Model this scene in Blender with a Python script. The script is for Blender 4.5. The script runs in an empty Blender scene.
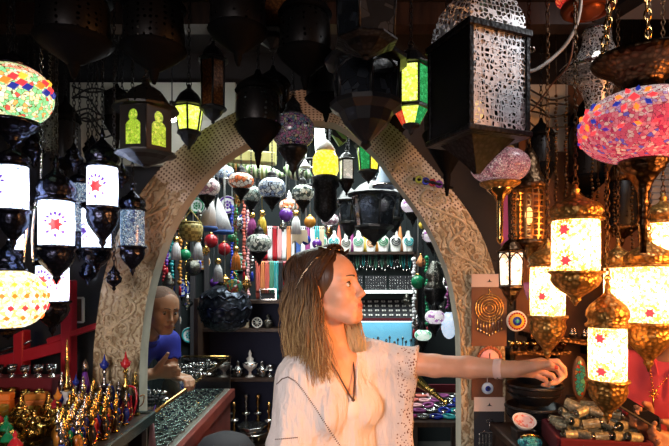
import bpy, math, random
import numpy as np
from mathutils import Vector, Matrix, noise
PI = math.pi
sc = bpy.context.scene
COL = sc.collection
F = 520.0; CX = 334.5; HZ = 280.0; ZC = 1.55          # camera: focal length and horizon in pixels, height in metres
def P(px, py, Y): return Vector(((px - CX) * Y / F, Y, ZC - (py - HZ) * Y / F))
def S(px, Y): return px * Y / F

# ---------------------------------------------------------------- mesh building
class MB:
    def __init__(s): s.v = []; s.f = []; s.m = []; s.sm = []
    def add(s, vs, fs, mi=0, smooth=True):
        o = len(s.v); s.v += [tuple(v) for v in vs]
        for f in fs: s.f.append(tuple(i + o for i in f)); s.m.append(mi); s.sm.append(smooth)
        return s
    def lathe(s, prof, c=(0, 0, 0), n=24, mi=0, lobes=0, amp=0.0, sy=1.0, smooth=True, M=None, cap=True, rot=0.0):
        vs = []; k = len(prof)
        for (r, z) in prof:
            for i in range(n):
                a = 2 * PI * i / n + rot
                rr = r * (1 + (amp * math.cos(lobes * a) if lobes else 0))
                p = Vector((rr * math.cos(a), rr * math.sin(a) * sy, z))
                if M is not None: p = M @ p
                vs.append((p.x + c[0], p.y + c[1], p.z + c[2]))
        fs = []
        for j in range(k - 1):
            for i in range(n):
                a, b = j * n + i, j * n + (i + 1) % n
                fs.append((a, b, b + n, a + n))
        if cap:
            if prof[0][0] > 1e-5: fs.append(tuple(reversed(range(n))))
            if prof[-1][0] > 1e-5: fs.append(tuple(range((k - 1) * n, k * n)))
        return s.add(vs, fs, mi, smooth)
    def ell(s, c, r, n=16, mi=0, M=None):
        if not hasattr(r, '__len__'): r = (r, r, r)
        k = max(6, n // 2); vs = []; fs = []
        for j in range(k + 1):
            ph = PI * j / k
            for i in range(n):
                a = 2 * PI * i / n
                p = Vector((r[0] * math.sin(ph) * math.cos(a), r[1] * math.sin(ph) * math.sin(a), -r[2] * math.cos(ph)))
                if M is not None: p = M @ p
                vs.append((p.x + c[0], p.y + c[1], p.z + c[2]))
        for j in range(k):
            for i in range(n):
                a, b = j * n + i, j * n + (i + 1) % n
                fs.append((a, b, b + n, a + n))
        return s.add(vs, fs, mi)
    def box(s, c, h, mi=0, M=None, bev=0.0):
        x, y, z = h; b = min(bev, x * .9, y * .9, z * .9)
        if b <= 0:
            vs = [Vector((sx * x, sy * y, sz * z)) for sz in (-1, 1) for sy in (-1, 1) for sx in (-1, 1)]
            fs = [(0, 2, 3, 1), (4, 5, 7, 6), (0, 1, 5, 4), (2, 6, 7, 3), (0, 4, 6, 2), (1, 3, 7, 5)]
        else:
            ring = []; vs = []
            def rc(hx, hy, zz):
                return [(-hx + b, -hy, zz), (hx - b, -hy, zz), (hx, -hy + b, zz), (hx, hy - b, zz), (hx - b, hy, zz), (-hx + b, hy, zz), (-hx, hy - b, zz), (-hx, -hy + b, zz)]
            for (q, zz) in ((x - b, -z), (x, -z + b), (x, z - b), (x - b, z)):
                d = x - q
                vs += [Vector(p) for p in rc(x - d, y - d, zz)]
            fs = []
            for j in range(3):
                for i in range(8):
                    a, e = j * 8 + i, j * 8 + (i + 1) % 8
                    fs.append((a, e, e + 8, a + 8))
            fs += [tuple(reversed(range(8))), tuple(range(24, 32))]
        if M is not None: vs = [M @ v for v in vs]
        return s.add([(v.x + c[0], v.y + c[1], v.z + c[2]) for v in vs], fs, mi, False)
    def tube(s, pts, r, n=6, mi=0, closed=False, flat=1.0, smooth=True):
        pts = [Vector(p) for p in pts]; k = len(pts); vs = []; up = None
        for i in range(k):
            t = (pts[(i + 1) % k] - pts[i - 1]) if closed else (pts[min(i + 1, k - 1)] - pts[max(i - 1, 0)])
            if t.length < 1e-9: t = Vector((0, 0, 1))
            t.normalize()
            if up is None:
                up = Vector((0, 0, 1)) if abs(t.z) < .9 else Vector((0, 1, 0))
            a = t.cross(up)
            if a.length < 1e-6: a = t.cross(Vector((1, .3, .1)))
            a.normalize(); b = a.cross(t).normalized(); up = b
            rr = r[i] if hasattr(r, '__len__') else r
            for j in range(n):
                q = 2 * PI * j / n
                vs.append(pts[i] + a * (rr * math.cos(q)) + b * (rr * flat * math.sin(q)))
        fs = []
        for i in range(k if closed else k - 1):
            for j in range(n):
                A, B = i * n + j, i * n + (j + 1) % n
                C, D = ((i + 1) % k) * n + (j + 1) % n, ((i + 1) % k) * n + j
                fs.append((A, B, C, D))
        if not closed:
            fs += [tuple(reversed(range(n))), tuple(range((k - 1) * n, k * n))]
        return s.add(vs, fs, mi, smooth)
    def torus(s, c, R, r, M=None, n=16, m=6, mi=0, sx=1.0):
        pts = []
        for i in range(n):
            a = 2 * PI * i / n
            p = Vector((R * sx * math.cos(a), R * math.sin(a), 0))
            if M is not None: p = M @ p
            pts.append(p + Vector(c))
        return s.tube(pts, r, m, mi, True)
    def prism(s, poly, y0, y1, mi=0, M=None):
        """polygon in x,z extruded along y"""
        n = len(poly)
        vs = [Vector((p[0], y0, p[1])) for p in poly] + [Vector((p[0], y1, p[1])) for p in poly]
        if M is not None: vs = [M @ v for v in vs]
        fs = [tuple(range(n)), tuple(reversed(range(n, 2 * n)))]
        for i in range(n):
            j = (i + 1) % n
            fs.append((i, i + n, j + n, j))
        return s.add(vs, fs, mi, False)
    def tile(s, c, nrm, w, h, mi=0, ang=0.0, t=.0012, diamond=True, up=(0, 0, 1)):
        nrm = Vector(nrm).normalized(); u = Vector(up).cross(nrm).normalized(); w_ = nrm.cross(u)
        a = u * math.cos(ang) + w_ * math.sin(ang); b = w_ * math.cos(ang) - u * math.sin(ang)
        c = Vector(c)
        q = [a * w, b * h, -a * w, -b * h] if diamond else [a * w + b * h, -a * w + b * h, -a * w - b * h, a * w - b * h]
        vs = [c + p - nrm * t for p in q] + [c + p * .85 + nrm * t for p in q]
        return s.add(vs, [(4, 5, 6, 7), (0, 1, 5, 4), (1, 2, 6, 5), (2, 3, 7, 6), (3, 0, 4, 7)], mi, False)
    def chain(s, p0, p1, L=.022, r=.0016, w=.0055, mi=0):
        p0, p1 = Vector(p0), Vector(p1); d = p1 - p0; n = max(1, int(d.length / (L * .72)))
        t = d.normalized(); u = t.orthogonal().normalized(); v = t.cross(u)
        for i in range(n):
            c = p0 + d * ((i + .5) / n); q = u if i % 2 else v
            pts = [c + t * (L * .5 * math.sin(a)) + q * (w * math.cos(a)) for a in [2 * PI * k / 8 for k in range(8)]]
            s.tube(pts, r, 4, mi, True)
        return s
    def build(s, name, mats, parent=None, label=None, kind=None):
        me = bpy.data.meshes.new(name); me.from_pydata(s.v, [], s.f)
        if not isinstance(mats, (list, tuple)): mats = [mats]
        for m in mats: me.materials.append(m)
        me.polygons.foreach_set('material_index', s.m); me.polygons.foreach_set('use_smooth', s.sm)
        me.update()
        o = bpy.data.objects.new(name, me); COL.objects.link(o)
        if parent is not None: o.parent = parent
        if label: o['label'] = label
        if kind: o['kind'] = kind
        return o

def tag(o, label=None, cat=None, group=None, kind=None):
    for k, v in (('label', label), ('category', cat), ('group', group), ('kind', kind)):
        if v: o[k] = v
        elif k in o.keys() and k != 'kind': del o[k]
    return o
def thing(name, label, cat, loc=(0, 0, 0), group=None, rz=0.0):
    o = bpy.data.objects.new(name, None); COL.objects.link(o); o.empty_display_size = .05
    o.location = loc; o.rotation_euler = (0, 0, rz)
    return tag(o, label, cat, group)
def struct(name, mb, m):
    o = mb.build(name, m); o['kind'] = 'structure'; return o
def dup(o, loc, rz=0.0, label=None, group=None, scale=1.0, mats=None, rot=None):
    def cp(a, par):
        b = a.copy(); COL.objects.link(b)
        if par is not None: b.parent = par
        if mats and a.type == 'MESH' and a.data.materials and a.data.materials[0].name in mats:
            b.data = a.data.copy(); b.data.materials[0] = mats[a.data.materials[0].name]
        for ch in a.children: cp(ch, b)
        return b
    r = cp(o, None); r.location = loc; r.rotation_euler = rot or (0, 0, rz)
    r.scale = (scale,) * 3 if not hasattr(scale, '__len__') else scale
    if label: r['label'] = label
    if group: r['group'] = group
    return r
ORD = ['first', 'second', 'third', 'fourth', 'fifth', 'sixth', 'seventh', 'eighth', 'ninth', 'tenth', 'eleventh', 'twelfth',
       'thirteenth', 'fourteenth', 'fifteenth', 'sixteenth', 'seventeenth', 'eighteenth', 'nineteenth', 'twentieth']
def Rx(a): return Matrix.Rotation(a, 3, 'X')
def Ry(a): return Matrix.Rotation(a, 3, 'Y')
def Rz(a): return Matrix.Rotation(a, 3, 'Z')

# ---------------------------------------------------------------- signed distance bodies
class SDF:
    def __init__(s, lo, hi, h):
        s.lo = np.array(lo, float); s.h = h
        s.n = [int(math.ceil((hi[i] - lo[i]) / h)) + 1 for i in range(3)]
        s.D = np.full(s.n, .5, np.float32); s.M = Matrix.Identity(4)
    def blk(s, lo, hi):
        i0 = [max(0, int((lo[i] - s.lo[i]) / s.h)) for i in range(3)]
        i1 = [min(s.n[i], int((hi[i] - s.lo[i]) / s.h) + 2) for i in range(3)]
        if any(i1[i] <= i0[i] for i in range(3)): return None
        g = [np.arange(i0[i], i1[i], dtype=np.float32) * s.h + s.lo[i] for i in range(3)]
        return tuple(slice(i0[i], i1[i]) for i in range(3)), g[0][:, None, None], g[1][None, :, None], g[2][None, None, :]
    def op(s, sl, d, k, sub):
        a = s.D[sl]
        if sub:
            if k > 0:
                hh = np.clip(.5 - .5 * (a + d) / k, 0, 1); s.D[sl] = a * (1 - hh) - d * hh + k * hh * (1 - hh)
            else: s.D[sl] = np.maximum(a, -d)
        else:
            if k > 0:
                hh = np.clip(.5 + .5 * (d - a) / k, 0, 1); s.D[sl] = d * (1 - hh) + a * hh - k * hh * (1 - hh)
            else: s.D[sl] = np.minimum(a, d)
    def rc(s, a, b, ra, rb, k=.01, sub=False):
        a = np.array(s.M @ Vector(a)); b = np.array(s.M @ Vector(b)); m = max(ra, rb) + k + .015
        q = s.blk(np.minimum(a, b) - m, np.maximum(a, b) + m)
        if q is None: return s
        sl, X, Y, Z = q; d = b - a; L = float(d @ d) + 1e-12
        t = np.clip(((X - a[0]) * d[0] + (Y - a[1]) * d[1] + (Z - a[2]) * d[2]) / L, 0, 1)
        e = np.sqrt((X - a[0] - t * d[0]) ** 2 + (Y - a[1] - t * d[1]) ** 2 + (Z - a[2] - t * d[2]) ** 2) - (ra + (rb - ra) * t)
        s.op(sl, e.astype(np.float32), k, sub); return s
    def chain(s, pts, rs, k=.004):
        for i in range(len(pts) - 1): s.rc(pts[i], pts[i + 1], rs[i], rs[i + 1], k)
        return s
    def ell(s, c, r, R=None, k=.01, sub=False):
        R3 = s.M.to_3x3() @ (R or Matrix.Identity(3)); sca = R3.col[0].length
        c = np.array(s.M @ Vector(c)); r = [x * sca for x in r]; m = max(r) + k + .015
        q = s.blk(c - m, c + m)
        if q is None: return s
        sl, X, Y, Z = q; A = np.array(R3.normalized()).T; x, y, z = X - c[0], Y - c[1], Z - c[2]
        l = [(A[i][0] * x + A[i][1] * y + A[i][2] * z) for i in range(3)]
        k0 = np.sqrt(sum((l[i] / r[i]) ** 2 for i in range(3))) + 1e-6
        k1 = np.sqrt(sum((l[i] / r[i] ** 2) ** 2 for i in range(3))) + 1e-6
        s.op(sl, (k0 * (k0 - 1) / k1).astype(np.float32), k, sub); return s
    def box(s, c, hf, rd=.005, R=None, k=.01, sub=False):
        R3 = s.M.to_3x3() @ (R or Matrix.Identity(3))
        c = np.array(s.M @ Vector(c)); m = math.sqrt(sum(v * v for v in hf)) + k + .015
        q = s.blk(c - m, c + m)
        if q is None: return s
        sl, X, Y, Z = q; A = np.array(R3.normalized()).T; x, y, z = X - c[0], Y - c[1], Z - c[2]
        w = [np.abs(A[i][0] * x + A[i][1] * y + A[i][2] * z) - hf[i] + rd for i in range(3)]
        o = np.sqrt(sum(np.maximum(v, 0) ** 2 for v in w)); i_ = np.minimum(np.maximum(w[0], np.maximum(w[1], w[2])), 0)
        s.op(sl, (o + i_ - rd).astype(np.float32), k, sub); return s
    def cut(s, p, n, k=0.0):
        """remove everything on the side that n points to"""
        n = np.array(Vector(n).normalized()); sl, X, Y, Z = s.blk(s.lo, s.lo + np.array(s.n) * s.h)
        d = -((X - p[0]) * n[0] + (Y - p[1]) * n[1] + (Z - p[2]) * n[2])
        s.op(sl, d.astype(np.float32), k, True); return s
    def mesh(s):
        D = s.D; nx, ny, nz = D.shape; neg = D < 0
        c = [neg[a:nx - 1 + a, b:ny - 1 + b, d:nz - 1 + d] for a in (0, 1) for b in (0, 1) for d in (0, 1)]
        al = c[0].copy(); an = c[0].copy()
        for q in c[1:]: al &= q; an |= q
        act = an & ~al; I = np.argwhere(act); idx = np.full(act.shape, -1, np.int64); idx[act] = np.arange(len(I))
        sm = np.zeros((len(I), 3)); ct = np.zeros(len(I))
        corners = [(a, b, d) for a in (0, 1) for b in (0, 1) for d in (0, 1)]
        for i in range(8):
            for j in range(i + 1, 8):
                if sum(abs(corners[i][q] - corners[j][q]) for q in range(3)) != 1: continue
                A = D[tuple((I + corners[i]).T)]; B = D[tuple((I + corners[j]).T)]
                m = (A < 0) != (B < 0); t = np.where(m, A / np.where(m, A - B, 1), 0)
                p = np.array(corners[i])[None] + t[:, None] * (np.array(corners[j]) - np.array(corners[i]))[None]
                sm += p * m[:, None]; ct += m
        V = (I + sm / ct[:, None]) * s.h + s.lo; FS = []
        for ax in range(3):
            u, w = [(1, 2), (2, 0), (0, 1)][ax]
            sl0 = [slice(1, None)] * 3; sl1 = [slice(1, None)] * 3
            sl0[ax] = slice(0, -1); sl1[ax] = slice(1, None)
            a = neg[tuple(sl0)]; b = neg[tuple(sl1)]
            for flip, mk in ((0, a & ~b), (1, ~a & b)):
                E = np.argwhere(mk); 
                if not len(E): continue
                off = np.ones(3, int); off[ax] = 0; E = E + off
                ok = np.all(E < np.array(act.shape), axis=1); E = E[ok]
                du = np.zeros(3, int); du[u] = 1; dw = np.zeros(3, int); dw[w] = 1
                q = np.stack([idx[tuple((E - du - dw).T)], idx[tuple((E - dw).T)], idx[tuple(E.T)], idx[tuple((E - du).T)]], 1)
                q = q[np.all(q >= 0, axis=1)]
                FS.append(q[:, ::-1] if flip else q)
        return V, np.concatenate(FS)
def largest(V, Q):
    """keep the largest connected piece"""
    n = len(V); lab = np.arange(n)
    for _ in range(200):
        m = lab[Q].min(1); new = lab.copy()
        for j in range(4): np.minimum.at(new, Q[:, j], m)
        new = new[new]
        if (new == lab).all(): break
        lab = new
    r = np.bincount(lab, minlength=n).argmax(); k = lab == r
    mp = np.cumsum(k) - 1
    return V[k], mp[Q[k[Q[:, 0]]]]
def np_obj(name, V, Q, mats, parent, mi=None, origin=(0, 0, 0), label=None):
    used = np.unique(Q); mp = np.full(len(V), -1); mp[used] = np.arange(len(used)); V = V[used] - np.array(origin); Q = mp[Q]
    me = bpy.data.meshes.new(name); me.vertices.add(len(V)); me.vertices.foreach_set('co', V.astype(np.float32).ravel())
    me.loops.add(Q.size); me.loops.foreach_set('vertex_index', Q.astype(np.int32).ravel())
    me.polygons.add(len(Q)); me.polygons.foreach_set('loop_start', np.arange(0, Q.size, 4, dtype=np.int32))
    for m in (mats if isinstance(mats, (list, tuple)) else [mats]): me.materials.append(m)
    if mi is not None: me.polygons.foreach_set('material_index', mi.astype(np.int32))
    me.polygons.foreach_set('use_smooth', np.ones(len(Q), bool)); me.update(calc_edges=True); me.validate()
    o = bpy.data.objects.new(name, me); COL.objects.link(o)
    if parent is not None: o.parent = parent
    if label: o['label'] = label
    return o

# ---------------------------------------------------------------- materials
def newmat(name):
    m = bpy.data.materials.new(name); m.use_nodes = True; nt = m.node_tree
    return m, nt, nt.nodes['Principled BSDF']
def N(nt, t, **kw):
    n = nt.nodes.new(t)
    for k, v in kw.items(): setattr(n, k, v)
    return n
def L(nt, a, b): nt.links.new(a, b)
def c4(c): return (c[0], c[1], c[2], 1)
def coord(nt, kind='Object', sc_=(1, 1, 1), rot=(0, 0, 0)):
    t = N(nt, 'ShaderNodeTexCoord'); mp = N(nt, 'ShaderNodeMapping'); mp.inputs['Scale'].default_value = sc_; mp.inputs['Rotation'].default_value = rot
    L(nt, t.outputs[kind], mp.inputs[0]); return mp.outputs[0]
def vor(nt, vec, scale, feature='F1', rnd=1.0, dim='3D'):
    v = N(nt, 'ShaderNodeTexVoronoi', feature=feature, voronoi_dimensions=dim); v.inputs['Scale'].default_value = scale
    v.inputs['Randomness'].default_value = rnd; L(nt, vec, v.inputs['Vector']); return v
def ramp(nt, fac, stops, const=False):
    r = N(nt, 'ShaderNodeValToRGB'); e = r.color_ramp
    if const: e.interpolation = 'CONSTANT'
    while len(e.elements) < len(stops): e.elements.new(1)
    for i, (p, c) in enumerate(stops): e.elements[i].position = p; e.elements[i].color = c4(c)
    L(nt, fac, r.inputs[0]); return r.outputs[0]
def math_(nt, op, a, b=None):
    n = N(nt, 'ShaderNodeMath', operation=op)
    for i, v in enumerate((a, b)):
        if v is None: continue
        if isinstance(v, (int, float)): n.inputs[i].default_value = v
        else: L(nt, v, n.inputs[i])
    return n.outputs[0]
def mixc(nt, fac, a, b):
    n = N(nt, 'ShaderNodeMix', data_type='RGBA')
    for i, v in ((0, fac), (6, a), (7, b)):
        if isinstance(v, (int, float)): n.inputs[i].default_value = v
        elif isinstance(v, tuple): n.inputs[i].default_value = c4(v)
        else: L(nt, v, n.inputs[i])
    return n.outputs[2]
def bump(nt, b, h, strength=.5, dist=.002):
    n = N(nt, 'ShaderNodeBump'); n.inputs['Strength'].default_value = strength; n.inputs['Distance'].default_value = dist
    L(nt, h, n.inputs['Height']); L(nt, n.outputs[0], b.inputs['Normal'])
def simple(name, col, rough=.5, metal=0.0, bsc=0, bst=.4, bd=.002, var=0.0, spec=None, alpha=None):
    m, nt, b = newmat(name); b.inputs['Base Color'].default_value = c4(col); b.inputs['Roughness'].default_value = rough
    b.inputs['Metallic'].default_value = metal
    if spec is not None: b.inputs['Specular IOR Level'].default_value = spec
    if bsc or var:
        v = coord(nt); nz = N(nt, 'ShaderNodeTexNoise'); nz.inputs['Scale'].default_value = bsc or 40; nz.inputs['Detail'].default_value = 4; L(nt, v, nz.inputs['Vector'])
        if bsc: bump(nt, b, nz.outputs[0], bst, bd)
        if var:
            lo = tuple(max(0, c * (1 - var)) for c in col); hi = tuple(min(1, c * (1 + var)) for c in col)
            L(nt, ramp(nt, nz.outputs[0], [(.3, lo), (.7, hi)]), b.inputs['Base Color'])
    return m
def embossed(name, col, rough=.35, metal=1.0, scale=60, st=.8, bd=.003, dark=.4):
    m, nt, b = newmat(name); v = coord(nt); vo = vor(nt, v, scale); b.inputs['Roughness'].default_value = rough; b.inputs['Metallic'].default_value = metal
    L(nt, ramp(nt, vo.outputs['Distance'], [(.15, col), (.6, tuple(c * dark for c in col))]), b.inputs['Base Color'])
    bump(nt, b, vo.outputs['Distance'], st, bd); return m
def pierced(name, col, rough=.4, metal=1.0, scale=120, th=.09, rnd=.6, mode='edge', sc_=(1, 1, 1)):
    """sheet metal with real see-through holes"""
    m, nt, b = newmat(name); v = coord(nt, sc_=sc_)
    if mode == 'edge':
        vo = vor(nt, v, scale, 'DISTANCE_TO_EDGE', rnd); hole = math_(nt, 'GREATER_THAN', vo.outputs[0], th)
    else:
        vo = vor(nt, v, scale, 'F1', rnd); hole = math_(nt, 'LESS_THAN', vo.outputs['Distance'], th)
    b.inputs['Base Color'].default_value = c4(col); b.inputs['Roughness'].default_value = rough; b.inputs['Metallic'].default_value = metal
    tr = N(nt, 'ShaderNodeBsdfTransparent'); mx = N(nt, 'ShaderNodeMixShader')
    L(nt, hole, mx.inputs[0]); L(nt, b.outputs[0], mx.inputs[1]); L(nt, tr.outputs[0], mx.inputs[2])
    L(nt, mx.outputs[0], nt.nodes['Material Output'].inputs[0]); return m
def emis(name, col, st, base=None, rough=.3):
    m, nt, b = newmat(name); b.inputs['Base Color'].default_value = c4(base or col); b.inputs['Emission Color'].default_value = c4(col)
    b.inputs['Emission Strength'].default_value = st; b.inputs['Roughness'].default_value = rough; return m
def mosaic(name, pal, scale, st, grout=.05, gcol=(.05, .04, .03), rough=.15, rnd=.9, bands=None, sc_=(1, 1, 1), trans=0.0):
    """cut-glass mosaic. pal = [(weight, colour)]; bands = [(z from, palette)] puts other tiles in borders. st = glow of the lit glass"""
    m, nt, b = newmat(name); v = coord(nt, sc_=sc_); vo = vor(nt, v, scale, 'F1', rnd); ve = vor(nt, v, scale, 'DISTANCE_TO_EDGE', rnd)
    sep = N(nt, 'ShaderNodeSeparateColor'); L(nt, vo.outputs['Color'], sep.inputs[0])
    def pr(p):
        t = sum(w for w, _ in p); a = 0; st_ = []
        for w, c in p: st_.append((a, c)); a += w / t
        return ramp(nt, sep.outputs[0], st_, True)
    col = pr(pal)
    if bands:
        s2 = N(nt, 'ShaderNodeSeparateXYZ'); L(nt, v, s2.inputs[0])
        for (z, p) in bands:
            k = math_(nt, 'GREATER_THAN', s2.outputs[2], z); col = mixc(nt, k, col, pr(p))
    g = math_(nt, 'LESS_THAN', ve.outputs[0], grout); full = mixc(nt, g, col, gcol)
    L(nt, full, b.inputs['Base Color']); L(nt, full, b.inputs['Emission Color']); b.inputs['Emission Strength'].default_value = st
    b.inputs['Roughness'].default_value = rough; bump(nt, b, ve.outputs[0], .4, .001)
    if trans:                                                       # lets the bulb inside shine through
        tl = N(nt, 'ShaderNodeBsdfTranslucent'); L(nt, full, tl.inputs[0]); mx = N(nt, 'ShaderNodeMixShader'); mx.inputs[0].default_value = trans
        L(nt, b.outputs[0], mx.inputs[1]); L(nt, tl.outputs[0], mx.inputs[2]); L(nt, mx.outputs[0], nt.nodes['Material Output'].inputs[0])
    return m
def glass(name, col=(1, 1, 1), rough=.03, alpha=.85):
    """thin clear pane"""
    m, nt, b = newmat(name); tr = N(nt, 'ShaderNodeBsdfTransparent'); gl = N(nt, 'ShaderNodeBsdfGlossy'); tr.inputs[0].default_value = c4(col)
    gl.inputs['Roughness'].default_value = rough; mx = N(nt, 'ShaderNodeMixShader'); fr = N(nt, 'ShaderNodeFresnel'); ge = N(nt, 'ShaderNodeNewGeometry'); L(nt, math_(nt, 'SUBTRACT', 1.5, math_(nt, 'MULTIPLY', ge.outputs['Backfacing'], .8333)), fr.inputs[0])
    L(nt, fr.outputs[0], mx.inputs[0]); L(nt, tr.outputs[0], mx.inputs[1]); L(nt, gl.outputs[0], mx.inputs[2])
    L(nt, mx.outputs[0], nt.nodes['Material Output'].inputs[0]); return m
# ================================================================ people
def skin(name, col, lipcol, rough=.45):
    m, nt, b = newmat(name); v = coord(nt); nz = N(nt, 'ShaderNodeTexNoise'); nz.inputs['Scale'].default_value = 22; nz.inputs['Detail'].default_value = 5; L(nt, v, nz.inputs['Vector'])
    L(nt, ramp(nt, nz.outputs[0], [(.3, tuple(c * .9 for c in col)), (.7, tuple(min(1, c * 1.08) for c in col))]), b.inputs['Base Color'])
    b.inputs['Roughness'].default_value = rough; b.inputs['Subsurface Weight'].default_value = .12; b.inputs['Subsurface Radius'].default_value = (.01, .004, .002)
    n2 = N(nt, 'ShaderNodeTexNoise'); n2.inputs['Scale'].default_value = 300; L(nt, v, n2.inputs['Vector']); bump(nt, b, n2.outputs[0], .15, .0006); return m
def headM(o, yaw, pitch, roll=0.0, sc_=1.0):
    """head frame: x forward, y to the person's left, z up"""
    return Matrix.Translation(o) @ (Matrix.Rotation(yaw, 4, 'Z') @ Matrix.Rotation(-pitch, 4, 'Y') @ Matrix.Rotation(roll, 4, 'X')) @ Matrix.Scale(sc_, 4)
def head_sdf(s, M, fem=True, smile=True):
    sv = s.M; s.M = M; w = 1.0 if fem else 1.06
    s.ell((-.018, 0, .032), (.098, .074 * w, .088), k=.0)                       # cranium
    s.ell((.030, 0, .030), (.056, .060 * w, .070), k=.02)                       # forehead
    s.ell((.022, 0, -.040), (.062, .056 * w, .066), k=.02)                      # face
    s.rc((.060, .015 * w, -.096), (.060, -.015 * w, -.096), .021, .021, .024)   # chin
    for q in (1, -1):
        s.rc((.052, q * .020, -.090), (-.012, q * .054 * w, -.052), .020, .018, .02)   # jaw
        s.ell((.046, q * .038 * w, -.028), (.030, .024, .026), k=.030)          # cheekbone
        s.rc((.078, q * .012, .022), (.064, q * .045, .022), .010, .009, .012)  # brow
        s.ell((.092, q * .030, .002), (.018, .017, .012), k=.012, sub=True)     # socket
    s.rc((.083, 0, .012), (.1000, 0, -.029), .0080, .0085, .014)                 # nose bridge
    s.ell((.1015, 0, -.0335), (.0105, .0100, .0088), k=.008)                      # tip
    for q in (1, -1):
        s.ell((.0925, q * .0105, -.0375), (.0095, .0060, .0072), k=.006)          # wing
        s.ell((.0985, q * .0058, -.0440), (.004, .0026, .0026), k=.002, sub=True)
    s.ell((.074, 0, -.064), (.018, .028, .019), k=.016)                         # muzzle
    s.rc((.077, .023, -.0635), (.0895, 0, -.0612), .0030, .0046, .004); s.rc((.077, -.023, -.0635), (.0895, 0, -.0612), .0030, .0046, .004)
    s.rc((.077, .020, -.0690), (.0885, 0, -.0738), .0030, .0052, .004); s.rc((.077, -.020, -.0690), (.0885, 0, -.0738), .0030, .0052, .004)
    s.rc((.0905, 0, -.0672), (.079, .021, -.0655), .0018, .0014, .002, True); s.rc((.0905, 0, -.0672), (.079, -.021, -.0655), .0018, .0014, .002, True)  # mouth line
    for q in (1, -1):
        s.ell((.0695, q * .030, .001), (.0128, .0150, .0118), k=.003)           # lids
        s.ell((.083, q * .0305, .0002), (.012, .0140, .0076), k=.002, sub=True) # lid opening
        R = Rz(q * .35) @ Rx(q * .12)
        s.ell((-.012, q * .077 * w, -.012), (.020, .0085, .031), R, k=.004)     # ear
        s.ell((-.010, q * .0855 * w, -.008), (.010, .0055, .018), R, k=.003, sub=True)
        s.ell((-.002, q * .0765 * w, -.036), (.0085, .006, .0085), k=.004)
    s.M = sv
def head_parts(root, org, M, iris, white=(.75, .72, .68), brow=(.05, .03, .02), browr=.0026, gaze=(0, 0), prefix=''):
    ew = simple('eye white' + prefix, white, .15); ei = simple('iris' + prefix, iris, .1); pu = simple('lash and brow hair' + prefix, brow, .7)
    IM = Matrix.Translation(-Vector(org))
    for q in (1, -1):
        mb = MB(); c = Vector((.0712, q * .0300, .0005)); mb.ell((0, 0, 0), .0112, 16)
        g = Vector((1, gaze[0] + q * .06, gaze[1])).normalized(); mb.ell(g * .0066, .0068, 14, 1, None); mb.ell(g * .0112, .0028, 8, 2)
        o = mb.build('eye', [ew, ei, pu], root); o.matrix_local = IM @ M @ Matrix.Translation(c)
        mb = MB(); mb.tube([(.080 - .055 * abs(t) ** 2.2 * .35, q * (.030 + .0145 * t), .0072 - .0060 * t * t) for t in [i / 6 - 1 for i in range(13)]], [.0013 + .0019 * (1 - abs(i / 6 - 1)) for i in range(13)], 5)
        mb.tube([(.0795 - .055 * abs(t) ** 2.2 * .35, q * (.030 + .0145 * t), -.0066 + .0052 * t * t) for t in [i / 6 - 1 for i in range(13)]], .0011, 5)
        o = mb.build('eyelashes', pu, root); o.matrix_local = IM @ M
        mb = MB(); mb.tube([(.0905 - .022 * t * t - .002 * t, q * (.010 + .040 * t), .0235 + .011 * t - .012 * t * t) for t in [i / 8 for i in range(9)]], [browr * (1.1 - .8 * i / 8) for i in range(9)], 6, flat=.8)
        o = mb.build('eyebrow', pu, root); o.matrix_local = IM @ M
def shoes_and_legs(root, org, hips, z0, col_m, shoe_m, f, half=.09, r=.085, z1=.09):
    """trousers down to the floor and a pair of shoes, under the person"""
    lat = Vector((-f.y, f.x, 0)); o = Vector(org); s = SDF((hips.x - .3, hips.y - .3, .04), (hips.x + .3, hips.y + .3, z0 + .12), .012)
    for q in (1, -1):
        h = hips + lat * q * half
        s.rc((h.x, h.y, z0), (h.x, h.y, .5), r, r * .75, .03); s.rc((h.x, h.y, .5), (h.x, h.y, z1), r * .75, r * .62, .02)
    s.rc(tuple(hips + lat * half + Vector((0, 0, z0 - hips.z))), tuple(hips - lat * half + Vector((0, 0, z0 - hips.z))), r * 1.1, r * 1.1, .05)
    V, Q = s.mesh(); np_obj('trousers', V, Q, col_m, root, None, org)
    for q in (1, -1):
        h = hips + lat * q * half; mb = MB(); a = math.atan2(f.y, f.x)
        mb.ell((h.x - o.x + f.x * .06, h.y - o.y + f.y * .06, .035 - o.z), (.13, .047, .036), 16, 0, Rz(a)); mb.ell((h.x - o.x, h.y - o.y, .065 - o.z), (.05, .04, .05), 12)
        mb.build('shoe', shoe_m, root)
def wrinkle(V, amp, sx, seed=0.0, dirn=(1, 1, .25)):
    out = V.copy(); d = np.array(dirn)
    for i in range(len(V)):
        p = V[i] * d * sx
        n = noise.noise_vector(Vector((p[0] + seed, p[1], p[2])))
        out[i] += np.array(n) * amp
    return out

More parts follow.
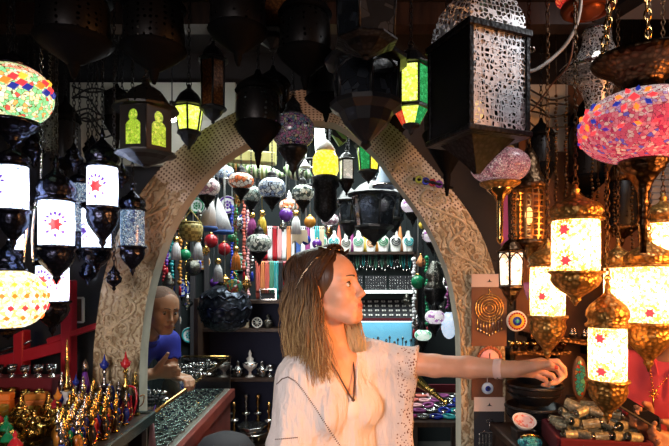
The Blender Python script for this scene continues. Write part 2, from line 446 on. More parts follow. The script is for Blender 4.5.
# ---------------------------------------------------------------- the woman
def build_woman():
    lat = Vector((math.cos(.60), math.sin(.60), 0)); fw = Vector((math.sin(.60), -math.cos(.60), 0))   # torso turned to her left
    C = Vector((-.010, 1.72, 1.295)); org = (C.x, C.y, 0)
    root = thing('person', 'woman in a white lace tunic reaching out her arm to a glowing lamp', 'person', org)
    HM = headM(Vector((-.013, 1.675, 1.520)), -.46, .20, 0, 1.05)
    lsh = C + lat * .150 + Vector((0, 0, -.018)); rsh = C - lat * .132 + Vector((0, 0, -.050))
    el = Vector((.335, 1.745, 1.262)); wr = Vector((.552, 1.62, 1.272)); rel = Vector((-.168, 1.60, 1.03)); rwr = Vector((-.08, 1.47, .90))
    h = .0038
    s = SDF((-.29, 1.40, .80), (.74, 1.98, 1.68), h)
    R = Matrix((lat, -fw, (0, 0, 1))).transposed()           # columns: lateral, back, up
    s.ell(C + Vector((0, 0, -.14)), (.150, .098, .19), R, .0)
    s.ell(C + Vector((0, 0, -.34)), (.125, .090, .16), R, .06)
    s.ell(C + Vector((0, 0, -.44)), (.150, .10, .12), R, .05)
    s.rc(lsh, rsh, .047, .047, .05)
    for q in (1, -1): s.ell(C + lat * q * .072 + fw * .070 + Vector((0, 0, -.150)), (.062, .056, .062), R, .03)
    hb = HM @ Vector((-.030, 0, -.05)); nb = C - fw * .012 + Vector((0, 0, .02))
    s.rc(hb, nb, .050, .056, .02)
    for q in (1, -1):
        s.rc(HM @ Vector((-.03, q * .055, -.06)), C + fw * .05 + lat * q * .02 + Vector((0, 0, .0)), .016, .012, .022)   # neck tendons
        s.rc(C + fw * .058 + lat * q * .02 + Vector((0, 0, -.002)), C + lat * q * .13 + fw * .02 + Vector((0, 0, .016)), .009, .010, .02)  # collar bones
    head_sdf(s, HM)
    s.rc(lsh, el, .047, .037, .03); s.rc(el, el * .55 + wr * .45, .037, .035, .015); s.rc(el * .55 + wr * .45, wr, .035, .026, .015)
    s.rc(rsh, rel, .048, .040, .03); s.rc(rel, rwr, .038, .026, .015)
    # left hand, pinching the tip of the lamp
    def hand(wr, K, fingers, thumb, r0):
        wv = Vector(wr)
        for kx in K: s.rc(wv + (Vector(kx) - wv) * .12, kx, .0205, .0128, .010)
        for (pts, rr) in fingers: s.chain(pts, [rr * 1.08, rr, rr * .93, rr * .80], .0022)
        s.chain(thumb, r0, .005)
    K = [(.640, 1.606, 1.298), (.643, 1.618, 1.284), (.636, 1.628, 1.268), (.622, 1.636, 1.254)]
    FN = [([K[0], (.684, 1.598, 1.300), (.704, 1.596, 1.278), (.709, 1.598, 1.255)], .0090),
          ([K[1], (.688, 1.606, 1.276), (.700, 1.598, 1.252), (.684, 1.590, 1.240)], .0092),
          ([K[2], (.674, 1.610, 1.254), (.678, 1.594, 1.236), (.658, 1.586, 1.234)], .0088),
          ([K[3], (.654, 1.614, 1.240), (.656, 1.598, 1.227), (.638, 1.592, 1.229)], .0080)]
    hand(wr, K, FN, [(.575, 1.606, 1.276), (.610, 1.582, 1.288), (.645, 1.570, 1.296), (.673, 1.575, 1.282)], [.0180, .0150, .0112, .0090])
    # right hand, hanging in front of the hip
    d = Vector((.35, -.10, -.35)).normalized()
    K2 = [tuple(rwr + d * .085 + Vector((.0, q * .018 - .02, .004 * q))) for q in (-1, 0, 1, 2)]
    F2 = [([k, Vector(k) + d * .035, Vector(k) + d * .055 + Vector((.0, .01, -.012)), Vector(k) + d * .062 + Vector((0, .018, -.03))], .0085) for k in K2]
    hand(rwr, K2, F2, [rwr + d * .02, rwr + d * .05 + Vector((.03, -.03, 0)), rwr + d * .075 + Vector((.04, -.035, -.01)), rwr + d * .09 + Vector((.042, -.03, -.03))], [.016, .013, .0105, .0085])
    V, Q = largest(*s.mesh())
    cen = V[Q].mean(1); Hi = np.array(HM.inverted()); loc = cen @ Hi[:3, :3].T + Hi[:3, 3]
    mi = np.zeros(len(Q), int)
    lip = (loc[:, 0] > .075) & (np.abs(loc[:, 1]) < .0245) & (loc[:, 2] < -.0570 - .20 * np.abs(loc[:, 1])) & (loc[:, 2] > -.0785 + .42 * np.abs(loc[:, 1]))
    mi[lip] = 1
    nail = (np.linalg.norm(cen - np.array((.668, 1.567, 1.287)), axis=1) < .0075) | (np.linalg.norm(cen - np.array((.7165, 1.596, 1.254)), axis=1) < .006)
    mi[nail] = 2
    SK = skin('fair skin', (.72, .40, .265), None); LP = simple('lips', (.55, .17, .13), .3); NL = simple('red nail', (.55, .06, .05), .2)
    np_obj('body', V, Q, [SK, LP, NL], root, mi, org)
    head_parts(root, org, HM, (.10, .055, .03), (.62, .56, .5), (.045, .024, .014), .0034, gaze=(.0, .12), prefix=' of the woman')
    # tunic
    CL = cloth_white(); LC = lace()
    t = SDF((-.36, 1.36, .74), (.34, 2.0, 1.42), .0052)
    t.ell(C + Vector((0, 0, -.13)), (.163, .112, .19), R, .0); t.ell(C + Vector((0, 0, -.34)), (.160, .120, .20), R, .06); t.ell(C + Vector((0, 0, -.52)), (.195, .145, .17), R, .06)
    t.rc(lsh + Vector((0, 0, .004)), rsh + Vector((0, 0, .004)), .056, .056, .05)
    for q in (1, -1): t.ell(C + lat * q * .070 + fw * .074 + Vector((0, 0, -.155)), (.068, .062, .072), R, .035)
    a = (el - lsh).normalized(); cuff = lsh + a * .145
    t.rc(lsh, lsh + a * .24, .064, .058, .03)
    for k in range(7):                                            # hanging cloth below the arm
        u = k / 6; p = lsh + a * (-.02 + .155 * u) + Vector((0, 0, -.03)); t.rc(p, p + Vector((.0, 0, -.40 + .02 * u)), .030, .020, .03)
    t.rc(rsh + Vector((0, 0, .0)), rel + Vector((.012, 0, -.04)), .060, .062, .03)
    t.rc(rsh + Vector((.01, -.01, -.08)), rel + Vector((.02, -.03, -.06)), .05, .070, .04)
    t.cut(lsh + a * .172, a, .004)
    # V neck
    sv = t.M
    for k in range(15):
        u = k / 14; p = C + fw * .16 - lat * .004 + Vector((0, 0, -.155 + .185 * u)); b = C - fw * .01 - lat * .004 + Vector((0, 0, -.10 + .13 * u)); t.rc(p, b, .006 + .062 * u, .006 + .062 * u, .004, True)
    t.rc(C + fw * .12 + Vector((0, 0, .08)), C - fw * .03 + Vector((0, 0, .055)), .066, .062, .008, True)
    V, Q = t.mesh(); V, Q = largest(V, Q)
    # cuff of the right sleeve: cut flat
    V2 = wrinkle(V, .0120, 15, 3.1, (1, 1, .24)); V2 = wrinkle(V2, .0065, 36, 9.0, (1, 1, .36))
    cen = V[Q].mean(1); ca = np.array(a); l_ = np.array(lsh)
    dl = (cen - l_) @ ca
    lace_l = (dl > .118) & (cen[:, 0] > .16)
    lace_r = (cen[:, 0] < C.x - .06) & (cen[:, 2] < 1.045) & (np.linalg.norm(cen[:, :2] - np.array((rel.x, rel.y)), axis=1) < .13)
    ap = np.array(fw); al = np.array(lat); cc = cen - np.array(C); cl = cc @ al; cf = cc @ ap
    w = np.clip((cc[:, 2] + .155) / .185, 0, 1) * .062
    lace_n = (cf > .03) & (np.abs(cl) < w + .030) & (cc[:, 2] > -.20) & (cc[:, 2] < .05)
    m = lace_l | lace_r | lace_n
    np_obj('tunic', V2, Q[~m], CL, root, None, org)
    np_obj('lace_sleeve_edge', V2, Q[lace_l], LC, root, None, org, 'lace edge of the wide sleeve')
    np_obj('lace_cuff', V2, Q[lace_r & ~lace_l], LC, root, None, org, 'lace cuff of the lowered sleeve')
    np_obj('lace_neckline', V2, Q[lace_n & ~lace_r & ~lace_l], CL, root, None, org)
    # crochet seam with dark eyelets, shoulder down over the chest
    seam = MB(); ey = simple('eyelet dark', (.10, .055, .04), .9)
    from mathutils.bvhtree import BVHTree
    bv = BVHTree.FromPolygons([Vector(v) for v in V2], [tuple(f) for f in Q])
    def on_cloth(px, py):
        d = P(px, py, 1.0) - Vector((0, 0, ZC)); hit = bv.ray_cast(Vector((0, 0, ZC)), d.normalized())
        return (hit[0], hit[1]) if hit[0] is not None else None
    path = [(277, 384), (282, 379), (288, 377), (295, 381), (302, 389), (309, 399), (316, 409), (323, 420), (330, 431), (338, 443), (345, 453)]
    pl = []
    for i in range(len(path) - 1):
        for k in range(6): u = k / 6; pl.append((path[i][0] * (1 - u) + path[i + 1][0] * u, path[i][1] * (1 - u) + path[i + 1][1] * u))
    for q in pl:
        r = on_cloth(*q)
        if r: seam.tile(r[0] - Vector(org) + r[1] * .0008, r[1], .0034, .0022, 0, .6)
    seam.build('eyelet_seam', ey, root); seam = MB()
    for (x0, y0, x1, y1) in ((276, 439.5, 297, 437.5),):
        for k in range(12):
            r = on_cloth(x0 + (x1 - x0) * k / 11, y0 + (y1 - y0) * k / 11)
            if r: seam.tile(r[0] - Vector(org) + r[1] * .0008, r[1], .003, .0022, 0)
    seam.build('cuff_eyelets', ey, root)
    # inner top in the V
    mb = MB(); mb.ell(C + fw * .098 + lat * .012 + Vector((0, 0, -.150)) - Vector(org), (.040, .026, .045), 14, 0, R); mb.build('undershirt', simple('white jersey', (.82, .78, .76), .8), root)
    # necklace: a long thin cord
    bodybv = None
    nk = []
    for i in range(29):
        u = i / 14 - 1
        nk.append(C + lat * (.052 * u) - lat * .004 + fw * (.068 + .058 * (1 - abs(u)) ** .8 - .03 * abs(u) ** 3) + Vector((0, 0, .028 - .145 * (1 - abs(u) ** 1.25))) - Vector(org))
    mb = MB(); mb.tube(nk, .0026, 6); mb.ell(nk[14], .006, 8); mb.build('necklace', simple('dark beaded cord', (.06, .03, .02), .4), root)
    # wrist band and finger ring
    ax = (wr - el).normalized(); c = wr - ax * .040; MM = ax.to_track_quat('Z', 'Y').to_matrix()
    mb = MB(); mb.lathe([(.0305, -.012), (.0325, -.011), (.0325, .011), (.0305, .012)], c - Vector(org), 24, 0, M=MM, cap=False)
    for k in range(5):
        an = -2.2 + k * .28; pt = MM @ Vector((.0328 * math.cos(an), .0328 * math.sin(an), .003 * (k % 2))); mb.tile(c - Vector(org) + pt, pt, .003, .0022, 1)
    mb.build('wristband', [simple('pink paper band', (.85, .62, .58), .6), ey], root)
    mb = MB(); mb.torus(Vector((.676, 1.602, 1.245)) - Vector(org), .0098, .0016, Rx(.9) @ Ry(.2), 14, 6); mb.build('finger_ring', simple('gold ring', (.8, .5, .2), .25, 1), root)
    mb = MB(); q = HM @ Vector((.000, -.080, -.046)) - Vector(org); mb.ell(q, (.0035, .003, .006), 8); mb.build('earring', simple('pearl stud', (.8, .6, .45), .2, .6), root)
    # hair
    random.seed(11); hm, hs = hair_mats()
    sh = SDF((-.34, 1.48, 1.16), (.16, 1.90, 1.70), .005); sh.M = HM
    sh.ell((-.022, 0, .036), (.104, .081, .093), k=0)
    for q in (1, -1):
        sh.rc((-.050, q * .045, .02), (-.066, q * .052, -.13), .038, .040, .03); sh.rc((-.066, q * .052, -.13), (-.080, q * .06, -.215), .040, .018, .02)
    sh.rc((-.07, 0, .02), (-.085, 0, -.2), .055, .035, .03)
    sh.ell((.108, 0, -.074), (.098, .09, .122), k=.008, sub=True)
    Vh, Qh = largest(*sh.mesh()); Vh = wrinkle(Vh, .004, 45, 1, (1, 1, .3))
    np_obj('hair', Vh, Qh, hm, root, None, org)
    mb = MB(); IM = HM; o = Vector(org)
    cz = Vector((-.022, 0, .034)); n = 22
    for i in range(1500):
        q = -1 if random.random() < .68 else 1
        x0 = random.uniform(-.055, .060); aw = random.uniform(1.30, 1.60); lay = random.uniform(.001, .011)
        ke = random.random(); fe = 1.42 + 1.6 * ke + (.15 if x0 < 0 else 0); fe = min(fe, 3.05)
        f0 = 1.50 - .5 * max(0, x0) / .06
        endz = random.uniform(-.275, -.20) if random.random() < .65 else random.uniform(-.22, -.10)
        amp = random.uniform(.007, .022); ph = random.uniform(0, 6.28); fr = random.uniform(.9, 1.7); pts = []
        dropx = random.uniform(-.030, .000) + (.034 * random.random() if ke < .35 else 0); out = random.uniform(.004, .034)
        for k in range(n):
            t = k / (n - 1)
            if t < .42:
                a = t / .42; an = .06 + a * aw; fi = f0 + (fe - f0) * a ** .8
                p = cz + Vector(((.106 + lay) * math.sin(an) * math.cos(fi) + x0 * (1 - a ** 1.6), q * (.083 + lay) * math.sin(an) * math.sin(fi), (.095 + lay * .6) * math.cos(an)))
                l0 = p; ll = Vector((math.cos(fe), q * math.sin(fe), 0))
            else:
                a = (t - .42) / .58; p = l0 + Vector((dropx * a, 0, (endz - l0.z) * a)) + ll * (out * math.sin(a * 2.2) - .014 * a * a)
                p += Vector((amp * math.sin(ph + a * 6.28 * fr) * a ** .6, amp * .8 * math.cos(ph + a * 6.28 * fr) * a ** .6, 0))
            pts.append(IM @ p - o)
        r = random.uniform(.0009, .0023); mb.tube(pts, [r * (1.0 - .6 * max(0, (k / (n - 1) - .55) / .45)) for k in range(n)], 5, 0 if random.random() < .6 else 1, flat=.6)
    for i in range(170):                                           # hair swept back over the temple and ear
        q = -1 if random.random() < .7 else 1; v = random.random(); pts = []; drop_ = random.uniform(.10, .26); ph = random.random() * 6
        for k in range(18):
            t = k / 17; x = (.066 - .052 * v) * (1 - t) + (-.052 - .03 * v) * t ** .8; z = .034 + (.082 - .088 * v) * (1 - t * .6) - drop_ * max(0, t - .45) ** 1.3
            ex = (x + .022) / .112; ez = min(1, max(-1, (z - .034) / .104)); y = .086 * math.sqrt(max(.30, 1 - ex * ex - ez * ez * (1 if z > .034 else .15))) + .003 + .006 * t
            pts.append(IM @ Vector((x + .006 * math.sin(ph + t * 9) * t, q * y, z)) - o)
        mb.tube(pts, [.0016 * (1.1 - .7 * t / 17) for t in range(18)], 5, 0, flat=.6)
    for i in range(60):                                            # lock on the far side, seen past the neck
        x0 = random.uniform(-.02, .035); pts = []; ph = random.random() * 6
        for k in range(12):
            t = k / 11; pts.append(IM @ Vector((x0 + .012 * math.sin(t * 3 + ph) + .012 * t, .080 - .02 * t + .006 * math.cos(t * 9 + ph), -.02 - .185 * t)) - o)
        mb.tube(pts, .0026, 5, 1, flat=.6)
    mb.build('hair_strands', hs, root)
    shoes_and_legs(root, org, C + Vector((0, 0, -.40)), .86, simple('dark denim', (.03, .04, .08), .8), simple('tan leather shoe', (.25, .12, .05), .5), fw)
    # sunglasses pushed up into the hair
    g = thing('sunglasses', "thin-framed sunglasses pushed up on the blonde woman's hair", 'sunglasses', tuple(HM @ Vector((0, 0, .10))))
    gm = simple('gold wire', (.55, .42, .28), .25, 1); lm = simple('dark tinted lens', (.03, .02, .015), .08)
    gi = Matrix.Translation(-Vector(g.location)) @ HM @ Matrix.Translation((-.022, 0, .002))
    for q in (1, -1):
        mb = MB(); mb.tube([(.052, q * .062, .100), (.03, q * .082, .088), (-.005, q * .097, .055), (-.035, q * .101, .02), (-.05, q * .1, -.005)], .0014, 6); o_ = mb.build('temple_arm', gm, g); o_.matrix_local = gi
        mb = MB(); MM = Matrix.Rotation(.45, 3, 'Y'); mb.ell((.045, q * .034, .122), (.027, .029, .003), 18, 0, MM); o_ = mb.build('lens', lm, g); o_.matrix_local = gi
        mb = MB(); mb.torus((.045, q * .034, .122), .028, .0014, MM, 22, 6); o_ = mb.build('rim', gm, g); o_.matrix_local = gi
    mb = MB(); mb.tube([(.048, .008, .128), (.046, 0, .131), (.048, -.008, .128)], .0014, 6); o_ = mb.build('bridge', gm, g); o_.matrix_local = gi
    return root

def cloth_white():
    m, nt, b = newmat('white crinkled cotton'); v = coord(nt); b.inputs['Roughness'].default_value = .85
    b.inputs['Base Color'].default_value = (.74, .69, .67, 1); b.inputs['Sheen Weight'].default_value = .2
    w = N(nt, 'ShaderNodeTexNoise'); w.inputs['Scale'].default_value = 55; w.inputs['Detail'].default_value = 3; mp = N(nt, 'ShaderNodeMapping'); mp.inputs['Scale'].default_value = (1.6, 1.6, .35); L(nt, v, mp.inputs[0]); L(nt, mp.outputs[0], w.inputs['Vector'])
    bump(nt, b, w.outputs[0], .9, .010); return m
def lace():
    m, nt, b = newmat('white lace'); v = coord(nt); vo = vor(nt, v, 105, 'F1', .8); nz = N(nt, 'ShaderNodeTexNoise'); nz.inputs['Scale'].default_value = 30; L(nt, v, nz.inputs['Vector'])
    k = math_(nt, 'LESS_THAN', vo.outputs['Distance'], math_(nt, 'MULTIPLY', nz.outputs[0], .55))
    L(nt, mixc(nt, k, (.74, .68, .65), (.20, .09, .06)), b.inputs['Base Color']); b.inputs['Roughness'].default_value = .9; bump(nt, b, vo.outputs['Distance'], .6, .003); return m
def hair_mats():
    out = []
    for nm, root_, tip in (('brown to blonde hair', (.055, .024, .011), (.42, .26, .105)), ('honey hair', (.085, .038, .016), (.62, .42, .19)), ('ash hair', (.042, .019, .009), (.33, .19, .08))):
        m, nt, b = newmat(nm); t = N(nt, 'ShaderNodeTexCoord'); sp = N(nt, 'ShaderNodeSeparateXYZ'); L(nt, t.outputs['Object'], sp.inputs[0])
        mr = N(nt, 'ShaderNodeMapRange'); mr.inputs[1].default_value = 1.60; mr.inputs[2].default_value = 1.28; L(nt, sp.outputs[2], mr.inputs[0])
        L(nt, ramp(nt, mr.outputs[0], [(.15, root_), (.85, tip)]), b.inputs['Base Color']); b.inputs['Roughness'].default_value = .42; b.inputs['Specular IOR Level'].default_value = .35
        nz = N(nt, 'ShaderNodeTexNoise'); nz.inputs['Scale'].default_value = 160; mp = N(nt, 'ShaderNodeMapping'); mp.inputs['Scale'].default_value = (1, 1, .08); L(nt, t.outputs['Object'], mp.inputs[0]); L(nt, mp.outputs[0], nz.inputs['Vector']); bump(nt, b, nz.outputs[0], .5, .003)
        out.append(m)
    return out[0], [out[2], out[1]]

# ---------------------------------------------------------------- the man leaning on the counter
def build_man():
    org = (-1.42, 2.80, 0)
    root = thing('person', 'man with close-cropped hair in a blue polo shirt leaning over the glass counter', 'person', org)
    HM = headM(Vector((-.915, 2.76, 1.392)), -.72, -.20, -.06, 1.03)
    nk = Vector((-1.005, 2.83, 1.265)); C = Vector((-1.06, 2.85, 1.215)); hip = Vector((-1.44, 2.86, .95))
    fw = Vector((.80, -.60, 0)).normalized(); lat = Vector((-fw.y, fw.x, 0))
    lsh = C + lat * .165 + Vector((0, 0, -.02)); rsh = C - lat * .165 + Vector((0, 0, -.02))
    rel = Vector((-1.10, 2.52, 1.06)); rwr = Vector((-.92, 2.63, 1.075)); lel = Vector((-.93, 2.95, 1.045)); lwr = Vector((-.84, 2.74, 1.045))
    s = SDF((-1.62, 2.40, .75), (-.72, 3.14, 1.56), .0055)
    up = (C - hip).normalized(); R = Matrix((lat, up.cross(lat), up)).transposed()
    s.ell(C * .78 + hip * .22, (.17, .105, .17), R, 0); s.ell(C * .35 + hip * .65, (.16, .105, .2), R, .06); s.ell(hip, (.16, .12, .12), R, .05)
    s.rc(lsh, rsh, .055, .055, .05); s.rc(HM @ Vector((-.03, 0, -.05)), C + Vector((0, 0, .01)), .058, .066, .03)
    head_sdf(s, HM, False)
    s.rc(lsh, lel, .056, .044, .03); s.rc(lel, lwr, .042, .028, .015); s.rc(rsh, rel, .056, .044, .03); s.rc(rel, rwr, .042, .029, .015)
    def hand(w, d, side, curl, thumb):
        K = [w + d * .085 + side * (.021 * q) for q in (1.3, .45, -.45, -1.3)]
        for k in K: s.rc(w + (k - w) * .12, k, .021, .014, .010)
        for k, l in zip(K, (.85, 1, .93, .72)):
            s.chain([k, k + d * .042 * l + curl * .010, k + d * .058 * l + curl * .036, k + d * .045 * l + curl * .056], [.0100, .0095, .0088, .0078], .002)
        s.chain([w + d * .02 + side * .018, w + d * .045 + side * .04 + thumb * .010, w + d * .062 + side * .045 + thumb * .035, w + d * .066 + side * .04 + thumb * .062], [.018, .0145, .0115, .0092], .005)
    hand(rwr, Vector((.95, -.05, .15)).normalized(), Vector((0, -.35, .9)).normalized(), Vector((-.3, .8, -.4)).normalized(), Vector((.3, -.1, .9)).normalized())
    hand(lwr, Vector((.75, -.55, -.02)).normalized(), Vector((-.6, -.75, .1)).normalized(), Vector((-.1, -.2, -1)).normalized(), Vector((.5, -.6, 0)).normalized())
    V, Q = largest(*s.mesh()); cen = V[Q].mean(1); Hi = np.array(HM.inverted()); loc = cen @ Hi[:3, :3].T + Hi[:3, 3]; mi = np.zeros(len(Q), int)
    lip = (loc[:, 0] > .075) & (np.abs(loc[:, 1]) < .0245) & (loc[:, 2] < -.0570 - .20 * np.abs(loc[:, 1])) & (loc[:, 2] > -.0785 + .42 * np.abs(loc[:, 1])); mi[lip] = 1
    crop = (loc[:, 2] > .055 - .9 * np.minimum(0, loc[:, 0] - .0) * -1 * 0) & (loc[:, 0] < .062 - .12 * (loc[:, 2] - .06)) & (loc[:, 2] > .085 - .5 * np.clip(.07 - loc[:, 0], 0, .14))
    mi[crop] = 2
    SK = skin('brown skin', (.40, .215, .125), None); LP = simple('brown lips', (.30, .12, .09), .4); ST = simple('cropped hair stubble', (.17, .10, .07), .8, 0, 900, .8, .002)
    np_obj('body', V, Q, [SK, LP, ST], root, mi, org)
    head_parts(root, org, HM, (.03, .02, .015), (.5, .47, .43), (.02, .015, .012), .0036, gaze=(-.1, -.35), prefix=' of the man')
    t = SDF((-1.66, 2.36, .70), (-.72, 3.18, 1.34), .008)
    t.ell(C * .78 + hip * .22, (.185, .118, .18), R, 0); t.ell(C * .35 + hip * .65, (.18, .118, .21), R, .06); t.ell(hip, (.185, .145, .15), R, .05)
    t.rc(lsh, rsh, .068, .068, .05); t.rc(lsh, lsh * .42 + lel * .58, .070, .066, .03); t.rc(rsh, rsh * .42 + rel * .58, .070, .066, .03)
    for a, b in ((lsh, lel), (rsh, rel)): 
        d = (b - a); t.rc(a + d * .60, a + d * 1.0, .055, .075, .004, True)
    nd = (HM @ Vector((-.03, 0, -.05)) - C).normalized(); t.rc(C + nd * .055, C + nd * .20, .070, .085, .004, True)
    V, Q = largest(*t.mesh()); V = wrinkle(V, .006, 11, 2)
    SM = simple('royal blue cotton', (.010, .022, .33), .75, 0, 60, .3)
    np_obj('polo_shirt', V, Q, SM, root, None, org)
    mb = MB(); MM = nd.to_track_quat('Z', 'Y').to_matrix(); mb.lathe([(.078, .035), (.082, .036), (.076, .075), (.071, .074)], C - Vector(org), 24, 0, M=MM, cap=False); mb.build('collar', SM, root)
    shoes_and_legs(root, org, hip, .86, simple('black trousers', (.02, .02, .025), .8), simple('black shoe', (.02, .02, .02), .4), Vector((1, 0, 0)), .10, .09)

# ---------------------------------------------------------------- the seller at the edge of the picture, looking at a phone
def build_seller():
    C = Vector((1.30, 2.0, 1.215)); org = (C.x, C.y, 0)
    root = thing('person', 'person in a coral polo shirt with gold lanyard, tapping a dark phone', 'person', org)
    fw = Vector((-.75, -.66, 0)).normalized(); lat = Vector((-fw.y, fw.x, 0))
    HM = headM(C + Vector((-.01, -.02, .225)), math.atan2(fw.y, fw.x), -.35)
    lsh = C + lat * .165 + Vector((0, 0, -.02)); rsh = C - lat * .165 + Vector((0, 0, -.02))     # right shoulder is the one in view
    R = Matrix((lat, -fw, (0, 0, 1))).transposed()
    rel = Vector((1.155, 1.95, .955)); rwr = Vector((1.030, 1.700, 1.075)); lel = Vector((1.36, 1.70, .95)); lwr = Vector((1.09, 1.62, 1.035))
    s = SDF((.86, 1.44, .70), (1.72, 2.32, 1.62), .006)
    s.ell(C + Vector((0, 0, -.14)), (.160, .11, .19), R, 0); s.ell(C + Vector((0, 0, -.36)), (.145, .11, .18), R, .06)
    s.rc(lsh, rsh, .052, .052, .05); s.rc(HM @ Vector((-.03, 0, -.05)), C + Vector((0, 0, .01)), .055, .062, .03); head_sdf(s, HM, False)
    s.rc(rsh, rel, .052, .042, .03); s.rc(rel, rwr, .041, .029, .015); s.rc(lsh, lel, .052, .042, .03); s.rc(lel, lwr, .041, .029, .015)
    ph = Vector((.947, 1.622, 1.140)); pd = Vector((-.82, .25, .52)).normalized()          # the phone: its long axis
    def hand(w, d, side, curl, thumb):
        K = [w + d * .075 + side * (.020 * q) for q in (1.3, .45, -.45, -1.3)]
        for k in K: s.rc(w + (k - w) * .12, k, .021, .0135, .010)
        for k, l in zip(K, (.85, 1, .93, .72)):
            s.chain([k, k + d * .036 * l + curl * .006, k + d * .050 * l + curl * .030, k + d * .040 * l + curl * .048], [.0098, .0092, .0086, .0076], .002)
        s.chain([w + d * .015 + side * .018, w + d * .04 + side * .035 + thumb * .015, w + d * .06 + side * .035 + thumb * .035, w + d * .085 + side * .028 + thumb * .045], [.0175, .014, .0112, .009], .005)
    hand(rwr, Vector((-.80, -.40, .42)).normalized(), Vector((.42, .1, .88)).normalized(), Vector((-.1, -.9, .1)).normalized(), Vector((.0, -.7, .5)).normalized())
    hand(lwr, Vector((-.95, -.1, .15)).normalized(), Vector((0, .2, .95)).normalized(), Vector((-.1, -.5, .6)).normalized(), Vector((0, -.4, .8)).normalized())
    V, Q = largest(*s.mesh()); np_obj('body', V, Q, skin('warm brown skin', (.42, .21, .12), None), root, None, org)
    head_parts(root, org, HM, (.03, .02, .015), (.5, .47, .43), (.02, .015, .012), .0034, gaze=(0, -.4), prefix=' of the seller')
    hs = SDF((1.05, 1.75, 1.22), (1.6, 2.25, 1.64), .007); hs.M = HM; hs.ell((-.022, 0, .038), (.106, .083, .095), k=0); hs.ell((.12, 0, -.045), (.11, .13, .115), k=.01, sub=True); hs.ell((0, 0, -.13), (.2, .2, .12), k=.01, sub=True)
    Vh, Qh = largest(*hs.mesh()); np_obj('hair', Vh, Qh, simple('black hair', (.015, .012, .01), .5, 0, 200, .6), root, None, org)
    t = SDF((.95, 1.58, .66), (1.76, 2.36, 1.36), .007)
    t.ell(C + Vector((0, 0, -.14)), (.178, .130, .19), R, 0); t.ell(C + Vector((0, 0, -.36)), (.168, .135, .20), R, .06); t.ell(C + Vector((0, 0, -.46)), (.17, .14, .12), R, .05)
    t.rc(lsh, rsh, .064, .064, .05)
    for a, b in ((lsh, lel), (rsh, rel)):
        d = b - a; t.rc(a, a + d * .66, .066, .066, .03); t.rc(a + d * .70, a + d * 1.1, .055, .075, .004, True)
    nd = Vector((0, 0, 1)); t.rc(C + nd * .055 + fw * .01, C + nd * .20 + fw * .03, .064, .085, .004, True); t.rc(C + fw * .10 + nd * .05, C + fw * .13 - nd * .10, .022, .008, .004, True)
    V, Q = largest(*t.mesh()); V = wrinkle(V, .005, 13, 5)
    SM = simple('coral cotton pique', (.78, .085, .11), .75, 0, 220, .3); np_obj('polo_shirt', V, Q, SM, root, None, org)
    mb = MB()
    for q in (1, -1):                                              # open collar, two wings
        p = [C + lat * q * .015 + fw * .112 + nd * -.02, C + lat * q * .055 + fw * .085 + nd * .0, C + lat * q * .085 + fw * .02 + nd * .055, C + lat * q * .066 + fw * -.01 + nd * .085, C + lat * q * .05 + fw * .055 + nd * .055]
        p = [v - Vector(org) for v in p]; n_ = (p[1] - p[0]).cross(p[4] - p[0]).normalized() * .003; mb.add(p + [v + n_ for v in p], [(0, 1, 2, 3, 4), (9, 8, 7, 6, 5)] + [(i, (i + 1) % 5, (i + 1) % 5 + 5, i + 5) for i in range(5)], 0, False)
    mb.build('collar', SM, root)
    mb = MB(); gold = simple('gold beads', (.85, .50, .14), .25, 1)
    for q in (1, -1):
        for k in range(16):
            u = k / 15; mb.ell(C + lat * q * (.075 * (1 - u)) + lat * -.02 * u + fw * (.01 + .135 * u ** .7) + nd * (.075 - .155 * u) - Vector(org), .0042, 6)
    e = C - lat * .02 + fw * .148 + nd * -.085 - Vector(org)
    for k in range(7):
        an = k * 2 * PI / 7; mb.tube([e, e + Vector((.022 * math.cos(an), -.004, .022 * math.sin(an)))], [.004, .0015], 5)
    mb.ell(e, .008, 8); mb.tube([e, e + Vector((0, 0, -.06))], .003, 5); mb.build('lanyard', gold, root)
    shoes_and_legs(root, org, C + Vector((0, 0, -.42)), .84, simple('navy trousers', (.02, .025, .05), .8), simple('grey shoe', (.1, .1, .1), .5), fw)
    p = thing('mobile_phone', 'dark mobile phone held by the person in the coral shirt', 'phone', tuple(ph))
    z = Vector((.35, -.55, .76)); z = (z - pd * z.dot(pd)).normalized(); MM = Matrix((pd, z.cross(pd), z)).transposed()
    mb = MB(); mb.box((0, 0, 0), (.072, .036, .0042), 0, MM, .003); mb.build('case', simple('black phone case', (.015, .015, .018), .35), p)
    mb = MB(); mb.box(MM @ Vector((0, 0, .0044)), (.064, .032, .0006), 0, MM); mb.build('screen', simple('dark screen glass', (.01, .01, .012), .05), p)
    mb = MB(); mb.box(MM @ Vector((-.052, .018, -.0048)), (.010, .008, .001), 0, MM, .001); mb.build('camera_bump', simple('grey lens plate', (.1, .1, .11), .2), p)
# ================================================================ setting
def plaster(name, c1, c2, sc_=3, rough=.9):
    m, nt, b = newmat(name); v = coord(nt); nz = N(nt, 'ShaderNodeTexNoise'); nz.inputs['Scale'].default_value = sc_; nz.inputs['Detail'].default_value = 6; L(nt, v, nz.inputs['Vector'])
    L(nt, ramp(nt, nz.outputs[0], [(.35, c1), (.65, c2)]), b.inputs['Base Color']); b.inputs['Roughness'].default_value = rough; bump(nt, b, nz.outputs[0], .3, .004); return m
def wood(name, c1, c2, sc_=(14, 2, 2), rough=.45):
    m, nt, b = newmat(name); v = coord(nt, sc_=sc_); nz = N(nt, 'ShaderNodeTexNoise'); nz.inputs['Scale'].default_value = 4; nz.inputs['Detail'].default_value = 6; L(nt, v, nz.inputs['Vector'])
    L(nt, ramp(nt, nz.outputs[0], [(.35, c1), (.65, c2)]), b.inputs['Base Color']); b.inputs['Roughness'].default_value = rough; bump(nt, b, nz.outputs[0], .2, .002); return m
M = {}
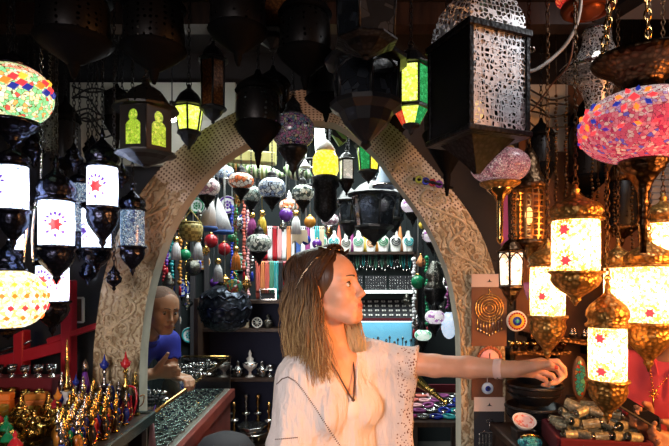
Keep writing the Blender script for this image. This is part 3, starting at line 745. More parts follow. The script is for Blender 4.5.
M['dark'] = plaster('dark maroon cloth ceiling', (.0035, .002, .002), (.009, .0045, .004), 5)
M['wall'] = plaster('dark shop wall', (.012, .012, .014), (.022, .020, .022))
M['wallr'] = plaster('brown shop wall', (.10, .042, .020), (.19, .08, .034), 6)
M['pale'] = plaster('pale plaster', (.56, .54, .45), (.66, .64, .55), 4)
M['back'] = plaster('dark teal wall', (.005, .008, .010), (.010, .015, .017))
M['floor'] = plaster('stone floor', (.06, .055, .05), (.10, .09, .08), 8, .6)
M['dwood'] = wood('dark wood', (.020, .010, .007), (.045, .022, .013)); M['rwood'] = wood('red brown wood', (.16, .030, .022), (.24, .055, .038)); M['red'] = simple('red lacquer', (.42, .012, .022), .35, 0, 20, .2)
M['ywood'] = wood('yellow green painted board', (.36, .33, .10), (.50, .46, .18))
M['black'] = simple('black enamel', (.010, .010, .012), .35); M['blackmetal'] = simple('blackened iron', (.022, .021, .022), .38, .8, 60, .3)
M['iron'] = embossed('hammered dark iron', (.030, .029, .031), .42, .8, 90, .6, .002); M['brass'] = embossed('chased brass', (.86, .48, .13), .38, .8, 85, .9, .004, .40); M['brassp'] = simple('polished brass', (.66, .40, .14), .22, 1, 30, .2)
M['bronze'] = embossed('dark bronze', (.17, .10, .055), .35, 1, 80, .7, .003); M['silver'] = embossed('chased silver', (.62, .62, .62), .25, 1, 110, .6, .002, .5); M['silverp'] = simple('polished silver', (.75, .75, .74), .18, 1, 50, .2)
M['bluesteel'] = embossed('dark blue-tinted metal', (.045, .05, .085), .25, .9, 70, .7, .003); M['gold'] = simple('gold', (.80, .52, .16), .25, 1, 60, .3)
M['rope'] = simple('grey cable', (.30, .27, .24), .6); M['wire'] = simple('black cable', (.012, .012, .012), .5); M['copper'] = embossed('coppered amber pane', (.30, .10, .025), .35, .3, 120, .5, .002)
M['white'] = simple('white card', (.78, .76, .72), .6); M['glass'] = glass('clear glass', (.86, .93, .91)); M['velvet'] = simple('crimson velvet', (.11, .005, .013), .9, 0, 90, .4)

b = MB(); b.box((0, 1.5, -.05), (4, 4.2, .05)); struct('floor', b, M['floor'])
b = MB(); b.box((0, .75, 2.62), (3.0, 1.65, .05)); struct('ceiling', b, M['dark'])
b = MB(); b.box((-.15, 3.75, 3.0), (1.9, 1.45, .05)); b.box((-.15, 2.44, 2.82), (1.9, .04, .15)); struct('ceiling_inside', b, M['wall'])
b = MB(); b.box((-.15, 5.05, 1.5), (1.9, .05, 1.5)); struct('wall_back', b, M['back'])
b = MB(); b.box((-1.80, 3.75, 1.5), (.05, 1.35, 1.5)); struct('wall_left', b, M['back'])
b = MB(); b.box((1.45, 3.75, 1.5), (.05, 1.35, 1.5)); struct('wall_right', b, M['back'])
# shop front: a wall with a horseshoe opening behind the free-standing arch
def arch_pts(Y, dl=0.0):
    L_ = [(116, 446), (116, 380), (119, 330), (125, 290), (136, 250), (152, 215), (176, 180), (205, 150), (240, 128), (275, 112), (308, 105)]
    R_ = [(342, 110), (384, 139), (411, 171), (437, 203), (457, 235), (471, 270), (479, 310), (483, 360), (483, 446)]
    return [P(x, y, Y) for x, y in L_], [P(x, y, Y) for x, y in R_]
la, ra = arch_pts(2.10)
pts = [(v.x - .06, v.z) for v in la] + [(v.x + .06, v.z) for v in ra]
op = [(pts[0][0], 0)] + pts[1:-1] + [(pts[-1][0], 0)]
b = MB(); n = len(op); top = 2.57
xs = [(-3.0 if i == 0 else op[i][0], op[i][1]) for i in range(n)]
for i in range(n - 1):                       # strips of wall above / beside the opening, one slab
    (xa, za), (xb, zb) = op[i], op[i + 1]
    if abs(xa - xb) > 1e-4:
        b.prism([(xa, za), (xb, zb), (xb, top), (xa, top)] if xa < xb else [(xb, zb), (xa, za), (xa, top), (xb, top)], 2.34, 2.40)
b.prism([(-3.0, 0), (-1.32, 0), (-1.32, top), (-3.0, top)], 2.34, 2.40); b.prism([(-1.32, 1.03), (op[0][0], 1.03), (op[0][0], top), (-1.32, top)], 2.34, 2.40); b.prism([(op[-1][0], 0), (3.0, 0), (3.0, top), (op[-1][0], top)], 2.34, 2.40)
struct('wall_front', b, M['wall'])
b = MB(); q = [P(72, 84, 2.33), P(236, 84, 2.33), P(236, 132, 2.33), P(200, 146, 2.33), P(168, 166, 2.33), P(110, 166, 2.33), P(72, 160, 2.33)]
b.prism([(v.x, v.z) for v in reversed(q)], 2.312, 2.338); struct('trim_1', b, M['pale'])
b = MB(); q = [P(528, 86, 2.33), P(566, 86, 2.33), P(566, 152, 2.33), P(528, 152, 2.33)]
b.prism([(v.x, v.z) for v in reversed(q)], 2.312, 2.338); struct('trim_2', b, M['pale'])
b = MB(); q = [P(520, 84, 2.33), P(760, 84, 2.33), P(760, 520, 2.33), P(512, 520, 2.33)]
b.prism([(v.x, v.z) for v in reversed(q)], 2.330, 2.339); struct('trim_3', b, M['wallr'])
# light panel and dark beam in the ceiling, upper right
b = MB(); b.box((1.28, 1.72, 2.555), (.34, .26, .012)); struct('trim_4', b, plaster('grey ceiling panel', (.62, .60, .58), (.70, .68, .66), 3))
b = MB(); b.box((1.10, 1.45, 2.53), (.035, .60, .035), 0, Rz(.25)); struct('trim_5', b, M['black'])
for k, yy in enumerate((.55, 1.15, 1.95)):
    b = MB(); b.box((-.4, yy, 2.53), (1.4, .04, .04)); struct('trim_%d' % (6 + k), b, M['dwood'])

# ---------------------------------------------------------------- the carved arch
def carved():
    m, nt, b = newmat('carved stone, tan with dark recesses'); uv = N(nt, 'ShaderNodeUVMap'); sp = N(nt, 'ShaderNodeSeparateXYZ'); L(nt, uv.outputs[0], sp.inputs[0])
    vo = vor(nt, uv.outputs[0], 26, 'SMOOTH_F1', 1.0); nz = N(nt, 'ShaderNodeTexNoise'); nz.inputs['Scale'].default_value = 24; nz.inputs['Detail'].default_value = 5; L(nt, uv.outputs[0], nz.inputs['Vector'])
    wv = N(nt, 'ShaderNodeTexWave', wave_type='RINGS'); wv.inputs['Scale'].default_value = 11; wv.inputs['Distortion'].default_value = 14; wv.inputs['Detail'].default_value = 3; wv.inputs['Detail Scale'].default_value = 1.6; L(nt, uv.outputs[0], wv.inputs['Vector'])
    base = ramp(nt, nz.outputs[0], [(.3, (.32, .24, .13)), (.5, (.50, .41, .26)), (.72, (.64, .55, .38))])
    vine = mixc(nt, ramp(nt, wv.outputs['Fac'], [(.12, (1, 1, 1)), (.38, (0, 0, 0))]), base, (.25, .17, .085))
    # pierced dots in the upper stretch
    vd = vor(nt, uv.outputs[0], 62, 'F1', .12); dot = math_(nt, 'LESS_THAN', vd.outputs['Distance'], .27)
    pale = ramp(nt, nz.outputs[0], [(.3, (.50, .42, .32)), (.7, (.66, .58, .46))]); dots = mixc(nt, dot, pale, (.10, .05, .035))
    # which stretch: u in metres along the arch stored in the uv x; border between at 1.12 m +- noise
    t = math_(nt, 'GREATER_THAN', math_(nt, 'ADD', sp.outputs[0], math_(nt, 'MULTIPLY', nz.outputs[0], .25)), 2.08)
    t2 = math_(nt, 'LESS_THAN', math_(nt, 'SUBTRACT', sp.outputs[0], math_(nt, 'MULTIPLY', nz.outputs[0], .25)), 3.20)
    k = math_(nt, 'MULTIPLY', t, t2)
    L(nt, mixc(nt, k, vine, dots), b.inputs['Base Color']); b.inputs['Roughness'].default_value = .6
    hb = mixc(nt, k, wv.outputs['Fac'], math_(nt, 'SUBTRACT', 1, dot)); bump(nt, b, hb, .8, .006); return m
M['carved'] = carved(); M['cream'] = plaster('cream edge', (.50, .46, .36), (.62, .58, .47), 12); M['vine'] = simple('carved vine', (.52, .42, .27), .55, 0, 60, .4, .002, .25)
def cr(pts, n=8):
    """Catmull-Rom through points"""
    out = []; p = [pts[0]] + list(pts) + [pts[-1]]
    for i in range(1, len(p) - 2):
        for k in range(n):
            t = k / n; a, b_, c, d = p[i - 1], p[i], p[i + 1], p[i + 2]
            out.append(.5 * ((2 * b_) + (c - a) * t + (2 * a - 5 * b_ + 4 * c - d) * t * t + (3 * b_ - a - 3 * c + d) * t ** 3))
    out.append(p[-2]); return out
def build_arch():
    YF = 2.05; la, ra = arch_pts(YF); cl = [Vector((la[0].x, YF, 0)), Vector((la[0].x, YF, .5))] + la[1:] + ra[:-1] + [Vector((ra[-1].x, YF, .5)), Vector((ra[-1].x, YF, 0))]
    path = cr(cl, 8); root = thing('carved_arch', 'carved stone horseshoe arch with vine relief spanning the shop entrance', 'arch', (-.2, YF, 0)); o = Vector(root.location)
    me = bpy.data.meshes.new('arch_band'); vs = []; fs = []; uvs = []; mi = []; u = 0; U = []
    for i, p in enumerate(path):
        t = (path[min(i + 1, len(path) - 1)] - path[max(i - 1, 0)]).normalized(); nn = Vector((-t.z, 0, t.x))     # outward on the left
        if i: u += (p - path[i - 1]).length
        z = p.z; w = .092 if z < 1.7 else .092 - .030 * min(1, (z - 1.7) / .5)
        if p.x > 0: w *= .95
        U.append(u); q = p - o
        vs += [q + nn * w, q - nn * w, q - nn * w + Vector((0, .09, 0)), q + nn * w + Vector((0, .09, 0))]
    for i in range(len(path) - 1):
        a, b_ = i * 4, i * 4 + 4
        for (j, k, m_) in ((0, 1, 0), (1, 2, 1), (2, 3, 1), (3, 0, 1)):
            fs.append((a + j, b_ + j, b_ + k, a + k)); mi.append(m_); uvs += [(U[i], .2 * (j in (1, 2))), (U[i + 1], .2 * (j in (1, 2))), (U[i + 1], .2 * (k in (1, 2))), (U[i], .2 * (k in (1, 2)))]
    me.from_pydata([tuple(v) for v in vs], [], [tuple(reversed(f)) for f in fs]); ul = me.uv_layers.new(name='UVMap')
    for i in range(len(fs)):
        for j in range(4): ul.data[i * 4 + j].uv = uvs[i * 4 + 3 - j]
    for m_ in (M['carved'], M['cream']): me.materials.append(m_)
    me.polygons.foreach_set('material_index', mi); me.update()
    ob = bpy.data.objects.new('arch_band', me); COL.objects.link(ob); ob.parent = root
    # raised vines, one relief for each side
    rnd = random.Random(5)
    for side, (z0, z1) in (('left', (1.0, 1.85)), ('right', (1.0, 2.0))):
        b = MB(); cand = [p for p in path if (p.x < 0) == (side == 'left') and z0 < p.z < z1]
        main = []
        for i, p in enumerate(cand): main.append(p - o + Vector((.055 * math.sin(i * .55), -.002, 0)))
        b.tube(main, .006, 6)
        for k in range(46):
            p = rnd.choice(cand) - o + Vector((rnd.uniform(-.065, .065), -.002, rnd.uniform(-.03, .03))); s_ = rnd.choice((-1, 1)); a0 = rnd.uniform(0, 6.28); R0 = rnd.uniform(.020, .036)
            sp_ = [p + Vector((s_ * R0 * (1 - t * .85) * math.cos(a0 + t * 7.5), 0, R0 * (1 - t * .85) * math.sin(a0 + t * 7.5))) for t in [j / 13 for j in range(14)]]
            b.tube(sp_, [.0045 * (1 - .4 * j / 13) for j in range(14)], 5)
            for t in (2, 6): 
                c = sp_[t]; b.ell(c + Vector((s_ * .007, 0, .004)), (.010, .004, .005), 8, 0, Ry(rnd.uniform(0, 3)))
        b.build('vine_relief', M['vine'], root)
build_arch()
# bead strap across the right of the arch
t = thing('beaded_strap', 'dark strap with coloured rings tied across the right side of the arch', 'strap', tuple(P(430, 184, 2.02)))
a, c = P(413, 179, 2.02) - Vector(t.location), P(452, 188, 2.02) - Vector(t.location); b = MB(); b.tube([a, (a + c) / 2 + Vector((0, -.012, 0)), c], .012, 8, flat=.6); b.build('strap', M['blackmetal'], t)
for k, col in enumerate(((.45, .55, .10), (.04, .06, .5), (.5, .03, .04), (.25, .05, .4))):
    b = MB(); p = a.lerp(c, .14 + .17 * k) + Vector((0, -.014, 0)); b.torus(p, .011, .0045, Rx(PI / 2), 14, 6); b.build('ring', simple('coloured bead ring %d' % k, col, .25), t)
build_woman(); build_man(); build_seller()
# ================================================================ lamps and lanterns
CEIL = 2.57; CEILIN = 2.95
RED = (.75, .04, .05); PUR = (.16, .05, .40)
M['ambG'] = mosaic('amber lit mosaic', [(6, (1, .78, .40)), (2, (1, .55, .14)), (1.2, (.75, .26, .04)), (.5, (1, .9, .7))], 150, 1.35, .06, (.30, .10, .02), trans=.5)
M['whtG'] = mosaic('white lit mosaic', [(6, (.86, .92, 1)), (2, (.60, .74, 1)), (1, (.34, .50, .85)), (.5, (1, 1, 1))], 170, .85, .06, (.12, .16, .30), trans=.5)
M['bluG'] = mosaic('blue grey mosaic', [(3, (.30, .48, .62)), (3, (.16, .28, .46)), (2, (.55, .70, .78)), (1, (.05, .08, .2))], 190, .55, .07, (.01, .015, .04))
M['redT'] = emis('red glass tile', (.9, .05, .06), 1.3); M['purT'] = emis('violet glass tile', (.10, .03, .32), .8); M['ambT'] = emis('orange glass tile', (1, .16, .02), 2.0); M['bluT'] = emis('blue glass tile', (.03, .05, .45), .7)
M['grnT'] = emis('green glass tile', (.04, .30, .08), .6); M['ylwT'] = emis('yellow glass tile', (1, .62, .06), 1.2)
def onion(r, h, base=.0):
    return [(r * .98, base), (r * 1.16, base), (r * 1.18, base + h * .05), (r * 1.04, base + h * .09), (r * 1.02, base + h * .14), (r * 1.14, base + h * .22), (r * 1.10, base + h * .34), (r * .92, base + h * .45), (r * .62, base + h * .55), (r * .36, base + h * .63), (r * .20, base + h * .70), (r * .14, base + h * .78), (r * .20, base + h * .83), (r * .12, base + h * .88), (r * .07, base + h)]
def drop(r, h):
    return [(r * .98, 0), (r * 1.16, 0), (r * 1.18, -h * .05), (r * 1.05, -h * .09), (r * 1.0, -h * .14), (r * 1.06, -h * .25), (r * .92, -h * .42), (r * .62, -h * .58), (r * .34, -h * .70), (r * .20, -h * .78), (r * .24, -h * .83), (r * .12, -h * .90), (r * .03, -h)]
def cyl_lamp(label, px, y0, y1, w, Y, top, bot, glassm, capm, chain=CEIL, flowers=(), tiles=('redT', 'purT'), group=None, link='blackmetal', glow=1.0, name='hanging_lamp'):
    z0 = P(px, y1, Y); H = S(y1 - y0, Y); r = S(w, Y) / 2
    t = thing(name, label, 'lamp', tuple(z0), group)
    b = MB(); n = 28; prof = [(r * .97, -.001), (r, H * .03), (r * 1.01, H * .5), (r, H * .97), (r * .97, H + .001)]; b.lathe(prof, n=n, cap=False)
    for (ang, zz, k) in flowers:                                        # flower of red petals with an arc of violet drops
        a0 = math.radians(ang)
        def at(da, dz):
            a = a0 + da / r; return (Vector((r * 1.012 * math.cos(a), r * 1.012 * math.sin(a), zz * H + dz)), Vector((math.cos(a), math.sin(a), 0)))
        for i in range(6):
            c, nn = at(.0075 * k * math.cos(i * PI / 3), .0075 * k * math.sin(i * PI / 3)); b.tile(c, nn, .0085 * k, .0048 * k, 1, i * PI / 3)
        for i in range(7):
            an = PI / 2 + (i - 3) * .42; c, nn = at(.019 * k * math.cos(an), .022 * k * math.sin(an)); b.tile(c, nn, .0056 * k, .0034 * k, 2, an)
            if i in (1, 3, 5): c, nn = at(.019 * k * math.cos(an), -.022 * k * math.sin(an)); b.tile(c, nn, .0056 * k, .0034 * k, 2, -an)
    b.build('glass', [M[glassm], M[tiles[0]], M[tiles[1]]], t)
    if glow:
        l = bpy.data.lights.new('lamp_light', 'POINT'); l.energy = glow * (r / .05) * (3.8 if glassm == 'ambG' else 2.2); l.color = (1, .80, .52) if glassm == 'ambG' else (.86, .92, 1); l.shadow_soft_size = .012
        lo = bpy.data.objects.new('lamp_light', l); COL.objects.link(lo); lo.parent = t; lo.location = (0, 0, H * .5)
    b = MB(); b.lathe(onion(r, S(y0 - top, Y), H), n=32, lobes=10, amp=.022); b.build('cap', M[capm], t)
    b = MB(); b.lathe(drop(r, S(bot - y1, Y)), n=32, lobes=10, amp=.02); b.build('base', M[capm], t)
    b = MB(); zt = H + S(y0 - top, Y); b.torus((0, 0, zt), .008, .0018, Rx(PI / 2), 12, 5); b.chain((0, 0, zt + .006), (0, 0, chain - z0.z)); b.build('chain', M[link], t)
    return t
def globe(label, px, py, rx, ry, Y, glassm, capm, cap_h=12, base_h=18, chain=CEIL, dish=0.45, tip=True, deco=None, group=None, link='blackmetal', name='hanging_lamp', cap_r=.42, lobes=0):
    c = P(px, py, Y); r = S(rx, Y); h = S(ry, Y); ch = S(cap_h, Y); bh = S(base_h, Y)
    t = thing(name, label, 'lamp', tuple(c), group); b = MB(); k = 18
    prof = [(max(.35, math.cos((j / k - .5) * PI * .86) ** .8) * r if 0 < j < k else r * .36, h * math.sin((j / k - .5) * PI * .86) / math.sin(.43 * PI)) for j in range(k + 1)]
    b.lathe(prof, n=36, cap=False)
    if deco: deco(b, prof, r, h)
    b.build('glass', [M[glassm], M['redT'], M['bluT'], M['ambT'], M['purT'], M['grnT'], M['ylwT']], t)
    R = r * cap_r
    b = MB(); b.lathe([(R * .9, h * .95), (R * 1.15, h * .97), (R * 1.1, h * 1.05), (R * .8, h + ch * .3), (R * .85, h + ch * .45), (R * .4, h + ch * .7), (R * .16, h + ch * .85), (R * .08, h + ch)], n=24); b.build('cap', M[capm], t)
    b = MB(); d = r * dish
    pr = [(d * .8, -h * .94), (d * 1.12, -h * .97), (d * 1.08, -h - bh * .10), (d * .85, -h - bh * .25), (d * .55, -h - bh * .45), (d * .3, -h - bh * .6), (d * .34, -h - bh * .7), (d * .12, -h - bh * .82), (d * .03, -h - bh)]
    b.lathe(pr, n=24); b.build('base', M[capm], t)
    b = MB(); b.torus((0, 0, h + ch), .007, .0016, Rx(PI / 2), 10, 5)
    if chain: b.chain((0, 0, h + ch + .004), (0, 0, chain - c.z))
    b.build('chain', M[link], t); return t
def ngon(n, r, z, rot): return [Vector((r * math.cos(2 * PI * i / n + rot), r * math.sin(2 * PI * i / n + rot), z)) for i in range(n)]
def hexlantern(label, px, y0, y1, w, Y, top, bot, panem, metal, chain=CEIL, n=6, rot=0.0, taper=.8, arched=True, lit=None, group=None, deco=None, domem=None, link='blackmetal', name='hanging_lantern', bulb=None, screen=False, lower=None):
    """lantern with n glass panes between y0 and y1, roof up to top, pointed base down to bot"""
    z0 = P(px, y1, Y); H = S(y0 - y1, Y) * -1; R = S(w, Y) / 2; r2 = R * taper; rh = S(y0 - top, Y); bh = S(bot - y1, Y); rot = rot + PI / n
    t = thing(name, label, 'lantern', tuple(z0), group)
    fr = MB(); A, B = ngon(n, r2, 0, rot), ngon(n, R, H, rot); e = max(.004, R * .05)
    for i in range(n):
        fr.tube([A[i], B[i]], e, 6); fr.tube([A[i], A[(i + 1) % n]], e * 1.1, 6); fr.tube([B[i], B[(i + 1) % n]], e * 1.1, 6)
        if arched:                                                    # a pierced arch head over each pane
            a, c = B[i], B[(i + 1) % n]; q = []
            for k in range(9): u = k / 8; q.append(a.lerp(c, u) - Vector((0, 0, H * (.26 - .22 * math.sin(u * PI)))))
            fr.tube(q, e * .8, 5); fr.tube([a.lerp(c, .5) - Vector((0, 0, H * .03)), a.lerp(c, .5)], e * .8, 5)
            fr.tube([A[i].lerp(A[(i + 1) % n], .5) + Vector((0, 0, H * .04)), A[i].lerp(A[(i + 1) % n], .5)], e * .7, 5)
    fr.build('frame', M[metal], t)
    for i in range(n):
        a, c, d, g = A[i], A[(i + 1) % n], B[(i + 1) % n], B[i]; cen = (a + c + d + g) / 4; out = Vector((cen.x, cen.y, 0)).normalized() * .0015
        b = MB(); v = [cen + (q - cen) * .96 for q in (a, c, d, g)]; b.add([q - out for q in v] + [q + out for q in v], [(0, 3, 2, 1), (4, 5, 6, 7), (0, 1, 5, 4), (1, 2, 6, 5), (2, 3, 7, 6), (3, 0, 4, 7)], 0, False)
        pm = panem[i % len(panem)] if isinstance(panem, (list, tuple)) else panem
        b.build('pane', M[pm], t)
        if lower:
            k2 = .50; b = MB(); v = [a * .97 + Vector((0, 0, -bh * .12)), c * .97 + Vector((0, 0, -bh * .12)), c * k2 + Vector((0, 0, -bh * .62)), a * k2 + Vector((0, 0, -bh * .62))]
            b.add([q - out for q in v] + [q + out for q in v], [(0, 3, 2, 1), (4, 5, 6, 7), (0, 1, 5, 4), (1, 2, 6, 5), (2, 3, 7, 6), (3, 0, 4, 7)], 0, False); b.build('lower_pane', M[lower[i]], t)
        if screen:                                                  # dark plate with a keyhole opening over each pane
            sv = [(.0, .5, .5), (.10, .5, .5), (.1001, .20, .80), (.56, .20, .80), (.62, .26, .74), (.66, .36, .64), (.70, .33, .67), (.76, .31, .69), (.82, .33, .67), (.87, .38, .62), (.90, .46, .54), (.905, .5, .5), (1.0, .5, .5)]
            o3 = Vector((cen.x, cen.y, 0)).normalized() * .004; pt = lambda uu, vv: (a.lerp(c, uu)).lerp(g.lerp(d, uu), vv) + o3
            b = MB()
            for q in range(len(sv) - 1):
                (v0, l0, r0), (v1, l1, r1) = sv[q], sv[q + 1]
                for (u0, u1, u2, u3) in ((0, l0, l1, 0), (r0, 1, 1, r1)):
                    vv = [pt(u0, v0), pt(u1, v0), pt(u2, v1), pt(u3, v1)]; b.add([x for x in vv] + [x - o3 * .6 for x in vv], [(0, 1, 2, 3), (7, 6, 5, 4), (1, 5, 6, 2), (0, 3, 7, 4)], 0, False)
            b.build('keyhole_screen', M[metal], t)
    b = MB(); rf = [(R * 1.02, H), (R * 1.22, H + rh * .02), (R * 1.24, H + rh * .08), (R * 1.0, H + rh * .16), (R * .82, H + rh * .36), (R * .62, H + rh * .56), (R * .36, H + rh * .70), (R * .16, H + rh * .80), (R * .13, H + rh * .88), (R * .18, H + rh * .92), (R * .05, H + rh)]
    b.lathe(rf, n=n * 2, rot=rot, smooth=False); b.build('roof', M[domem or metal], t)
    b = MB(); bs = [(r2 * 1.0, .001), (r2 * 1.06, -bh * .02), (r2 * 1.06, -bh * .10), (r2 * .2, -bh * .11), (r2 * .2, -bh * .60), (r2 * .52, -bh * .61), (r2 * .50, -bh * .68), (r2 * .2, -bh * .78), (r2 * .16, -bh * .9), (r2 * .02, -bh)] if lower else [(r2 * 1.0, .001), (r2 * 1.14, 0), (r2 * 1.14, -bh * .10), (r2 * .86, -bh * .22), (r2 * .70, -bh * .45), (r2 * .34, -bh * .70), (r2 * .14, -bh * .82), (r2 * .18, -bh * .90), (r2 * .02, -bh)]
    b.lathe(bs, n=n * 2, rot=rot, smooth=False); b.build('base', M[metal], t)
    if bulb:
        b = MB(); b.ell((0, 0, H * .45), (R * .28, R * .28, H * .3), 12); b.build('bulb', M[bulb], t)
    b = MB(); b.torus((0, 0, H + rh), .009, .002, Rx(PI / 2), 12, 5); b.chain((0, 0, H + rh + .006), (0, 0, chain - z0.z)); b.build('chain', M[link], t)
    return t

# ---- amber lamps on the right
AM = 'amber glowing lamps on the right'
cyl_lamp("amber mosaic cylinder lamp whose tip the woman's fingers touch", 547.5, 267, 315, 33, 1.60, 238, 362, 'ambG', 'brass', flowers=[(-130, .40, 1.0)], tiles=('redT', 'ambT'), group=AM, link='bronze')
cyl_lamp('amber mosaic lamp with red flowers hanging under the big pink globe, left of its stem', 575.5, 221, 271, 45, 1.42, 184, 306, 'ambG', 'brass', flowers=[(-142, .80, 1.1), (-138, .20, 1.1)], tiles=('redT', 'ambT'), group=AM, link='bronze')
cyl_lamp('amber lamp half hidden behind the widest of the right-hand amber lamps', 618, 268, 311, 26, 1.80, 238, 340, 'ambG', 'brass', tiles=('redT', 'ambT'), group=AM, link='bronze')
cyl_lamp("amber mosaic lamp hanging straight above the coral shirt's shoulder", 648.5, 267, 322, 39, 1.50, 233, 372, 'ambG', 'brass', flowers=[(-118, .18, 1.0)], tiles=('redT', 'ambT'), group=AM, link='bronze')
cyl_lamp('amber lamp cut off by the right edge of the photo under a clear-glass top', 663, 224, 268, 40, 1.62, 193, 300, 'ambG', 'brass', tiles=('redT', 'ambT'), group=AM, link='bronze')
cyl_lamp('lowest amber mosaic lamp, with a tall onion cap, above the silver scrolls', 607.5, 327, 379, 35, 1.44, 278, 424, 'ambG', 'brass', flowers=[(-140, .80, 1.0), (-136, .18, 1.0)], tiles=('redT', 'ambT'), group=AM, link='bronze')
# ---- white and blue lamps on the left
WL = 'white mosaic lamps on the left'
cyl_lamp('white mosaic cylinder lamp with violet flower at the left edge, top of its row', 13.5, 167, 210, 27, 1.52, 140, 250, 'whtG', 'bluesteel', flowers=[(-140, .55, 1.5)], tiles=('purT', 'purT'), group=WL)
cyl_lamp('white mosaic lamp with a red flower, left of the tall upper white lamp', 56.5, 202, 246, 33, 1.60, 156, 285, 'whtG', 'bluesteel', flowers=[(-66, .46, 1.5)], group=WL)
cyl_lamp('white mosaic lamp with a red flower and a dark pointed drop, nearest the arch', 102.5, 168, 207, 29, 1.68, 128, 250, 'whtG', 'bluesteel', flowers=[(-92, .48, 1.5)], group=WL)
cyl_lamp('white lamp peeping out behind the dark drop of the lamp nearest the arch', 96.5, 209, 248, 27, 1.95, 196, 275, 'whtG', 'bluesteel', flowers=[(-125, .40, 1.3)], tiles=('purT', 'purT'), group=WL)
cyl_lamp('lowest white mosaic lamp with red and violet flowers above the red frame', 52.5, 266, 301, 30, 1.90, 250, 336, 'whtG', 'bluesteel', flowers=[(-100, .58, 1.5), (-48, .60, 1.3)], group=WL)
cyl_lamp('small white lamp showing below the lamp at the left edge', 16.5, 234, 250, 14, 2.0, 226, 262, 'whtG', 'bluesteel', group=WL)
cyl_lamp('dim blue-grey mosaic lamp hanging against the left leg of the arch', 132.5, 211, 246, 23, 1.88, 183, 276, 'bluG', 'bluesteel', glow=0)
cyl_lamp('dim blue patterned lamp in the shade between two white lamps', 79.5, 184, 232, 16, 2.2, 168, 262, 'bluG', 'bluesteel', glow=0)
# ---- big globes
M['pinkG'] = mosaic('pink bead mosaic', [(4, (.85, .10, .16)), (3, (.95, .22, .26)), (2, (1, .50, .42)), (1, (.55, .03, .10)), (.6, (.18, .12, .5))], 120, .62, .05, (.30, .05, .08),
   bands=[(.010, [(3, (.90, .36, .34)), (2, (.95, .58, .52)), (1.5, (.55, .30, .55)), (1, (.95, .75, .65))]), (.042, [(5, (.90, .78, .74)), (3, (.75, .55, .56)), (2, (.55, .32, .36))])])
def pinkdeco(b, prof, r, h):
    for (a0, zf, k) in ((-128, .42, 1), (-66, .18, 1), (-20, .35, 1), (-175, .2, 1), (130, .3, 1), (60, .3, 1)):
        for i in range(9):
            an = i * 2 * PI / 9; az = math.radians(a0) + .26 * math.cos(an); zz = h * (zf + .30 * math.sin(an)); rr = r * max(.35, math.cos(math.asin(max(-1, min(1, zz / h * .976)))) ** .8)
            nn = Vector((math.cos(az), math.sin(az), .5 * zz / h)); b.tile((rr * math.cos(az), rr * math.sin(az), zz), nn, .0105, .0065, [1, 3, 2][i % 3], an, .004)
        az = math.radians(a0); zz = h * zf; rr = r * max(.35, math.cos(math.asin(zz / h * .976)) ** .8); b.tile((rr * math.cos(az), rr * math.sin(az), zz), (math.cos(az), math.sin(az), .3), .012, .012, 1, 0, .005)
    for i in range(26):
        az = i * 2 * PI / 26; zz = -h * .30; rr = r * .97; b.tile((rr * math.cos(az), rr * math.sin(az), zz), (math.cos(az), math.sin(az), -.2), .010, .005, (1, 3, 1, 4)[i % 4], .4 * (-1) ** i, .003)
Yp = 1.28
pg = globe('big pink and red bead mosaic globe lamp under a wide bronze dish', 643, 127, 60, 34, Yp, 'pinkG', 'bronze', cap_h=4, base_h=36, chain=None, dish=.34, deco=pinkdeco, cap_r=.36)
def u(v): return S(v, Yp)
b = MB(); b.lathe([(u(20), u(34)), (u(22), u(36)), (u(18), u(40)), (u(19), u(46)), (u(26), u(49)), (u(27), u(53)), (u(34), u(56)), (u(46), u(64)), (u(48), u(68)), (u(44), u(68)), (u(30), u(60))], n=40, cap=False); o = b.build('dish', M['bronze'], pg, 'wide flared bronze dish')
for k in range(3):
    a = k * 2.1 - 1.2; b = MB(); b.chain((u(40) * math.cos(a), u(40) * math.sin(a), u(66)), (u(6) * math.cos(a), u(6) * math.sin(a), CEIL - pg.location.z), .03, .0026, .008); b.build('hanging_chain', M['brassp'], pg)
b = MB(); b.lathe([(u(15), -u(34)), (u(20), -u(37)), (u(20), -u(42)), (u(14), -u(48)), (u(9), -u(56)), (u(5), -u(66)), (u(4), -u(92)), (u(6), -u(96)), (u(4), -u(100)), (u(3), -u(126))], n=24); b.build('stem', M['bronze'], pg)
M['multG'] = mosaic('green and rainbow mosaic', [(3, (.25, .75, .32)), (2.5, (.75, .90, .55)), (2, (1, .85, .45)), (1, (.95, .45, .12)), (1, (.65, .95, .80)), (.5, (.8, .1, .08))], 95, 1.25, .05, (.10, .07, .02), bands=[(.045, [(2, (.85, .30, .18)), (1.5, (.9, .55, .35)), (1, (.5, .65, .3)), (1, (.95, .75, .5))])])
def multdeco(b, prof, r, h):
    for (a0, zf) in ((-104, .25), (-58, .02), (-150, .1), (-10, .1)):
        for i, (da, dz, m_) in enumerate(((0, .22, 1), (.18, .06, 1), (-.18, .06, 3), (0, -.1, 2), (.32, -.05, 2), (.2, .3, 6))):
            az = math.radians(a0) + da; zz = h * (zf + dz); rr = r * max(.35, math.cos(math.asin(max(-1, min(1, zz / h * .976)))) ** .8); b.tile((rr * math.cos(az), rr * math.sin(az), zz), (math.cos(az), math.sin(az), .4 * zz / h), .017, .011, m_, .3, .005)
globe('round green and rainbow mosaic globe lamp glowing at the upper left edge', 13, 95, 37, 28, 1.45, 'multG', 'bluesteel', cap_h=16, base_h=26, deco=multdeco, dish=.62)
M['sunG'] = mosaic('yellow and white sunburst mosaic', [(4, (1, .86, .42)), (3, (1, .95, .78)), (2, (1, .70, .20)), (1, (.75, .88, .95))], 100, 1.7, .045, (.35, .20, .05))
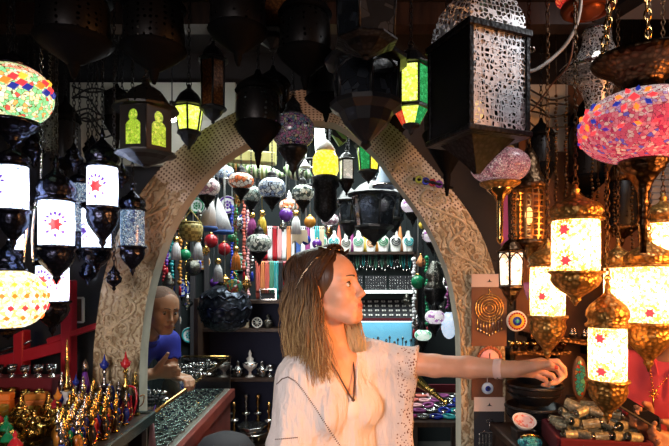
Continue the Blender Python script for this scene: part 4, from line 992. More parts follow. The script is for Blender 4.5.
def sundeco(b, prof, r, h):
    for ring, (zz_, m_, n_, sz) in enumerate(((.12, 3, 22, .010), (-.28, 1, 18, .011), (.5, 6, 18, .009), (-.6, 3, 14, .010))):
        for i in range(n_):
            az = i * 2 * PI / n_ + ring * .1; zz = h * zz_; rr = r * max(.35, math.cos(math.asin(zz / h * .976)) ** .8); b.tile((rr * math.cos(az), rr * math.sin(az), zz), (math.cos(az), math.sin(az), zz / h), sz, sz, m_, 0, .004)
globe('yellow sunburst mosaic globe lamp with red diamonds at the left edge', 8, 299, 36, 29, 1.70, 'sunG', 'bluesteel', cap_h=30, base_h=12, deco=sundeco, dish=.4)
M['dimG'] = mosaic('dim purple grey mosaic', [(3, (.22, .17, .22)), (2, (.30, .12, .22)), (2, (.10, .16, .22)), (1.5, (.32, .30, .20)), (1, (.10, .04, .16))], 110, .10, .06, (.015, .012, .015))
globe('dim purple-grey mosaic bowl lamp with a dark drop at the top of the arch', 293, 131, 22, 17, 1.80, 'dimG', 'iron', cap_h=20, base_h=30, dish=.62)
M['pdimG'] = mosaic('pale pink pierced bead mosaic', [(3, (.62, .34, .38)), (2, (.75, .50, .52)), (1, (.42, .16, .22)), (1, (.80, .66, .64))], 170, .28, .06, (.12, .04, .05))
pk = globe('pale pink bead bowl lamp on a brass stem below the pierced box lantern', 500, 166, 29, 17, 1.50, 'pdimG', 'brass', cap_h=6, base_h=16, chain=1.93, dish=.62)
b = MB(); q = lambda v: S(v, 1.5); b.lathe([(q(12), -q(20)), (q(13), -q(24)), (q(6), -q(30)), (q(3.5), -q(36)), (q(3), -q(70)), (q(4), -q(74)), (q(1), -q(78))], n=18); b.build('stem', M['brassp'], pk)
# ---- pierced box lantern
M['pierS'] = pierced('pierced silver sheet', (.74, .74, .77), .45, .55, 70, .095, .55); M['pierD'] = pierced('pierced dark sheet', (.014, .0135, .014), .4, .6, 62, .26, .25, 'f1')
M['pierW'] = pierced('pierced pale metal', (.70, .68, .68), .4, .6, 66, .09, .8); M['pierB'] = pierced('pierced brass', (.55, .30, .10), .3, 1, 52, .10, .15)
M['core'] = emis('dim bulb', (1, .95, .85), 3.0); M['corec'] = emis('cool bulb', (.85, .93, 1), 6.0)
def boxlantern():
    Y = 1.42; c = P(477, 140, Y); t = thing('hanging_lantern', 'large square pierced-metal lantern with a domed top hanging right of the arch', 'lantern', tuple(c), None, .39)
    h = S(97, Y); w = S(33, Y)
    b = MB()
    for k in range(4):
        MM = Rz(k * PI / 2); q = MB(); q.box(MM @ Vector((w, 0, h / 2)), (.0025, w - .006, h / 2 - .006), 0, MM); q.build('side_panel', M['pierS'] if k in (3,) else M['pierD'], t)
        b.box(MM @ Vector((w, w, h / 2)), (.007, .007, h / 2), 0, MM, .002)
    b.box((0, 0, 0), (w + .012, w + .012, .008), 0, None, .003); b.box((0, 0, h), (w + .012, w + .012, .010), 0, None, .003); b.build('frame', M['iron'], t)
    b = MB(); b.lathe([(w * 1.40, 0), (w * 1.36, S(14, Y)), (w * 1.15, S(30, Y)), (w * .8, S(42, Y)), (w * .4, S(50, Y)), (w * .15, S(58, Y)), (w * .1, S(70, Y))], (0, 0, h + .01), n=4, rot=PI / 4, smooth=False); b.build('dome', M['pierS'], t)
    b = MB(); b.lathe([(w * 1.1, -.008), (w * .9, -S(8, Y)), (w * .55, -S(18, Y)), (w * .3, -S(26, Y)), (w * .1, -S(34, Y))], n=4, rot=PI / 4, smooth=False); b.build('base', M['iron'], t)
    b = MB(); b.ell((0, 0, h * .3), (.018, .018, .03), 12); b.build('bulb', emis('dim amber bulb', (1, .62, .25), 1.0), t)
    b = MB(); b.chain((0, 0, h + S(78, Y)), (0, 0, CEIL - c.z), .03, .0025, .008); b.build('chain', M['blackmetal'], t)
    b = MB(); b.torus((w + .012, -w, h * .86), .012, .002, Ry(.3), 12, 5); b.build('ring', M['silverp'], t)
boxlantern()
# pierced onion lantern
Y = 1.95; c = P(597, 72, Y); t = thing('hanging_lantern', 'pale pierced onion-shaped metal lantern beside the big pink globe', 'lantern', tuple(c)); q = lambda v: S(v, Y)
b = MB(); b.lathe([(q(36), 0), (q(35), q(4)), (q(28), q(10)), (q(18), q(18)), (q(14), q(28)), (q(13), q(38)), (q(9), q(46)), (q(4), q(54)), (q(2), q(60))], n=36); b.build('shell', M['pierW'], t)
b = MB(); b.lathe([(q(35), -q(1)), (q(37), 0), (q(36), q(2)), (q(34), q(1))], n=36, cap=False); b.torus((0, 0, q(40)), q(13.5), q(1.2), None, 24, 6); b.build('rim', M['silver'], t)
b = MB(); b.lathe([(q(30), 0), (q(18), -q(12)), (q(12), -q(26)), (q(10), -q(40)), (q(3), -q(52))], n=30); b.build('lower_shell', M['pierW'], t)
b = MB(); b.ell((0, 0, q(14)), (q(5), q(5), q(7)), 12); b.build('bulb', M['core'], t)
b = MB(); b.chain((0, 0, q(60)), (0, 0, CEIL - c.z)); b.build('chain', M['blackmetal'], t)
# red lamp at the very top
M['redG'] = mosaic('red mosaic', [(3, (.85, .05, .03)), (2, (.95, .16, .05)), (1, (.5, .01, .02))], 90, .9, .05, (.1, .01, .01))
Y = 1.62; c = P(588, -8, Y); q = lambda v: S(v, Y); t = thing('hanging_lamp', 'red glass lamp with a copper ring cut off by the top edge', 'lamp', tuple(c))
b = MB(); b.lathe([(q(20), -q(12)), (q(30), -q(4)), (q(32), q(8)), (q(26), q(20)), (q(12), q(26))], n=32, cap=False); b.build('glass', M['redG'], t)
b = MB(); b.torus((0, 0, -q(15)), q(20), q(6), Rx(.0), 32, 8); b.lathe([(q(18), -q(14)), (q(13), -q(22)), (q(9), -q(24)), (q(3), -q(28))], n=24); b.build('copper_ring', simple('dull copper', (.32, .09, .04), .4, .6), t)
b = MB(); b.lathe([(q(14), q(25)), (q(12), q(32)), (q(3), q(36))], n=20); b.chain((0, 0, q(36)), (0, 0, CEIL - c.z)); b.build('chain', M['blackmetal'], t)
# honeycomb brass lantern, small paned lantern
Y = 1.75; c = P(529, 240, Y); q = lambda v: S(v, Y); t = thing('hanging_lantern', 'brass honeycomb cylinder lantern hanging between the arch and the amber lamps', 'lantern', tuple(c))
b = MB(); b.lathe([(q(16), 0), (q(17), q(10)), (q(17), q(44)), (q(15), q(52))], n=28, cap=False); b.build('shell', M['pierB'], t)
b = MB(); b.lathe([(q(16), q(50)), (q(19), q(52)), (q(17), q(57)), (q(11), q(68)), (q(9), q(80)), (q(3), q(92))], n=28); b.build('cap', M['bronze'], t)
b = MB(); b.lathe([(q(17), 0), (q(18), -q(3)), (q(12), -q(8)), (q(5), -q(16)), (q(1), -q(22))], n=28); b.build('base', M['bronze'], t)
M['corea'] = emis('amber bulb', (1, .5, .14), 2.2); b = MB(); b.ell((0, 0, q(24)), (q(4), q(4), q(9)), 12); b.build('bulb', M['corea'], t)
b = MB(); b.chain((0, 0, q(92)), (0, 0, CEIL - c.z)); b.build('chain', M['bronze'], t)
M['paneW'] = mosaic('cream lit pane', [(6, (1, .86, .66)), (1, (.9, .55, .3))], 60, 1.6, .03, (.08, .03, .02))
hexlantern('small four-sided cream lantern in front of the right leg of the arch', 511, 252, 286, 23, 1.72, 236, 306, 'paneW', 'bronze', n=4, rot=.35, taper=.9, arched=True)
# ---- lanterns with coloured panes
M['paneK'] = mosaic('black glass pane', [(3, (.012, .015, .02)), (1, (.03, .036, .045))], 40, .0, .02, (.01, .01, .01))
M['greenP'] = mosaic('lime green hammered glass', [(3, (.36, .56, .04)), (2, (.52, .70, .08)), (1, (.22, .38, .03))], 140, .75, .03, (.10, .16, .01))
M['limeP'] = mosaic('yellow green lit glass', [(3, (.78, .88, .10)), (2, (.90, .95, .30)), (1, (.50, .66, .05))], 150, 1.5, .03, (.2, .26, .02))
M['greenD'] = mosaic('deep green lit glass', [(3, (.02, .30, .08)), (2, (.04, .45, .14))], 90, .7, .03, (.01, .1, .02)); M['redP'] = mosaic('red lit glass', [(3, (.75, .05, .02)), (2, (.90, .12, .04))], 90, .9, .03, (.2, .01, .01))
M['yelP'] = mosaic('yellow lit glass', [(3, (.95, .82, .04)), (2, (1, .92, .15)), (1, (.8, .6, .02))], 110, 1.35, .03, (.4, .3, .02)); M['smoke'] = mosaic('smoky white pane', [(2, (.45, .50, .48)), (1, (.65, .70, .66))], 60, .7, .02, (.2, .22, .2))
M['pierK'] = pierced('black pierced roof', (.012, .012, .012), .4, .5, 60, .22, .5, 'f1')
hexlantern('wide black lantern with lime green arched panes, upper left', 146, 112, 154, 52, 1.60, 78, 168, 'greenP', 'black', taper=1.0, rot=.349, arched=False, screen=True, domem='pierK')
hexlantern('small tapered lantern with glowing yellow-green panes over the left of the arch', 189, 108, 132, 29, 1.90, 84, 150, 'limeP', 'black', taper=.72, rot=.15, arched=False)
hexlantern('long lantern with copper-brown panes over the left of the arch', 213, 62, 108, 25, 1.78, 40, 124, 'copper', 'black', taper=.95, rot=.2, arched=False)
hexlantern('lantern with a tall lime pane beside red and green panes, top centre', 411, 68, 107, 34, 1.70, 44, 136, ['limeP', 'greenD', 'paneK', 'limeP', 'greenD', 'greenD'], 'black', taper=1.0, rot=.30, arched=False, lower=['limeP', 'greenD', 'redP', 'limeP', 'greenD', 'redP'])
hexlantern('dark lantern with green glass and yellow corner panes inside the arch', 368.5, 147, 171, 24, 2.6, 134, 184, ['greenD', 'yelP', 'greenP'], 'black', chain=CEILIN, taper=.8, rot=.1, arched=False)
hexlantern('small square lantern with smoky white panes inside the arch', 346.5, 160, 180, 15, 2.6, 150, 196, 'smoke', 'iron', chain=CEILIN, n=4, rot=.25, taper=1.0, arched=False)
Y = 2.55; c = P(325.5, 176, Y); q = lambda v: S(v, Y); t = thing('hanging_oil_lamp', 'yellow glass lamp with a white cap inside the arch', 'lamp', tuple(c))
b = MB(); b.lathe([(q(11), 0), (q(13), q(5)), (q(12.5), q(18)), (q(9), q(25))], n=26, cap=False); b.build('glass', M['yelP'], t)
b = MB(); b.lathe([(q(9.5), q(24)), (q(10), q(26)), (q(6), q(32)), (q(2), q(36))], n=20); b.build('cap', M['white'], t)
b = MB(); b.lathe([(q(11), 0), (q(14), -q(2)), (q(13), -q(6)), (q(14), -q(10)), (q(11), -q(13)), (q(12), -q(34)), (q(8), -q(40)), (q(2), -q(46))], n=22); b.build('base', M['iron'], t)
b = MB(); b.chain((0, 0, q(36)), (0, 0, CEILIN - c.z)); b.build('chain', M['blackmetal'], t)
# ---- dark lanterns and pendants against the ceiling
DK = 'unlit dark lanterns under the ceiling'
M['dimblack'] = simple('darkened black metal', (.0025, .0024, .0028), .75, .0, 90, .3, .002, 0, .07)  # colour darkened until the ceiling lanterns read as near-black silhouettes
def darkcone(label, px, ytop, ymid, ybot, w, Y, metal='dimblack', shellm='pierD', chain=CEIL, bulb='core', n=24):
    c = P(px, ymid, Y); q = lambda v: S(v, Y); t = thing('hanging_lantern', label, 'lantern', tuple(c), DK); R = q(w / 2); H = q(ymid - ytop); D = q(ybot - ymid)
    b = MB(); b.lathe([(R * .96, 0), (R, H * .1), (R * .96, H * .5), (R * .8, H * .6)], n=n, cap=False); b.build('shell', M[shellm], t)
    b = MB(); b.lathe([(R * .8, H * .58), (R * 1.05, H * .60), (R * .9, H * .70), (R * .5, H * .82), (R * .2, H * .9), (R * .1, H)], n=n); b.build('cap', M[metal], t)
    b = MB(); b.lathe([(R, 0), (R * 1.08, -D * .04), (R * .9, -D * .2), (R * .55, -D * .42), (R * .26, -D * .6), (R * .15, -D * .66), (R * .17, -D * .7), (R * .06, -D)], n=n); b.build('base', M[metal], t)
    if bulb: b = MB(); b.ell((0, 0, H * .28), (R * .22, R * .22, H * .16), 10); b.build('bulb', M[bulb], t)
    b = MB(); b.chain((0, 0, H), (0, 0, chain - c.z)); b.build('chain', M['blackmetal'], t); return t
darkcone('dark pierced lantern with a long pointed drop at the left shoulder of the arch', 258, 70, 124, 168, 44, 1.72)
darkcone('tall dark pierced lantern in the shade left of the pierced box lantern', 447, 52, 132, 196, 46, 1.85, shellm='pierD')
darkcone('dark pierced lantern behind the green globe, upper left', 66, 96, 160, 176, 28, 2.06, bulb=None)
darkcone('dark spiky pendant before the pale wall, upper left', 117, 84, 118, 152, 27, 2.0, bulb=None)
darkcone('black drop lantern by the ceiling above the wide green-paned lantern', 154, -20, 48, 84, 60, 1.45, bulb=None)
darkcone('black drop lantern by the ceiling above the rainbow globe', 74, -30, 40, 78, 70, 1.4, bulb=None)
darkcone('black drop lantern under the ceiling left of the top centre', 238, -30, 30, 66, 56, 1.4, bulb=None)
darkcone('black drop lantern under the ceiling at the top centre', 305, -10, 52, 90, 52, 1.55, bulb=None)
darkcone('dark drum lantern with faint spots of light behind the dim purple bowl', 273, 66, 112, 124, 34, 1.94, bulb='corec')
darkcone('dark drop lantern hanging at the very crown of the arch', 326, 56, 98, 122, 40, 1.88, bulb=None)
darkcone('dark lantern hanging behind the lamp with the tall lime pane', 395, 62, 118, 152, 30, 2.2, bulb=None)
darkcone('dark studded lantern hanging right of the onion lantern', 588, 90, 176, 206, 36, 2.22, bulb=None)
darkcone('dark narrow lantern hanging before the pale wall on the right', 541, 118, 164, 206, 26, 2.1, bulb=None)
darkcone('dark studded lantern behind the big pink globe', 622, 150, 226, 246, 30, 2.1, metal='bronze', bulb=None)
hexlantern('huge black lantern with crossed lattice windows, top centre', 366, 66, 104, 68, 1.55, 8, 150, 'paneK', 'black', taper=.94, rot=.1, domem='black')
hexlantern('big black framed lantern cut off by the top edge, above the lattice lantern', 366, -30, 42, 62, 1.30, -90, 60, 'paneK', 'iron', n=4, rot=.5, taper=.9, arched=False)
hexlantern('black framed lantern with a rusty pane cut off by the top edge', 272, -24, 34, 40, 1.64, -70, 52, 'copper', 'black', n=4, rot=.4, taper=.9, arched=False)
hexlantern('dark lantern cluster hanging before the necklace shelf', 374, 196, 226, 44, 3.15, 176, 246, 'paneK', 'black', chain=CEILIN, taper=.8, rot=.2)
hexlantern('dark lantern left of the cluster before the necklace shelf', 349, 202, 222, 24, 3.55, 184, 240, 'paneK', 'black', chain=CEILIN, taper=.8, rot=.1)
hexlantern('dark lantern right of the cluster before the necklace shelf', 394, 196, 218, 22, 3.6, 186, 236, 'paneK', 'black', chain=CEILIN, taper=.8, rot=.4)
# bell-shaped grey lamp shade
Y = 2.78; c = P(387, 187, Y); q = lambda v: S(v, Y); t = thing('hanging_bell_lamp', 'blue-grey bell-shaped lamp shade inside the arch', 'lamp', tuple(c))
b = MB(); b.lathe([(q(14), 0), (q(12), q(4)), (q(9), q(12)), (q(7.5), q(21)), (q(6), q(24)), (q(2), q(26))], n=26); b.build('shade', simple('blue grey enamel', (.24, .32, .44), .4), t)
b = MB(); b.torus((0, 0, q(1)), q(14), q(1.2), None, 24, 6, 0); b.build('rim', M['silver'], t); b = MB(); b.ell((q(3), -q(8), q(19)), (q(9), q(5), q(3)), 12); b.build('white_band', M['white'], t)
b = MB(); b.chain((0, 0, q(26)), (0, 0, CEILIN - c.z)); b.build('chain', M['blackmetal'], t)
# fluorescent tubes and naked bulbs
M['tube'] = emis('lit white tube', (.88, 1, .95), 7)
t = thing('tube_light', 'curved bright white tube light at the top of the arch', 'light', tuple(P(316, 128, 3.4))); o = Vector(t.location)
b = MB(); b.tube(cr([P(305, 113, 3.4) - o, P(313, 119, 3.4) - o, P(319, 130, 3.4) - o, P(321, 152, 3.4) - o], 6), .036, 12); b.build('tube', M['tube'], t)
b = MB(); b.tube([P(305, 113, 3.4) - o, Vector((P(303, 108, 3.4) - o).xy.to_tuple() + (CEILIN - o.z,))], .010, 8); b.build('bracket', M['white'], t)
M['hot'] = emis('white-hot bulb', (.92, .96, 1), 45)
def bulb(label, px, py, r, Y, st, chain=CEIL):
    c = P(px, py, Y); t = thing('light_bulb', label, 'light', tuple(c)); q = S(r, Y); b = MB(); b.lathe([(0.0005, -q), (q * .6, -q * .8), (q, 0), (q * .7, q * .7), (q * .4, q * 1.2), (q * .38, q * 1.5)], n=18); b.build('glass', M['hot'], t)
    b = MB(); b.lathe([(q * .45, q * 1.4), (q * .45, q * 2.4), (q * .1, q * 2.6)], n=14); b.tube([(0, 0, q * 2.5), (0, 0, chain - c.z)], .0025, 6); b.build('socket', M['black'], t); return t
bulb('bare white bulb beside the small yellow-green lantern', 172, 116, 6, 2.1, 1)
bulb('bright white bulb at the right shoulder of the arch', 381, 112, 5, 2.25, 1); bulb('white bulb inside the right shoulder of the arch', 373, 136, 5, 2.7, 1, CEILIN)
# small mosaic lamps deep in the shop
M['whM'] = mosaic('white and violet mosaic', [(6, (.85, .82, .84)), (2, (.70, .60, .72)), (1, (.35, .15, .40))], 55, .65, .03, (.3, .22, .3)); M['grM'] = mosaic('white and green mosaic', [(5, (.75, .90, .80)), (2, (.45, .75, .55)), (1, (.10, .42, .25))], 55, .8, .03, (.2, .3, .25))
M['orM'] = mosaic('orange white mosaic', [(3, (.60, .14, .05)), (2, (.75, .32, .20)), (2, (.7, .6, .52))], 45, .22, .05, (.06, .03, .02)); M['blM'] = mosaic('blue grey white mosaic', [(3, (.45, .52, .62)), (2, (.22, .30, .48)), (2, (.68, .72, .74))], 50, .22, .06, (.03, .03, .05)); M['gyM'] = mosaic('grey green mosaic', [(3, (.40, .48, .42)), (2, (.22, .30, .28)), (1, (.65, .68, .6))], 50, .18, .06, (.03, .04, .03))
SM_ = 'small mosaic lamps inside the shop'
for (lab, px, py, rx, ry, Y, gm) in (
  ('white and violet oval mosaic lamp beside the inner edge of the arch, upper', 413, 205, 12, 8, 3.0, 'whM'), ('white and violet oval mosaic lamp lower down behind the inner edge of the arch', 433, 235, 11, 7.5, 3.2, 'whM'),
  ('white oval mosaic lamp above the green-white one, beside the right leg of the arch', 435, 317, 10, 7, 3.0, 'whM'), ('glowing green-white mosaic lamp just above the outstretched arm', 423, 335, 8.5, 5.5, 2.9, 'grM'),
  ('white and pink mosaic lamp hanging high on the left inside the arch', 207, 187, 13, 9, 2.9, 'whM2'), ('orange and white mosaic lamp inside the arch', 241, 181, 13, 8, 3.0, 'orM'), ('blue and white mosaic lamp inside the arch', 272, 188, 14, 10, 2.9, 'blM'),
  ('pale and black mosaic lamp inside the arch, left of the yellow lamp', 303, 193, 11, 8, 3.0, 'gyM2'), ('grey-green mosaic lamp half behind the blue and white one', 251, 194, 11, 7.5, 3.15, 'gyM'), ('white and grey mosaic lamp above the hanging scarves', 259, 243, 13, 9, 3.1, 'gyM2')):
    if gm == 'whM2' and gm not in M: M[gm] = mosaic('white and pink mosaic', [(5, (.66, .62, .62)), (2, (.55, .40, .44)), (1, (.28, .14, .20))], 50, .2, .05, (.06, .04, .05))
    if gm == 'gyM2' and gm not in M: M[gm] = mosaic('pale and black mosaic', [(5, (.60, .64, .58)), (2, (.36, .42, .38)), (1.5, (.06, .08, .08))], 50, .2, .05, (.03, .04, .03))
    globe(lab, px, py, rx, ry, Y, gm, 'iron', cap_h=9, base_h=14, chain=CEILIN, dish=.6, group=SM_)
c = P(449, 325, 3.05); t = thing('hanging_oval_lamp', 'pale blue oval glass shade hanging against the right leg of the arch', 'lamp', tuple(c)); b = MB(); b.ell((0, 0, 0), (S(8, 3.05), S(8, 3.05), S(14, 3.05)), 20); b.build('glass', mosaic('pale blue lit glass', [(3, (.60, .74, .92)), (2, (.75, .86, .98))], 40, .75, .02, (.3, .4, .6)), t)
b = MB(); b.lathe([(.02, S(13, 3.05)), (.022, S(16, 3.05)), (.004, S(19, 3.05))], n=14); b.chain((0, 0, S(19, 3.05)), (0, 0, CEILIN - c.z)); b.build('chain', M['blackmetal'], t)
# tangles of cable
def cable(label, pts, r, m, name='electric_cable'):
    o = Vector(pts[0]); b = MB(); b.tube(cr([Vector(p) - o for p in pts], 8), r, 6); ob = b.build(name, m); ob.location = o; tag(ob, label, 'cable'); return ob
cable('thick grey cable sagging between the box lantern and the red lamp', [P(519, 71, 1.44), P(535, 70, 1.46), P(556, 55, 1.5), P(570, 38, 1.5), P(579, 15, 1.5), P(582, -20, 1.5), P(583, -45, 1.52)], .0055, M['rope'])
cable('thin brown cable looping down beside the onion lantern', [P(575, 10, 1.5), P(570, 60, 1.52), P(552, 84, 1.6), P(534, 108, 1.7), P(528, 112, 1.72)], .003, simple('brown flex', (.10, .05, .04), .5))
rnd = random.Random(3); WN = ['topmost', 'second', 'third', 'fourth', 'fifth', 'sixth', 'lowest']
for k in range(7):
    y = 90 + k * 6; dy = .012 * k; cable('%s black cable of the tangle crossing the pale wall, upper left' % WN[k], [P(72, y + rnd.uniform(-8, 8), 2.28 - dy), P(88, y + rnd.uniform(-8, 10), 2.28 - dy), P(104, y + rnd.uniform(-6, 14), 2.28 - dy), P(128, y + rnd.uniform(-14, 10), 2.28 - dy)], .0042, M['wire'])
for k in range(5):
    y = 92 + k * 8; cable('%s black cable of the bunch crossing the pale wall on the right' % (['topmost', 'second', 'middle', 'fourth', 'lowest'][k]), [P(524, y - 6, 2.28 - .014 * k), P(540, y + rnd.uniform(-4, 6), 2.28 - .014 * k), P(552, y + rnd.uniform(0, 9), 2.28 - .014 * k), P(570, y + rnd.uniform(-6, 8), 2.28 - .014 * k)], .0042, M['wire'])
# bead and chain strings on the right, silver strap on the left
rnd = random.Random(8)
for k, (px, y0, y1) in enumerate(((556, 96, 240), (566, 100, 215), (598, 180, 292), (606, 150, 290), (632, 185, 255), (640, 215, 262), (592, 105, 215), (614, 190, 240))):
    a = P(px, y0, 2.0); b_ = P(px + rnd.uniform(-2, 2), y1, 2.0); b = MB(); o = a
    b.tube([Vector((0, 0, CEIL - a.z)), (0, 0, 0)], .0015, 4)
    for j in range(int((a.z - b_.z) / .016)): b.ell((0.003 * math.sin(j), 0, -.016 * j), .0065, 6)
    ob = b.build('hanging_beads', M['bronze']); ob.location = a
    tag(ob, ['bronze bead string hanging just left of the dark studded lantern', 'bronze bead string behind the cap of the lamp under the pink globe', 'bronze bead string left of the half-hidden amber lamp', 'bronze bead string hanging behind the half-hidden amber lamp', "bronze bead string left of the pink globe's stem", "bronze bead string under the pink globe, right of centre", 'bronze bead string in front of the dark studded lantern', 'short bronze bead string behind the pink globe'][k], 'beads', 'bead strings on the right')
t = thing('hanging_strap', 'silver metal strap with hinged arms hanging beside the lamp at the left edge', 'strap', tuple(P(36, 175, 1.75))); o = Vector(t.location)
b = MB(); b.tube(cr([P(41, 150, 1.75) - o, P(40, 178, 1.75) - o, P(36, 200, 1.75) - o, P(30, 214, 1.75) - o], 5), .007, 6, flat=.4); b.chain(P(41, 150, 1.75) - o, Vector((P(41, 150, 1.75) - o).xy.to_tuple() + (CEIL - o.z,))); b.build('strap', M['silver'], t)
for dx in (-3, 3): b = MB(); b.tube(cr([P(32 + dx, 206, 1.75) - o, P(29 + dx, 235, 1.75) - o, P(28 + dx * 1.6, 262, 1.75) - o], 5), .006, 6); b.build('arm', M['silverp'], t)
c = P(50, 88, 1.85); b = MB(); q = S(7, 1.85); b.lathe([(q, 0), (q, -S(62, 1.85))], n=16, cap=False); b.chain((0, 0, 0), (0, 0, CEIL - c.z)); ob = b.build('hanging_pierced_tube', pierced('pierced grey sheet', (.16, .17, .15), .4, .7, 95, .10, .8)); ob.location = c; tag(ob, 'narrow pierced metal tube hanging right of the rainbow globe', 'lantern')

zz = newmat('black cloth with green zigzags'); v_ = coord(zz[1]); w_ = N(zz[1], 'ShaderNodeTexWave', bands_direction='DIAGONAL'); w_.inputs['Scale'].default_value = 14; w_.inputs['Distortion'].default_value = 5; L(zz[1], v_, w_.inputs[0]); L(zz[1], ramp(zz[1], w_.outputs['Fac'], [(.5, (.008, .01, .008)), (.58, (.22, .50, .12))]), zz[2].inputs['Base Color']); M['zigzag'] = zz[0]
c = P(337, 113, 2.5); q = lambda v: S(v, 2.5); t = thing('hanging_cloth', 'black cloth with green zigzags hanging at the crown of the arch', 'cloth', tuple(c)); b = MB(); b.prism([(-q(6), 0), (q(5), q(1)), (q(8), -q(14)), (q(10), -q(28)), (q(2), -q(33)), (-q(5), -q(22))], -.02, .02); b.build('cloth', M['zigzag'], t); b = MB(); b.tube([(0, 0, 0), (0, 0, CEILIN - c.z)], .003, 5); b.build('cord', M['wire'], t)
# ================================================================ goods
rnd = random.Random(21)
def lab(o, label, cat, group=None): return tag(o, label, cat, group)
def lathe_thing(name, label, cat, loc, parts, group=None, n=18):
    """parts: (part name, profile, material[, lobes])"""
    t = thing(name, label, cat, tuple(loc), group)
    for p in parts:
        b = MB(); b.lathe(p[1], n=n, lobes=p[3] if len(p) > 3 else 0, amp=.08 if len(p) > 3 else 0); b.build(p[0], M[p[2]], t)
    return t
for nm, col, rg, me_ in (('cobalt', (.02, .04, .34), .15, 0), ('crimson', (.42, .02, .03), .18, 0), ('darkgl', (.02, .018, .02), .15, 0), ('emerald', (.01, .20, .08), .15, 0), ('violet', (.12, .03, .28), .2, 0),
   ('amber', (.50, .20, .03), .2, 0), ('turq', (.03, .35, .38), .25, 0), ('orange', (.75, .22, .03), .4, 0), ('yellow', (.72, .52, .06), .4, 0), ('coral', (.70, .16, .12), .7, 0), ('plum', (.30, .05, .22), .7, 0),
   ('pinkc', (.80, .40, .42), .5, 0), ('cloth_w', (.72, .72, .74), .9, 0), ('cloth_g', (.10, .32, .22), .8, 0), ('cloth_b', (.05, .12, .40), .8, 0), ('cloth_o', (.75, .28, .10), .8, 0), ('cloth_k', (.02, .02, .025), .8, 0), ('beige', (.50, .40, .28), .7, 0), ('leather', (.10, .045, .022), .5, 0)):
    M[nm] = simple(nm, col, rg, me_, 50, .15)
M['goldp'] = embossed('engraved gold', (.82, .56, .16), .24, 1, 150, .5, .002, .5); M['filig'] = embossed('dark silver filigree', (.42, .41, .36), .3, 1, 200, .8, .003, .2)

# ---- left: the perfume and teapot stall
TZ = 1.03; tb = thing('market_stall', 'stall table crowded with small bottles and golden teapots at lower left', 'table', (-1.25, 1.62, 0))
o = Vector(tb.location); b = MB(); b.box((0, 0, TZ - .015), (.54, .40, .015), 0, None, .004); b.build('tabletop', M['dwood'], tb)
b = MB(); b.box((.545, 0, TZ - .012), (.008, .41, .022), 0, None, .004); b.box((0, .405, TZ - .012), (.55, .008, .022), 0, None, .004); b.build('edge_strip', simple('grey green edge strip', (.10, .13, .12), .2, .4), tb)
for sx in (-1, 1):
    for sy in (-1, 1): b = MB(); b.box((sx * .50, sy * .36, .5), (.025, .025, .5)); b.build('leg', M['dwood'], tb)
st = thing('stepped_stand', 'crimson stepped stand holding silver and gold cups behind the teapots, far left', 'stand', (-1.34, 2.0, TZ))
b = MB(); b.box((0, .03, .0725), (.26, .045, .0725), 0, None, .004); b.box((0, -.055, .035), (.26, .04, .035), 0, None, .004); b.build('step', M['velvet'], st)
# silver cups on the stand: four rows told apart by place
def cup(loc, label, s=1.0):
    return lathe_thing('cup', label, 'cup', loc, [('bowl', [(.004 * s, .016 * s), (.014 * s, .020 * s), (.020 * s, .034 * s), (.021 * s, .046 * s), (.018 * s, .044 * s), (.012 * s, .026 * s)], 'silver'), ('foot', [(.016 * s, 0), (.014 * s, .003 * s), (.005 * s, .008 * s), (.005 * s, .017 * s)], 'silverp')], 'little cups on the stepped stand')
c0 = cup((0, 0, 0), 'x', .95)
first = True
for row, (yy, zz, nn) in enumerate(((2.05, TZ + .145, 10), (2.01, TZ + .145, 10), (1.963, TZ + .07, 9), (1.925, TZ + .07, 9))):
    for k in range(nn):
        loc = (-1.115 - .052 * k + .022 * (row % 2), yy, zz); l_ = '%s cup, %s from the arch side in the %s row of the stepped stand' % ('gold' if row > 1 else 'silver', ORD[k], ['back', 'upper front', 'third', 'lowest front'][row])
        if first: c0.location = loc; c0['label'] = l_; first = False
        else: dup(c0, loc, rnd.uniform(0, 3), l_, None, rnd.uniform(.80, 1.0), {'chased silver': M['goldp'] if row > 1 else M['silver'], 'polished silver': M['gold'] if row > 1 else M['silverp']})
# golden teapots
def teapot(loc, label, s=1.0, lid='gold', body='goldp', rz=0.0):
    t = thing('teapot', label, 'teapot', tuple(loc), 'golden teapots on the stall', rz)
    b = MB(); b.lathe([(.026 * s, 0), (.030 * s, .004 * s), (.022 * s, .010 * s), (.036 * s, .026 * s), (.040 * s, .045 * s), (.034 * s, .062 * s), (.020 * s, .072 * s), (.018 * s, .076 * s)], n=20, lobes=8, amp=.03); b.build('body', M[body], t)
    b = MB(); b.lathe([(.021 * s, .075 * s), (.019 * s, .082 * s), (.010 * s, .095 * s), (.004 * s, .102 * s), (.007 * s, .108 * s), (.002 * s, .120 * s)], n=16); b.build('lid', M[lid], t)
    b = MB(); b.tube(cr([Vector((.034 * s, 0, .035 * s)), Vector((.055 * s, 0, .045 * s)), Vector((.062 * s, 0, .065 * s)), Vector((.074 * s, 0, .078 * s))], 4), [.010 * s * (1 - i * .045) for i in range(13)], 8); b.build('spout', M[body], t)
    b = MB(); b.tube(cr([Vector((-.030 * s, 0, .062 * s)), Vector((-.060 * s, 0, .066 * s)), Vector((-.066 * s, 0, .040 * s)), Vector((-.036 * s, 0, .026 * s))], 5), .0035 * s, 6); b.build('handle', M['gold'], t); return t
